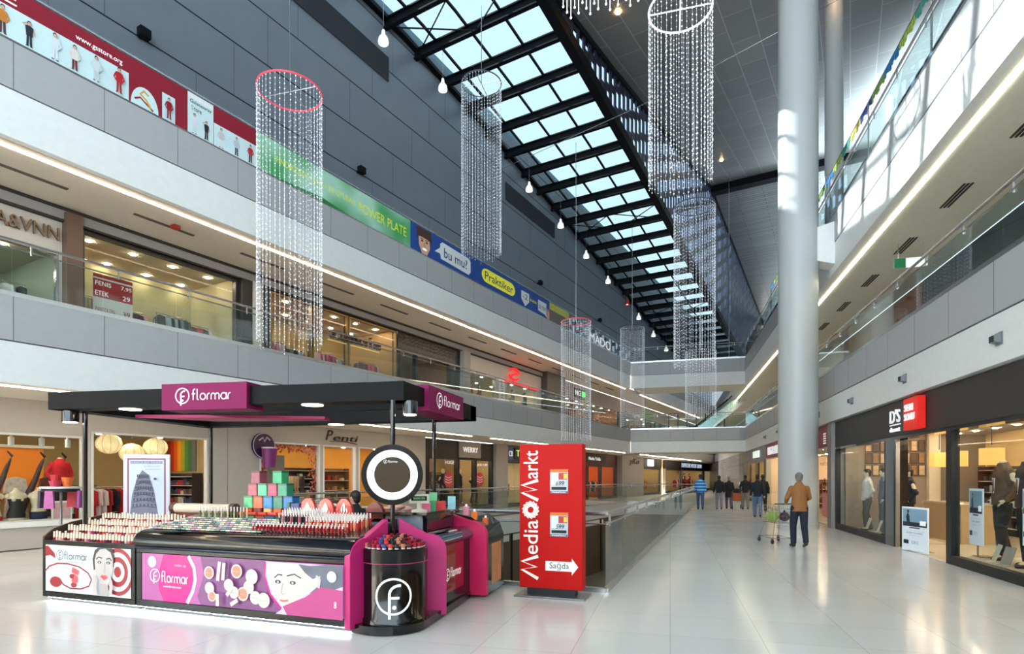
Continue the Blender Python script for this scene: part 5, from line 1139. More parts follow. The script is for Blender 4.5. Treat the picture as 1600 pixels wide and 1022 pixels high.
# right: concentric rings (clipped at the frame by staying inside)
cx, cz = 1.42, 0.46
for r_, m_ in ((0.285, pr), (0.235, pw), (0.18, pr), (0.12, pw), (0.065, pr)):
    P_ = []
    for k in range(40):
        a = 2 * math.pi * k / 40; P_.append((min(X1, cx + r_ * math.cos(a)), max(Z0, min(Z1, cz + r_ * 1.05 * math.sin(a)))))
    mb.a_poly(P_, -0.002, m_)
# left: crimson blob, long loop, stack
mb.a_poly([(X0, Z1 - 0.02), (X0, 0.60), (0.16, 0.62), (0.26, 0.58), (0.25, 0.64), (0.17, 0.70), (0.12, 0.74)], -0.002, pr)
mb.a_stroke([(X0, 0.40), (0.14, 0.47), (0.3, 0.515), (0.5, 0.52), (0.72, 0.49), (0.88, 0.42), (0.95, 0.34), (0.9, 0.25), (0.75, 0.205), (0.55, 0.20), (0.42, 0.24), (0.36, 0.29)], 0.018, -0.002, pr)
mb.a_ell(0.27, 0.27, 0.115, 0.07, -0.002, pr)
for k, (dx, dz, w_) in enumerate(((0.62, 0.25, 0.055), (0.64, 0.305, 0.06), (0.60, 0.36, 0.06), (0.66, 0.34, 0.04))): mb.a_ell(dx, dz, w_, 0.033, -0.002, plip if k % 2 else pr)
mb.a_poly([(0.58, 0.41), (0.70, 0.38), (0.72, 0.44), (0.60, 0.48)], -0.002, plip)
# face
hx, hz = 1.17, 0.52
mb.a_poly([(1.00, 0.46), (0.98, 0.60), (1.02, 0.72), (1.08, Z1), (1.33, Z1), (1.37, 0.66), (1.36, 0.52), (1.30, 0.50), (1.08, 0.50)], -0.002, pdk)
mb.a_poly([(1.02, 0.60), (1.05, 0.68), (1.12, 0.735), (1.22, 0.745), (1.31, 0.70), (1.35, 0.61), (1.345, 0.48), (1.32, 0.37), (1.24, 0.275), (1.17, 0.27), (1.08, 0.34), (1.03, 0.46)], -0.002, pskin)
mb.a_poly([(1.12, 0.30), (1.26, 0.30), (1.28, 0.15), (1.10, 0.15)], -0.002, psh)
for ex, sgn in ((1.11, 1), (1.27, -1)):
    mb.a_stroke([(ex - 0.06, 0.605), (ex - 0.02, 0.635), (ex + 0.05, 0.625)] if sgn == 1 else [(ex - 0.04, 0.615), (ex + 0.02, 0.63), (ex + 0.06, 0.60)], 0.014, -0.002, pdk)
    mb.a_ell(ex, 0.57, 0.035, 0.016, -0.002, pdk); mb.a_ell(ex, 0.568, 0.012, 0.010, -0.002, pw)
mb.a_stroke([(1.20, 0.58), (1.21, 0.50), (1.185, 0.46), (1.215, 0.445)], 0.010, -0.002, psh)
mb.a_poly([(1.135, 0.39), (1.17, 0.415), (1.195, 0.405), (1.22, 0.415), (1.26, 0.385), (1.20, 0.345)], -0.002, plip); mb.a_stroke([(1.14, 0.387), (1.2, 0.38), (1.255, 0.384)], 0.006, -0.002, pr)
for k in range(4):   # fingers on both cheeks
    mb.a_stroke([(1.02 + 0.022 * k, 0.16), (1.0 + 0.024 * k, 0.28), (1.015 + 0.026 * k, 0.42 - 0.02 * k)], 0.020, -0.002, pskin); mb.a_stroke([(1.031 + 0.022 * k, 0.16), (1.011 + 0.024 * k, 0.28), (1.026 + 0.026 * k, 0.41 - 0.02 * k)], 0.004, -0.002, psh)
    mb.a_stroke([(1.30 + 0.016 * k, 0.17), (1.315 + 0.018 * k, 0.30), (1.30 + 0.018 * k, 0.42 - 0.02 * k)], 0.018, -0.002, pskin); mb.a_stroke([(1.31 + 0.016 * k, 0.17), (1.324 + 0.018 * k, 0.30), (1.31 + 0.018 * k, 0.41 - 0.02 * k)], 0.004, -0.002, psh)
flogo(mb, 0.40, 0.635, 0.062, -0.002, pdk); mb.flword(0.49, 0.93, 0.585, 0.69, -0.002, pdk); mb.text('www.flormar.com', 0.52, 0.86, 0.545, 0.565, -0.002, pg)
mb.build('poster', t)
# nail polish bottles
NP = None; IV = mat('cap_ivory', (250, 232, 206), 0.35)
NC = [mat('lacquer_%d' % k, c, 0.15) for k, c in enumerate(((170, 30, 50), (220, 120, 140), (120, 30, 60), (230, 170, 170), (200, 60, 50), (90, 40, 50), (236, 200, 180), (180, 60, 110)))]
for i, (yy, zz) in enumerate(STEP):
    n = 29
    for k in range(n):
        loc = (-4.93 + 0.07 + 1.58 * k / (n - 1), yy + 0.07 + (0.06 if i == 3 else 0), zz)
        lab = 'small nail polish bottle with a tall ivory cap on the stepped kiosk counter'
        m_ = NC[(k * 3 + i * 5 + k // 4) % 8]
        if NP is None:
            b = MB(); b.lathe([(0.017, 0), (0.018, 0.035), (0.010, 0.042)], m_, n=8); b.lathe([(0.015, 0.042), (0.012, 0.12)], IV, n=8)
            NP = b.build('nail_polish_bottle', None, KF, loc); tag(NP, lab, 'nail polish', 'nail polish bottles on the stepped counter')
        else: dup(NP, KF, loc, mats={0: m_}, scale=(1, 1, random.uniform(0.85, 1.12)))
# --- long unit with the rolled black edge
t = thing('makeup_counter', 'long black kiosk counter with a rolled glossy edge and a pink lit poster', 'counter', KF, (-3.19, 0, 0))
MB().box(0, 3.16, 0.02, 0.9, 0.06, 0.80, KBLK).build('body', t)
MB().box(0.05, 3.1, 0.08, 0.85, 0.0, 0.06, BLACKM).build('plinth', t)
pro = [(0.9, 0.80), (0.0, 0.80), (-0.035, 0.815), (-0.05, 0.85), (-0.035, 0.90), (0.0, 0.95), (0.06, 0.985), (0.14, 1.005), (0.9, 1.15)]
MB().prism(pro, 0.0, 3.16, KBLK, 'x').build('rolled_top', t, smooth=True)
MB().tube([(0, -0.012, 0.79), (3.16, -0.012, 0.79)], 0.018, mat('trim_steel_dark', (60, 62, 72), 0.15, 0.9), 8).build('front_rail', t, smooth=True)
MB().box(0, 3.16, -0.005, 0.03, 0.725, 0.79, KBLK).box(0, 3.16, -0.005, 0.03, 0.06, 0.145, KBLK).box(0, 0.09, -0.005, 0.03, 0.145, 0.725, KBLK).box(3.08, 3.16, -0.005, 0.03, 0.145, 0.725, KBLK).build('frame', t, bevel=0.006)
mb = MB(); X0, X1, Z0, Z1 = 0.10, 3.08, 0.15, 0.72
pm = mat('print_mauve', (170, 84, 146), 0.25, emit=0.16, var=0.25, scale=1.2); ph = mat('print_hotpink', (206, 12, 120), 0.25, emit=0.18, var=0.2, scale=2); pl = mat('print_lilac', (216, 180, 214), 0.25, emit=0.16, var=0.2, scale=2); pp = mat('print_plum', (120, 66, 116), 0.25, emit=0.11, var=0.3, scale=1.5)
pc = mat('print_cream', (204, 190, 182), 0.25, emit=0.16); po = mat('print_peach', (206, 128, 104), 0.25, emit=0.14); psv = mat('print_silver', (206, 206, 216), 0.25, emit=0.16, var=0.2, scale=20)
mb.a_rect(X0, X1, Z0, Z1, -0.002, pm)
mb.a_poly([(1.05, Z0), (1.0, Z0 + 0.1), (1.1, 0.5), (1.05, Z1), (2.3, Z1), (2.1, 0.5), (2.3, Z0)], -0.002, pp)
mb.a_poly([(0.46, Z0), (0.38, 0.3), (0.38, 0.5), (0.46, Z1), (0.86, Z1), (0.94, 0.55), (0.94, 0.38), (0.82, Z0)], -0.002, ph)
mb.a_stroke([(0.86, Z1 - 0.005), (0.95, 0.58), (0.97, 0.44), (0.93, 0.30), (0.84, Z0 + 0.005)], 0.05, -0.002, pl)
mb.a_ell(0.27, 0.62, 0.07, 0.07, -0.002, pl)
flogo(mb, 0.32, 0.455, 0.078, -0.002, TXW); mb.flword(0.43, 0.87, 0.385, 0.52, -0.002, TXW); mb.text('www.flormar.com', 0.47, 0.76, 0.325, 0.35, -0.002, TXW); mb.text('make up', 0.66, 0.84, 0.575, 0.615, -0.002, pl)
for (cx, cz, r_, inn) in ((1.20, 0.54, 0.075, po), (1.21, 0.36, 0.07, psv), (1.25, 0.27, 0.062, po), (1.62, 0.58, 0.08, po), (1.84, 0.53, 0.085, psv), (1.80, 0.41, 0.075, pc), (1.72, 0.33, 0.08, po), (1.90, 0.30, 0.075, pc), (2.02, 0.28, 0.085, pc), (1.52, 0.42, 0.07, psv), (1.60, 0.34, 0.07, pc)):
    mb.a_ell(cx, cz, r_, r_, -0.002, pc); mb.a_ell(cx, cz, r_ * 0.78, r_ * 0.78, -0.002, inn); mb.a_stroke([(cx - r_ * .76, cz), (cx + r_ * .76, cz - 0.01)], 0.006, -0.002, psh)
for (x, z, dx, dz) in ((1.36, 0.46, 0.03, 0.22), (1.44, 0.47, 0.02, 0.2), (1.36, 0.17, 0.0, 0.14), (1.5, 0.30, 0.07, 0.09), (1.56, 0.20, 0.10, 0.06)): mb.a_stroke([(x, z), (x + dx, z + dz)], 0.045, -0.002, pc); mb.a_stroke([(x + dx * .6, z + dz * .6), (x + dx, z + dz)], 0.03, -0.002, psv)
# second woman: swoosh, face, hair
mb.a_poly([(2.06, Z1), (2.04, 0.55), (2.12, 0.35), (2.28, 0.20), (2.20, Z0), (3.08, Z0), (3.08, Z1)], -0.002, pl)
mb.a_stroke([(2.06, Z1 - 0.005), (2.05, 0.56), (2.13, 0.36), (2.28, 0.21)], 0.025, -0.002, ph)
mb.a_poly([(2.40, Z1), (2.66, 0.70), (2.86, Z1), (3.08, Z1), (3.08, 0.5), (2.86, 0.42), (2.60, 0.40)], -0.002, mat('print_hair', (96, 100, 116), 0.25, emit=0.10, var=0.4, scale=6))
mb.a_poly([(2.20, Z1), (2.20, 0.60), (2.17, 0.52), (2.22, 0.44), (2.23, 0.34), (2.27, 0.25), (2.36, 0.25), (2.50, 0.33), (2.68, 0.42), (2.78, 0.50), (2.80, 0.60), (2.70, 0.56), (2.60, 0.62), (2.50, Z1)], -0.002, pc)
mb.a_poly([(2.30, 0.24), (2.60, 0.36), (2.80, 0.48), (3.08, 0.46), (3.08, Z0), (2.36, Z0)], -0.002, mat('print_rose', (180, 66, 126), 0.25, emit=0.14, var=0.2, scale=2))
mb.a_stroke([(2.19, 0.545), (2.24, 0.585), (2.30, 0.58)], 0.014, -0.002, pdk); mb.a_stroke([(2.36, 0.575), (2.46, 0.60), (2.55, 0.56)], 0.014, -0.002, pdk)
for ex in (2.24, 2.44): mb.a_ell(ex, 0.505, 0.04, 0.020, -0.002, pdk); mb.a_ell(ex, 0.503, 0.014, 0.012, -0.002, psv)
mb.a_stroke([(2.31, 0.50), (2.28, 0.40), (2.31, 0.37), (2.35, 0.39)], 0.009, -0.002, psh); mb.a_stroke([(2.27, 0.305), (2.32, 0.30), (2.38, 0.31)], 0.016, -0.002, plip)
mb.a_stroke([(2.75, 0.60), (2.80, 0.56), (2.78, 0.47)], 0.03, -0.002, pskin); mb.a_ell(2.95, 0.60, 0.06, 0.06, -0.002, psv); mb.text('8', 2.98, 3.01, 0.27, 0.34, -0.002, TXW)
mb.build('poster', t)
def slope_z(y): return 1.005 + (y - 0.14) * 0.145 / 0.76
# compacts on the slope
CP = None; CC = [mat('compact_%d' % k, c, 0.25) for k, c in enumerate(((226, 226, 206), (170, 190, 170), (206, 160, 160), (120, 150, 150), (236, 220, 190), (180, 140, 170), (90, 110, 110), (214, 200, 160)))]
for r_ in range(7):
    for k in range(23):
        x = -3.12 + 0.078 * k + 0.012 * r_; y = 0.17 + 0.085 * r_; z = slope_z(y) + 0.001
        m_ = CC[(k * 5 + r_ * 3 + (k * r_) % 3) % 8]
        if CP is None:
            b = MB().box(-0.034, 0.034, -0.036, 0.036, 0.0, 0.016, m_); b.box(-0.028, 0.028, -0.03, 0.03, 0.016, 0.018, mat('pan_dark', (70, 70, 72), 0.3)); CP = b.build('eyeshadow_compact', None, KF, (x, y, z)); tag(CP, 'tiny open eyeshadow compact in the trays on the long kiosk counter', 'compact', 'eyeshadow compacts on the long counter')
        else: dup(CP, KF, (x, y, z), mats={0: m_})
# trays of upright testers
LS = None
def sticks(x0, x1, y0, rows, n, cols, lab, grp, h=0.12, lean=0.035):
    global LS
    for r_ in range(rows):
        for k in range(n):
            x = x0 + (x1 - x0) * k / (n - 1) + 0.01 * r_; y = y0 + 0.07 * r_; z = slope_z(y) + 0.0 + 0.03
            m_ = cols[(k + r_) % len(cols)]
            if LS is None:
                b = MB(); b.tube([(0, 0, -0.03), (0, 0, 0.06)], 0.011, m_, 7).tube([(0, 0, 0.06), (0, 0, 0.12)], 0.008, mat('stick_white', (236, 226, 220), 0.3), 7)
                LS = b.build('lip_gloss', None, KF, (x, y, z)); LS.rotation_euler[0] = 0.25; tag(LS, lab, 'lip gloss', grp)
            else: o = dup(LS, KF, (x, y, z), label=lab, group=grp, mats={0: m_}, scale=(1, 1, h / 0.12))
sticks(-1.42, -0.90, 0.50, 3, 14, [mat('gloss_dark', (70, 40, 50), 0.2), mat('gloss_rose', (206, 110, 120), 0.2), mat('gloss_black', (30, 30, 34), 0.2)], 'slim lip gloss tube with a white tip in the middle tester tray', 'white tipped lip gloss tubes', 0.15)
sticks(-0.92, -0.22, 0.36, 4, 18, [mat('gloss_coral', (224, 96, 70), 0.2), mat('gloss_peach', (240, 160, 120), 0.2), mat('gloss_red', (190, 30, 36), 0.2)], 'coral or peach lip gloss tube in the tester tray by the mirror', 'coral lip gloss tubes')
sticks(-1.55, -0.30, 0.20, 2, 26, [mat('gloss_red'), mat('gloss_wine', (130, 20, 36), 0.2)], 'short red lipstick tester in the front row of the long counter', 'red lipstick testers', 0.07)
sticks(-2.95, -2.15, 0.72, 1, 16, [mat('gloss_green', (90, 110, 80), 0.2), mat('gloss_gold', (206, 196, 140), 0.2)], 'greenish pencil standing in the rear tray of the long counter', 'eye pencils in the rear tray', 0.12)
# --- raised back ledge, boxes
t = thing('display_ledge', 'black raised ledge along the back of the long kiosk counter', 'shelf', KF, (-3.7, 0.92, 0))
MB().box(0, 3.5, 0, 0.5, 0.06, 1.11, KBLK).build('body', t); MB().box(-0.02, 3.52, -0.02, 0.52, 1.11, 1.14, mat('ledge_red', (120, 24, 26), 0.3)).build('top', t)
t = thing('light_box', 'long cream tube light box lying on the back of the kiosk', 'light', KF, (-3.75, 0.98, 1.14))
MB().tube([(0.06, 0, 0.075), (1.1, 0, 0.075)], 0.07, mat('tube_cream', (214, 196, 176), 0.4, emit=0.03), 16).build('tube', t, smooth=True); MB().tube([(0, 0, 0.078), (0.08, 0, 0.078)], 0.076, mat('cap_brown', (90, 60, 50), 0.4), 16).tube([(1.08, 0, 0.078), (1.16, 0, 0.078)], 0.076, mat('cap_brown'), 16).build('end_cap', t)
BX = None
BXL = [(0, 0, (90, 190, 130), 'pale green gift tin, bottom row, first from the tube light'), (1, 0, (230, 110, 70), 'orange gift tin in the bottom row'), (2, 0, (50, 140, 200), 'light blue gift tin in the bottom row beside the orange one'), (3, 0, (60, 140, 110), 'teal gift tin in the bottom row'), (4, 0, (40, 120, 190), 'blue gift tin at the end of the bottom row'),
       (0.45, 1, (190, 90, 110), 'rose gift tin, first of the second row'), (1.45, 1, (90, 200, 150), 'mint gift tin in the second row'), (2.45, 1, (200, 80, 110), 'pink gift tin in the second row, between mint and teal'), (3.45, 1, (50, 150, 120), 'teal gift tin at the end of the second row'),
       (0.75, 2, (160, 80, 100), 'mauve patterned tin on top of the pile, over the rose tin'), (2.95, 2, (50, 170, 120), 'bright green tin on top of the pile, beside the purple mug sign')]
for x, r_, c, lab in BXL:
    loc = (-2.46 + 0.168 * x, 1.12, 1.235 + 0.168 * r_); m_ = mat('tin_%d_%d' % c[:2], c, 0.3, var=0.35, scale=16); m2 = mat('tinside_%d_%d' % c[:2], tuple(int(v * 0.7) for v in c), 0.3, var=0.3, scale=20)
    b = MB().rbox(-0.078, 0.078, -0.07, 0.07, 0, 0.14, m_, 0.012, 3); b.build
    t = thing('gift_tin', lab, 'box', KF, loc); b.build('body', t); MB().rbox(-0.08, 0.08, -0.072, 0.072, 0.14, 0.165, m2, 0.013, 3).build('lid', t)
p0 = None
for k in range(5):
    loc = (-2.50 + 0.17 * k, 1.1, 1.14)
    if p0 is None:
        p0 = thing('makeup_set', 'flat glossy red make-up set under the gift tins', 'box', KF, loc, group='flat red make-up sets under the tins')
        MB().rbox(-0.082, 0.082, -0.12, 0.1, 0, 0.045, mat('set_red', (206, 40, 24), 0.15), 0.02, 3).build('base', p0); MB().rbox(-0.07, 0.07, -0.02, 0.09, 0.045, 0.094, mat('set_orange', (226, 90, 40), 0.2), 0.02, 3).build('lid', p0)
    else: dup(p0, KF, loc, mats={'lid': [mat('set_orange'), mat('set_wine', (130, 30, 30), 0.2), mat('set_gold', (240, 190, 110), 0.2)][k % 3]})
t = tag(MB().rbox(-0.07, 0.07, -0.07, 0.07, 0, 0.17, mat('tin_navy', (40, 60, 130), 0.3, var=0.4, scale=18), 0.012, 3).build('gift_box', None, KF, (-1.62, 1.06, 1.14)), 'navy patterned box between the flat red sets and the red cases', 'box')
t = tag(MB().rbox(-0.02, 0.02, -0.06, 0.06, 0, 0.18, mat('green_book', (40, 110, 70), 0.4), 0.006, 2).build('gift_box', None, KF, (-1.73, 1.06, 1.14)), 'thin green box standing beside the navy patterned box', 'box')
CS = None
for k, lab in enumerate(('red rounded make-up case with a triangular mirror, nearest the gift tins', 'second red rounded make-up case from the gift tins', 'third red rounded make-up case, beside the dark-haired attendant')):
    loc = (-1.44 + 0.28 * k, 1.02, 1.14)
    if CS is None:
        CS = thing('makeup_case', lab, 'case', KF, loc)
        MB().lathe([(0.12, 0), (0.125, 0.03), (0.11, 0.05)], mat('case_red', (206, 24, 30), 0.12, coat=0.5), n=24).build('base', CS, smooth=True)
        P_ = [(0.125 * math.cos(a) , 0.05 + 0.19 * math.sin(a)) for a in [math.pi * j / 16 for j in range(17)]]
        MB().prism(P_, -0.005, 0.035, mat('case_red'), 'y').build('lid', CS, smooth=True)
        MB().prism([(-0.065, 0.07), (0.065, 0.07), (0.0, 0.19)], -0.01, -0.004, mat('mirror_silver', (190, 196, 200), 0.05, 1.0), 'y').build('mirror', CS)
    else: dup(CS, KF, loc, label=lab)
t = tag(MB().prism([(0.13 * math.cos(a), 0.20 * math.sin(a)) for a in [math.pi * j / 16 for j in range(17)]], -0.02, 0.04, mat('case_dark', (120, 20, 30), 0.2), 'y').build('makeup_case', None, KF, (-0.42, 1.02, 1.145)), 'dark red rounded case just left of the round mirror', 'case')
person('attendant with dark hair in a black top, low behind the kiosk', KF, (-1.22, 1.75, 0), 80, 1.46, (26, 26, 28), (30, 30, 34), HAIRD, 0.05, 'pose', vox=0.012)
# --- podium
t = thing('lipstick_podium', 'round black kiosk podium with a white ringed letter and lipsticks on top', 'podium', FF, (-2.94, 5.88, 0), 24)
MB().lathe([(0.34, 0.0), (0.34, 0.06), (0.375, 0.06), (0.37, 0.14), (0.355, 0.16), (0.355, 0.74), (0.362, 0.745), (0.362, 0.88), (0.35, 0.89)], KBLK, n=48).build('drum', t, smooth=True)
MB().lathe([(0.358, 0), (0.358, 0.012)], MAG, (0, 0, 0.735), 48).build('pink_line', t)
# logo wrapped on the drum
lg = MB(); flogo(lg, 0, 0.40, 0.185, 0, TXW, 0.022); lg.v = [((0.3585 - v[1] * 0.4) * math.sin(v[0] / 0.357), -(0.3585 - v[1] * 0.4) * math.cos(v[0] / 0.357), v[2]) for v in lg.v]
lg.build('emblem', t)
LP2 = None
for ring, (rr, n, zz) in enumerate(((0.315, 30, 0.885), (0.25, 24, 0.91), (0.18, 17, 0.935), (0.11, 9, 0.96))):
    MB().lathe([(rr + 0.035, 0), (rr + 0.035, 0.03)], BLACKM, (0, 0, zz - 0.025), 32).build('tier', t)
    for k in range(n):
        a = 2 * math.pi * k / n + 0.1 * ring; c = ((150, 20, 36), (206, 60, 50), (90, 30, 50), (60, 70, 130), (196, 120, 90), (170, 20, 60), (30, 30, 40))[(k * 5 + ring * 2) % 7]
        m_ = mat('lip_%d_%d' % c[:2], c, 0.25); loc = (-2.94 + rr * math.cos(a), 5.88 + rr * math.sin(a), zz + 0.006)
        lab = 'short round lipstick tester standing on the round black podium'
        if LP2 is None: LP2 = MB().lathe([(0.022, 0), (0.022, 0.012)], mat('tester_foot', (236, 226, 216), 0.3), n=10).lathe([(0.024, 0.012), (0.026, 0.05), (0.018, 0.056)], m_, n=10).build('lipstick_tester', None, FF, loc); tag(LP2, lab, 'lipstick', 'lipstick testers on the podium')
        else: dup(LP2, FF, loc, mats={1: m_})
# curved skirting joining front and side
P_ = [(-3.25, 5.50)] + [(-2.98 + 0.42 * math.cos(a), 5.86 + 0.42 * math.sin(a)) for a in [R(-105 + 9 * j) for j in range(13)]] + [(-2.62, 7.5), (-3.2, 7.5)]
tag(MB().prism(P_, 0.012, 0.10, KBLK).build('kiosk_skirting', None, FF), 'black curved skirting around the kiosk corner', 'skirting')
# --- magenta fins
def fin(F, loc, rz, lab, th=0.11, dep=0.56, H0=0.86, H1=1.18, m=MAG):
    P_ = [(0, 0.05), (0, H0 - 0.06)] + [(dep * 0.42 * (1 - math.cos(a)), H0 - 0.06 + 0.20 * math.sin(a)) for a in [R(10 * j) for j in range(1, 10)]] + [(dep, H1), (dep, 0.05)]
    o = MB().prism(P_, 0, th, m, 'x').build('curved_fin', None, F, loc, rz); tag(o, lab, 'panel')
    b = o.modifiers.new('b', 'BEVEL'); b.width = 0.006; b.segments = 2; b.limit_method = 'ANGLE'; b.angle_limit = R(50)
fin(FF, (-3.31, 5.45, 0), -17, 'curved magenta fin left of the round podium', th=0.085)
fin(FF, (-2.52, 6.36, 0), 112, 'curved magenta fin right of the round podium', th=0.085, dep=0.55)
fin(FF, (-2.40, 7.50, 0), 90, 'curved magenta fin at the far end of the side counter', th=0.10, dep=0.55, H0=0.92, H1=1.16, m=mat('magenta_red', (214, 34, 92), 0.35))
# --- side counter
t = thing('side_counter', 'black side counter of the kiosk with a dark red glossy front', 'counter', FF, (-3.35, 6.42, 0))
MB().box(0, 0.72, 0, 1.07, 0.05, 0.84, KBLK).build('body', t)
MB().prism([(0.0, 0.84), (0.75, 0.84), (0.77, 0.87), (0.75, 0.92), (0.66, 0.98), (0.0, 0.98)], 0, 1.07, mat('chrome_blue', (120, 130, 150), 0.08, 1.0), 'y').build('rolled_top', t, smooth=True)
MB().box(0.72, 0.728, 0.12, 0.80, 0.24, 0.82, mat('gloss_maroon', (130, 12, 16), 0.08, coat=0.6, emit=0.1)).build('red_panel', t)
lb = MB(); flogo(lb, 0.28, 0.46, 0.07, 0, TXW); lb.flword(0.37, 0.72, 0.42, 0.54, 0, TXW); lb.v = [(0.73 - v[1], v[0] - 0.05, v[2]) for v in lb.v]; lb.build('lettering', t)
t = thing('till_counter', 'raised black till counter with a grey glass front behind the mirror', 'counter', FF, (-3.45, 6.45, 0))
MB().box(0, 0.6, 0.1, 1.0, 0.99, 1.20, BLACK).build('body', t); MB().box(-0.1, 0.66, -0.05, 1.05, 1.20, 1.23, BLACK).build('top', t); MB().box(0.05, 0.55, 0.09, 0.10, 1.0, 1.19, mat('grey_glass', (130, 140, 150), 0.1)).build('glass_front', t)
t = thing('end_display', 'dark display cabinet at the far end of the kiosk with a lit product poster', 'display', FF, (-3.2, 7.62, 0))
MB().prism([(0, 0.05), (0.78, 0.05), (0.78, 0.82), (0.72, 0.98), (0.55, 1.1), (0.3, 1.15), (0, 1.15)], 0, 0.8, BLACK, 'y').build('body', t)
MB().box(0.78, 0.785, 0.2, 0.65, 0.15, 0.72, mat('poster_warm', (150, 96, 60), 0.3, emit=0.3, var=0.7, scale=8)).build('poster', t)
p0 = None
for (x, y, z, c, lab) in ((-2.62, 7.66, 1.06, (240, 130, 50), 'orange bottle on top of the far magenta fin'), (-2.52, 7.85, 0.96, (230, 110, 40), 'orange bottle lower on the far end display'), (-2.72, 7.60, 1.13, (230, 150, 170), 'pink bottle on top of the far magenta fin')):
    tag(MB().rbox(-0.04, 0.04, -0.03, 0.03, 0, 0.12, mat('bottle_%d_%d' % c[:2], c, 0.3), 0.012, 3).cyl((0, 0, 0.12), 0.015, 0.03, TXW, 10).build('bottle', None, FF, (x, y, z)), lab, 'bottle')
t = thing('price_display', 'cream till display with a black screen on a short stand', 'till display', FF, (-2.98, 6.62, 1.23), 18)
MB().lathe([(0.10, 0), (0.09, 0.02), (0.03, 0.035), (0.03, 0.10)], mat('plastic_cream', (226, 222, 204), 0.4), n=18).build('stand', t); MB().rbox(-0.12, 0.12, -0.03, 0.03, 0.10, 0.21, mat('plastic_cream'), 0.012, 3).build('housing', t); MB().box(-0.095, 0.095, -0.034, -0.03, 0.135, 0.19, BLACK).text('0000.00', -0.07, 0.07, 0.15, 0.175, -0.034, mat('digit_green', (90, 160, 120), 0.4, emit=0.6)).build('screen', t)
for (x, y, w_, d_, h_, c, lab) in ((-2.78, 7.20, 0.05, 0.03, 0.17, (150, 206, 220), 'pale blue and pink carton at the end of the till counter'), (-2.86, 7.02, 0.06, 0.05, 0.11, (220, 50, 40), 'red carton between the pale blue carton and the green one'), (-2.92, 6.90, 0.04, 0.04, 0.12, (60, 160, 110), 'green carton on the till counter'), (-2.98, 6.82, 0.06, 0.05, 0.10, (236, 120, 160), 'pink carton right behind the cream till display'), (-3.02, 7.15, 0.05, 0.05, 0.22, (120, 200, 150), 'tall mint carton behind the till display'), (-3.12, 7.10, 0.05, 0.04, 0.20, (240, 180, 190), 'pale pink carton behind the till display')):
    tag(MB().box(-w_, w_, -d_, d_, 0, h_, mat('carton_%d_%d' % c[:2], c, 0.4, var=0.25, scale=20)).build('carton', None, FF, (x, y, 1.231), 20), lab, 'box')
g = MB()
for k in range(7): g.ball((-0.12 + 0.045 * k, 0.02 * ((k * 3) % 4), 0.03 + 0.012 * ((k * 2) % 3)), 0.07, 0.05, 0.025, mat('tissue_pink', (236, 180, 176), 0.7), 10, 6)
o = g.build('cosmetic_pouch', None, FF, (-3.3, 6.62, 1.232), smooth='all'); tag(o, 'soft pale pink pouches heaped beside the mirror pole', 'pouch')
# --- mirror
t = thing('round_mirror', 'round mirror in a thick black rim with a white light ring', 'mirror', FF, (-3.07, 6.08, 0.9), 24)
MB().tube([(0, 0.02, 0.0), (0, 0.02, 0.46)], 0.028, BLACK, 12).tube([(0, 0.04, 1.05), (0, 0.04, 1.64)], 0.03, BLACK, 12).build('pole', t, smooth=True)
def ringmesh(r0, r1, y0, y1, m, n=56):
    V = []; F_ = []
    for k in range(n):
        a = 2 * math.pi * k / n; c, s_ = math.cos(a), math.sin(a)
        for r_, yy in ((r0, y0), (r1, y0), (r1, y1), (r0, y1)): V.append((r_ * c, yy, 0.78 + r_ * s_))
    for k in range(n):
        for j in range(4): F_.append((4 * k + j, 4 * ((k + 1) % n) + j, 4 * ((k + 1) % n) + (j + 1) % 4, 4 * k + (j + 1) % 4))
    return MB().add(V, F_, m)
ringmesh(0.285, 0.345, -0.05, 0.06, BLACK).build('rim', t, smooth=True); ringmesh(0.0, 0.30, 0.03, 0.05, BLACKM).build('back', t)
ringmesh(0.205, 0.287, -0.03, 0.02, mat('ring_light', (246, 250, 255), 0.4, emit=0.45)).build('light_ring', t, smooth=True)
ringmesh(0.0005, 0.206, -0.008, 0.0, mat('mirror_glass', (130, 122, 112), 0.03, 1.0)).build('mirror_glass', t)
mb = MB(); flogo(mb, -0.08, 0.93, 0.02, -0.012, TXW); mb.flword(-0.05, 0.06, 0.92, 0.945, -0.012, TXW); mb.build('lettering', t)
# --- canopy
t = thing('kiosk_canopy', 'black rectangular kiosk canopy frame on slim posts with magenta sign blocks', 'canopy', FF, (0, 0, 0))
FL, FR_, BR_, BL = (-8.02, 5.88), (-3.02, 6.27), (-3.02, 8.92), (-8.25, 8.92)
def beam(a, b, w, z0, z1, m, name):
    dx, dy = b[0] - a[0], b[1] - a[1]; L = math.hypot(dx, dy); nx, ny = -dy / L * w, dx / L * w
    MB().prism([a, b, (b[0] + nx, b[1] + ny), (a[0] + nx, a[1] + ny)], z0, z1, m).build(name, t, bevel=0.005)
CB = mat('canopy_black', (11, 11, 12), 0.55, spec=0.15)
beam(FL, FR_, 0.28, 2.555, 2.785, CB, 'front_beam'); beam(FR_, BR_, 0.28, 2.555, 2.785, CB, 'side_beam'); beam(BR_, BL, 0.28, 2.555, 2.785, CB, 'rear_beam'); beam(BL, FL, 0.28, 2.555, 2.785, CB, 'side_beam')
MB().box(-8.0, -3.05, 7.35, 7.5, 2.60, 2.70, CB).build('cross_beam', t)
MB().prism([(-7.9, 7.0), (-6.9, 7.3), (-5.2, 8.0), (-5.3, 8.3), (-7.1, 7.9)], 2.56, 2.60, mat('canopy_pink', (180, 40, 96), 0.4)).build('pink_brace', t)
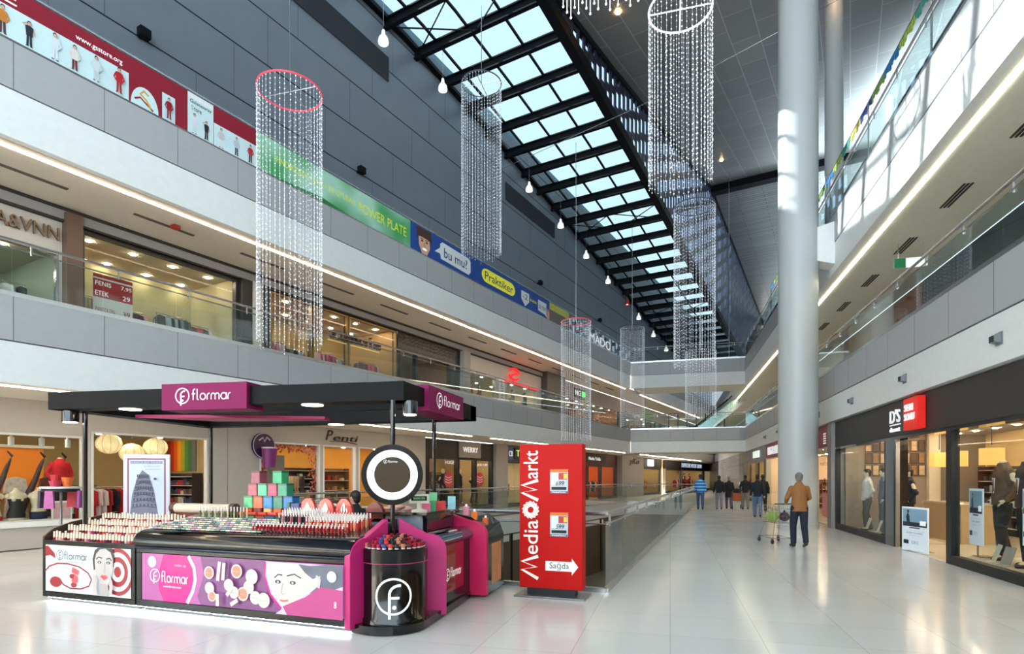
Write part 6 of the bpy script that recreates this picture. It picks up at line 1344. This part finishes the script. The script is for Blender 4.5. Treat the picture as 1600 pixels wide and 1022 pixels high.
for (x, y) in ((-7.78, 6.2), (-8.0, 8.72), (-3.62, 8.6), (-3.12, 6.42)):
    zb = {(-7.78, 6.2): 0.0, (-3.12, 6.42): 1.24}.get((x, y), 0.0)
    if zb == 0: MB().tube([(x, y, zb), (x, y, 2.56)], 0.032, BLACK, 14).build('post', t, smooth=True)
for (x, y, r_) in ((-7.85, 6.0, 0.10), (-3.0, 6.35, 0.09)):
    MB().lathe([(r_, 0.0), (r_, 0.16)], BLACK, (x, y + 0.05, 2.40), 20).build('lamp_housing', t, smooth=True); MB().cyl((x, y + 0.05, 2.392), r_ * 0.8, 0.01, lamp_mat('canopy_lamp', (255, 232, 196), 14), 16).build('lamp_lens', t)
for (x, y) in ((-6.9, 6.12), (-5.6, 6.25), (-4.3, 6.35), (-3.2, 7.0), (-3.2, 8.2), (-5.5, 8.8)): MB().cyl((x, y, 2.545), 0.13, 0.012, lamp_mat('canopy_disc', (255, 226, 190), 8), 18).build('lamp_lens', t)
fa = math.degrees(math.atan2(FR_[1] - FL[1], FR_[0] - FL[0])); ux, uy = math.cos(R(fa)), math.sin(R(fa))
sg = MB().box(0, 1.20, -0.06, 0.30, 2.50, 2.83, PURP).build('sign_block', t, loc=(FL[0] + 1.80 * ux, FL[1] + 1.80 * uy, 0), rz=fa)
mb = MB(); flogo(mb, 0.30, 2.675, 0.095, -0.062, TXW, 0.014); mb.flword(0.44, 0.99, 2.62, 2.76, -0.062, TXW); mb.build('lettering', sg)
sg = MB().box(0, 1.28, -0.06, 0.30, 2.50, 2.83, PURP).build('sign_block', t, loc=(-3.02, 6.86, 0), rz=90)
mb = MB(); flogo(mb, 0.36, 2.675, 0.095, -0.062, TXW, 0.014); mb.flword(0.50, 1.10, 2.62, 2.76, -0.062, TXW); mb.build('lettering', sg)
# glow under the kiosk
tag(MB().box(-4.88, -0.1, 0.035, 0.072, 0.045, 0.057, lamp_mat('floor_glow', (230, 246, 255), 14)).build('plinth_light', None, KF), 'cold white light line under the front of the kiosk', 'light')
tag(MB().box(-2.70, -2.64, 6.5, 7.45, 0.03, 0.048, lamp_mat('floor_glow', (230, 246, 255), 14)).build('plinth_light', None, FF), 'cold white light line under the side counter of the kiosk', 'light')
# --- totem
t = thing('sign_totem', 'tall red advertising totem with white vertical lettering and a Sağda arrow', 'sign', FF, (-1.58, 7.95, 0), -4)
MB().box(-0.50, 0.50, -0.20, 0.24, 0.0, 0.025, mat('steel_plate', (130, 130, 132), 0.3, 0.8)).build('base_plate', t, bevel=0.004); MB().box(-0.34, 0.34, -0.08, 0.10, 0.025, 0.13, BLACKM).build('foot', t)
MB().box(-0.445, 0.445, -0.10, 0.12, 0.12, 2.105, RED).build('body', t, bevel=0.006)
mb = MB(); TW = mat('totem_white', (236, 230, 220), 0.4, emit=0.1); yy = -0.102

for z0, z1 in ((0.25, 0.56), (1.335, 1.61)):
    h_ = z1 - z0; mb.a_stroke([(-0.175, z0), (-0.41, z0 + 0.38 * h_), (-0.20, z0 + 0.52 * h_), (-0.41, z0 + 0.74 * h_), (-0.175, z1)], 0.046, yy, TW)
mb.text('edia', -0.385, -0.175, 0.585, 1.06, yy, TW, rot=90, bold=0.006); mb.text('arkt', -0.385, -0.175, 1.635, 2.02, yy, TW, rot=90, bold=0.006)
for k in range(14):
    a = 2 * math.pi * k / 14; mb.a_stroke([(-0.28 + (0.045 + 0.075 * u) * math.cos(a + 1.3 * u), 1.20 + (0.045 + 0.075 * u) * math.sin(a + 1.3 * u)) for u in (0, 0.25, 0.5, 0.75, 1.0)], 0.018, yy, TW)
mb.build('lettering', t)
mb = MB(); mb.a_poly([(-0.07, 0.37), (0.30, 0.37), (0.30, 0.32), (0.39, 0.435), (0.30, 0.55), (0.30, 0.50), (-0.07, 0.50)], yy, mat('arrow_white', (240, 240, 240), 0.4, emit=0.1)); mb.text('Sağda', -0.01, 0.26, 0.378, 0.492, yy, TXK); mb.build('arrow', t)
for z, num in ((1.43, '699'), (0.84, '599')):
    mb = MB().box(-0.0, 0.25, -0.112, -0.10, z, z + 0.33, mat('price_paper', (200, 206, 214), 0.4)); y2 = -0.113
    mb.a_rect(0.0, 0.25, z + 0.29, z + 0.33, y2, mat('price_orange', (224, 120, 30), 0.4)); mb.a_rect(0.12, 0.24, z + 0.19, z + 0.28, y2, mat('price_red', (200, 60, 50), 0.4)); mb.a_rect(0.19, 0.24, z + 0.20, z + 0.27, y2, mat('price_yellow', (240, 200, 70), 0.4)); mb.a_rect(0.02, 0.11, z + 0.12, z + 0.28, y2, mat('price_pale', (226, 234, 240), 0.4))
    mb.text(num, 0.08, 0.2, z + 0.11, z + 0.17, y2, TXK, shear=0.2, bold=0.02); mb.a_rect(0.02, 0.23, z + 0.05, z + 0.09, y2, TXK); mb.a_rect(0.0, 0.25, z, z + 0.035, y2, mat('price_grey', (110, 110, 130), 0.4)); mb.text('MediaMarkt', 0.03, 0.22, z + 0.01, z + 0.028, y2, TXW)
    mb.build('price_sheet', t)
# --- free standing frame with the tower poster and round display table
t = thing('framed_poster', 'silver framed poster of a leaning tower standing behind the kiosk', 'poster', FF, (-10.35, 9.55, 0), 25)
MB().box(-0.44, 0.44, 0, 0.04, 0.75, 2.12, mat('frame_silver', (200, 200, 214), 0.3, 0.3)).build('frame', t, bevel=0.01); MB().box(-0.03, 0.03, 0.04, 0.08, 0.02, 1.9, CHROME).box(-0.3, 0.3, -0.15, 0.2, 0, 0.02, CHROME).build('stand', t)
mb = MB(); a = mat('tower_sky', (176, 186, 214), 0.4, emit=0.25, var=0.15, scale=3); b_ = mat('tower_grey', (110, 112, 132), 0.4, emit=0.15); c_ = mat('tower_dark', (70, 72, 92), 0.4)
mb.a_rect(-0.36, 0.36, 0.83, 2.04, -0.002, mat('poster_rim', (150, 70, 100), 0.4)); mb.a_rect(-0.33, 0.33, 0.86, 2.01, -0.002, a); mb.a_rect(-0.30, 0.30, 1.93, 1.985, -0.002, b_)
mb.text('KARACA DAY INDIRIM', -0.28, 0.28, 1.94, 1.975, -0.002, a); mb.text('yilbasi', -0.05, 0.24, 1.86, 1.89, -0.002, b_); mb.text('kampanyasi', -0.02, 0.26, 1.80, 1.83, -0.002, b_)
mb.a_poly([(-0.31, 0.88), (-0.27, 1.30), (-0.18, 1.62), (-0.08, 1.80), (0.04, 1.70), (0.14, 1.40), (0.22, 0.88)], -0.002, b_)
for j in range(6):
    z = 1.02 + 0.12 * j; mb.a_stroke([(-0.29 + 0.025 * j, z), (-0.05, z + 0.05), (0.19 - 0.025 * j, z)], 0.012, -0.002, c_)
    for k in range(7): x = -0.25 + 0.02 * j + (0.42 - 0.045 * j) * k / 6; mb.a_rect(x - 0.012, x + 0.012, z + 0.03, z + 0.09, -0.002, c_)
mb.a_ell(0.18, 1.62, 0.03, 0.025, -0.002, c_); mb.build('print', t)
t = thing('display_table', 'small round table on a pole piled with red and orange baskets before the lingerie shop', 'table', FF, (-10.2, 7.7, 0))
MB().cyl((0, 0, 0), 0.25, 0.02, CHROME, 20).tube([(0, 0, 0.02), (0, 0, 1.46)], 0.02, CHROME, 10).build('pole', t); MB().cyl((0, 0, 1.46), 0.30, 0.03, mat('table_white', (226, 226, 226), 0.3), 28).build('table_top', t); MB().cyl((0, 0, 1.40), 0.27, 0.05, BLACKM, 28).build('under_tray', t)
for (x, y, c, h_, lab) in ((-0.10, 0, (190, 40, 50), 0.2, 'red basket on the small round table'), (0.12, 0.02, (230, 110, 40), 0.16, 'orange basket on the small round table'), (0.02, -0.12, (206, 60, 90), 0.1, 'low pink basket on the small round table')):
    tag(MB().lathe([(0.06, 0), (0.09, h_)], mat('basket_%d_%d' % c[:2], c, 0.5, bump=0.5, scale=40), n=14).build('basket', None, FF, (-10.2 + x, 7.7 + y, 1.491)), lab, 'basket')
for k, c in enumerate(((150, 60, 140), (200, 50, 60), (60, 40, 60), (180, 90, 150))):
    a = k * 1.57 + 0.4
    tag(MB().prism([(-0.08, 0), (0.08, 0), (0.06, 0.3), (-0.06, 0.3)], -0.02, 0.02, mat('bag_%d_%d' % c[:2], c, 0.5, var=0.3, scale=20), 'y').build('hanging_bag', None, FF, (-10.2 + 0.31 * math.cos(a), 7.7 + 0.31 * math.sin(a), 1.12), math.degrees(a) + 90), '%s bag hanging from the edge of the small round table' % ('purple', 'red', 'dark plum', 'lilac')[k], 'bag')
# ================================================================ BANNERS ON THE UPPER LEFT RAILING
BY = 13.80
def banner(name, lab, s0, s1, base, z0=9.99, z1=10.97):
    t = thing(name, lab, 'banner', LF, (s0, BY, z0)); MB().box(0, s1 - s0, 0, 0.012, 0, z1 - z0, base).build('sheet', t); return t
BM_ = mat('banner_maroon', (146, 24, 46), 0.6); BW = mat('banner_white', (214, 236, 240), 0.6); BYL = mat('banner_gold', (220, 170, 60), 0.6)
t = banner('banner', 'maroon and white banner with small figures and www.gsstore.org, nearest part of the railing', -6.0, 8.2, BM_)
o = 6.0; mb = MB(); zt = 0.60
mb.a_rect(0.0, 7.57 + o, 0.0, zt, -0.001, BW); mb.text('STORE', 4.6 + o - 1.6, 4.98 + o - 0.1, 0.66, 0.9, -0.001, TXW, bold=0.02)
mb.text('www.gsstore.org', 5.86 + o, 6.75 + o, 0.67, 0.79, -0.001, TXW, bold=0.02)
mb.a_rect(6.88 + o, 7.57 + o, 0.0, zt, -0.001, BM_)
P_ = [(6.93 + o, 0.0)] + [(7.22 + o - 0.30 * math.cos(a), 0.0 + 0.46 * math.sin(a)) for a in [math.pi * j / 14 for j in range(15)]]
mb.a_poly(P_, -0.001, BW); mb.a_stroke([(7.0 + o, 0.12), (7.12 + o, 0.2), (7.25 + o, 0.12), (7.4 + o, 0.03)], 0.04, -0.001, BM_); mb.a_stroke([(7.30 + o, 0.32), (7.2 + o, 0.38), (7.12 + o, 0.28), (7.25 + o, 0.2), (7.35 + o, 0.06)], 0.05, -0.001, BYL)
mb.a_rect(7.60 + o, 7.90 + o, 0.0, zt, -0.001, BW)
def fig(mb, x, h, top, bot, hair=(50, 36, 30), z=0.02, pose=0):
    T = mat('fig_%d_%d_%d' % top, top, 0.6); B = mat('fig_%d_%d_%d' % bot, bot, 0.6); S = mat('fig_skin', (222, 176, 150), 0.6); Hh = mat('fig_hair_%d' % hair[0], hair, 0.6); k = h / 0.55; y = -0.001
    for s_ in (-1, 1): mb.a_stroke([(x + s_ * 0.025 * k, z + 0.24 * k), (x + s_ * 0.032 * k, z + 0.02 * k)], 0.04 * k, y, B); mb.a_ell(x + s_ * 0.04 * k, z + 0.01 * k, 0.028 * k, 0.010 * k, y, TXK, 8)
    if pose == 1:
        mb.a_stroke([(x - 0.05 * k, z + 0.40 * k), (x - 0.12 * k, z + 0.44 * k), (x - 0.03 * k, z + 0.5 * k)], 0.024 * k, y, S); mb.a_stroke([(x + 0.06 * k, z + 0.4 * k), (x + 0.10 * k, z + 0.28 * k)], 0.024 * k, y, S)
    else:
        for s_ in (-1, 1): mb.a_stroke([(x + s_ * 0.06 * k, z + 0.41 * k), (x + s_ * 0.10 * k, z + 0.31 * k), (x + s_ * 0.05 * k, z + 0.24 * k)], 0.028 * k, y, T)
    mb.a_poly([(x - 0.055 * k, z + 0.22 * k), (x + 0.055 * k, z + 0.22 * k), (x + 0.075 * k, z + 0.42 * k), (x + 0.03 * k, z + 0.445 * k), (x - 0.03 * k, z + 0.445 * k), (x - 0.075 * k, z + 0.42 * k)], y, T)
    mb.a_ell(x, z + 0.50 * k, 0.036 * k, 0.048 * k, y, Hh, 12); mb.a_ell(x, z + 0.487 * k, 0.028 * k, 0.036 * k, y, S, 12)
for s_, h, a_, b_, p_ in ((4.66, .55, (206, 130, 50), (90, 60, 60), 0), (5.07, .5, (44, 46, 56), (44, 46, 56), 1), (5.49, .55, (226, 232, 238), (226, 232, 238), 0), (5.83, .52, (236, 226, 216), (120, 30, 40), 0), (6.22, .54, (214, 222, 226), (206, 214, 220), 0), (6.66, .56, (190, 30, 40), (170, 26, 36), 0), (7.73, .5, (150, 24, 40), (140, 24, 40), 0), (4.2, .5, (60, 70, 90), (40, 40, 50), 0), (3.6, .5, (180, 40, 50), (60, 40, 50), 0)): fig(mb, s_ + o, h, a_, b_, pose=p_)
mb.build('artwork', t)
t = banner('banner', 'white banner section headed Galatasaray Store between the maroon ones', 8.02 - 0.1 + 0.29, 8.86, BW)
# the white headed part sits over the joint of the maroon sheets
mb = MB(); mb.a_rect(0.0, 0.65, 0.86, 0.97, -0.001, mat('banner_bright', (240, 240, 240), 0.6)); mb.text('Galatasaray', 0.05, 0.6, 0.72, 0.83, -0.001, TXK, bold=0.03); mb.text('S', 0.08, 0.14, 0.58, 0.69, -0.001, BYL, bold=0.03); mb.text('tore', 0.15, 0.34, 0.58, 0.67, -0.001, TXK, bold=0.03)
fig(mb, 0.16, .5, (226, 230, 236), (220, 224, 230)); fig(mb, 0.46, .46, (44, 36, 40), (44, 36, 40), pose=1); mb.build('artwork', t)
t = banner('banner', 'second maroon and white banner with three small figures, ending at the green one', 8.87, 10.08, BM_)
mb = MB(); mb.a_rect(0, 1.21, 0, 0.56, -0.001, BW); fig(mb, 0.2, .5, (206, 200, 206), (226, 230, 236)); fig(mb, 0.62, .48, (200, 206, 216), (60, 60, 70)); fig(mb, 1.02, .48, (190, 50, 50), (40, 40, 60)); mb.build('artwork', t)
# green
def grad(name, c1, c2, scale):
    m = mat(name, c1, 0.6, emit=0.0); nt = m.node_tree; mx = [n for n in nt.nodes if n.type == 'MIX'][0]; mx.inputs[6].default_value = lin(c1) + (1,); mx.inputs[7].default_value = lin(c2) + (1,)
    nz = [n for n in nt.nodes if n.type == 'TEX_NOISE'][0]; nz.inputs['Scale'].default_value = scale; nz.inputs['Detail'].default_value = 0.5
    mr = nt.nodes.new('ShaderNodeMapRange'); mr.inputs[1].default_value = 0.35; mr.inputs[2].default_value = 0.65; nt.links.new(nz.outputs['Fac'], mr.inputs[0]); nt.links.new(mr.outputs[0], mx.inputs[0]); return m
t = banner('banner', 'long green banner with yellow letters POWER PLATE', 10.09, 16.42, grad('banner_green', (40, 160, 80), (180, 226, 204), 0.8))
mb = MB(); YG = mat('lime_letter', (206, 222, 40), 0.6, emit=0.15); mb.text('FINDIKZADE FAMILY DE OTURAN', 0.62, 3.6, 0.42, 0.6, -0.001, YG); mb.text('POWER PLATE', 3.75, 6.1, 0.3, 0.62, -0.001, YG); mb.a_poly([(0.4, 0), (2.2, 0.12), (3.4, 0), (0.4, 0)][:3], -0.001, mat('banner_deepgreen', (30, 130, 60), 0.6)); mb.build('artwork', t)
# blue
t = banner('banner', 'long blue banner with speech bubbles and a yellow ringed Praktiker', 16.43, 27.7, mat('banner_blue', (24, 74, 156), 0.6))
mb = MB(); FS = mat('banner_face', (232, 180, 150), 0.6); FH = mat('banner_hair', (70, 44, 34), 0.6); YL = mat('banner_yellow', (236, 232, 60), 0.6, emit=0.1); NV = mat('banner_navy', (24, 40, 100), 0.6)
mb.a_poly([(0.35, 0.55), (0.35, 0.95), (1.2, 0.95), (1.25, 0.55), (0.8, 0.5)], -0.001, FH); mb.a_poly([(0.45, 0.62), (1.1, 0.62), (1.12, 0.3), (0.95, 0.02), (0.65, 0.02), (0.47, 0.3)], -0.001, FS); mb.a_poly([(0.45, 0.6), (0.6, 0.8), (1.1, 0.78), (1.12, 0.58), (0.8, 0.64)], -0.001, FH)
for ex in (0.65, 0.93): mb.a_ell(ex, 0.48, 0.07, 0.035, -0.001, TXK, 12); mb.a_stroke([(ex - 0.09, 0.55), (ex + 0.09, 0.56)], 0.03, -0.001, FH)
mb.a_ell(0.8, 0.2, 0.14, 0.045, -0.001, TXW, 12); mb.a_stroke([(0.79, 0.45), (0.76, 0.32), (0.84, 0.3)], 0.02, -0.001, FH)
BB = mat('bubble_white', (236, 240, 244), 0.6)
mb.a_poly([(1.75, 0.6), (1.4, 0.35), (1.75, 0.36), (1.8, 0.18), (3.7, 0.12), (3.85, 0.25), (3.85, 0.7), (3.7, 0.8), (1.9, 0.85), (1.75, 0.75)], -0.001, BB); mb.text('bu mu?', 2.0, 3.6, 0.3, 0.68, -0.001, NV, bold=0.02)
P_ = []
for cx, a0 in ((7.2, -90), (5.1, 90)):
    for j in range(9): a = R(a0 + 180 * j / 8); P_.append((cx + 0.4 * math.cos(a), 0.5 + 0.30 * math.sin(a)))
mb.a_poly(P_, -0.001, YL); mb.text('Praktiker', 4.95, 7.4, 0.33, 0.68, -0.001, NV, bold=0.04)
mb.a_poly([(8.2, 0.75), (9.0, 0.75), (9.0, 0.35), (8.6, 0.05), (8.2, 0.35)], -0.001, BB); mb.text('-2', 8.35, 8.85, 0.4, 0.65, -0.001, NV); mb.text('katta', 9.1, 9.8, 0.45, 0.62, -0.001, YL)
mb.a_poly([(9.95, 0.75), (10.9, 0.75), (10.9, 0.2), (11.05, 0.02), (10.7, 0.15), (9.95, 0.2)], -0.001, BB); mb.text('su mu?', 10.05, 10.85, 0.33, 0.62, -0.001, NV)
mb.a_poly([(11.0, 0), (10.98, 0.3), (11.05, 0.55), (11.1, 0.35), (11.15, 0.6), (11.2, 0.35), (11.24, 0.55), (11.22, 0)], -0.001, FS); mb.build('artwork', t)
t = banner('banner', 'short yellow and dark banner at the end of the blue one', 27.72, 30.2, mat('banner_grey', (110, 106, 96), 0.6)); mb = MB(); mb.a_rect(0, 2.48, 0.6, 0.97, -0.001, mat('banner_khaki', (206, 200, 90), 0.6)); mb.build('artwork', t)
t = thing('railing_lettering', 'large white letters on the clear railing behind a bead curtain', 'lettering', LF, (33.2, BY, 10.05)); MB().text('MADO', 0, 3.6, 0, 0.55, 0, TXW, 0.01).build('lettering', t)
# coloured fringe above the upper right railing
FR2 = [mat('fringe_%d' % k, c, 0.7) for k, c in enumerate(((40, 110, 170), (150, 170, 60), (60, 140, 120), (206, 190, 90), (40, 60, 120), (120, 150, 70)))]
t = thing('coloured_fringe', 'long fringe of blue and green strips above the upper right railing', 'decoration', RF, (-34, 5.25, 11.75)); mb = MB()
for k in range(30 * 9):
    x = k * 0.12; mb.box(x, x + 0.08, -0.01, 0.01, 0.0 + 0.05 * math.sin(k * 1.7), 0.22, FR2[(k // 8) % 6])
mb.build('strips', t, kind='stuff'); MB().tube([(0, 0, 0.2), (32.4, 0, 0.2)], 0.02, CHROME, 6).build('cord', t)
for x in range(0, 33, 4): MB().tube([(x, 0, 0.2), (x, 0, -1.76)], 0.02, CHROME, 6).build('post', t)
# ================================================================ LOWER LEVEL PLANTING
t = thing('potted_tree', 'leafy potted tree on the lower level seen through the railing left of the totem', 'tree', FF, (-4.6, 16.9, -4.7)); MB().lathe([(0.45, 0), (0.6, 0.7)], WHITE, n=24).build('pot', t, smooth=True); MB().tube([(0, 0, 0.6), (0.05, 0, 1.8)], 0.05, BRNW, 8).build('trunk', t)
LFm = [mat('leaf_a', (70, 120, 50), 0.6), mat('leaf_b', (120, 160, 90), 0.6), mat('leaf_c', (226, 232, 220), 0.6)]; mb = MB(); rnd = random.Random(5)
for k in range(700):
    a, b_, r_ = rnd.random() * 6.28, rnd.random() * 2 - 1, 0.95 * rnd.random() ** 0.4; c_ = math.sqrt(1 - b_ * b_); p = Vector((r_ * c_ * math.cos(a), r_ * c_ * math.sin(a), 2.1 + 0.75 * r_ * b_)); q = 0.07; u = Vector((math.cos(a * 3), math.sin(a * 3), 0.4)) * q; v = Vector((-math.sin(a * 3), math.cos(a * 3), 0.6)) * q * 0.5
    mb.add([p - u, p + v, p + u, p - v], [(0, 1, 2, 3)], LFm[k % 3 if k % 5 == 0 else k % 2])
mb.build('foliage', t, kind='stuff')
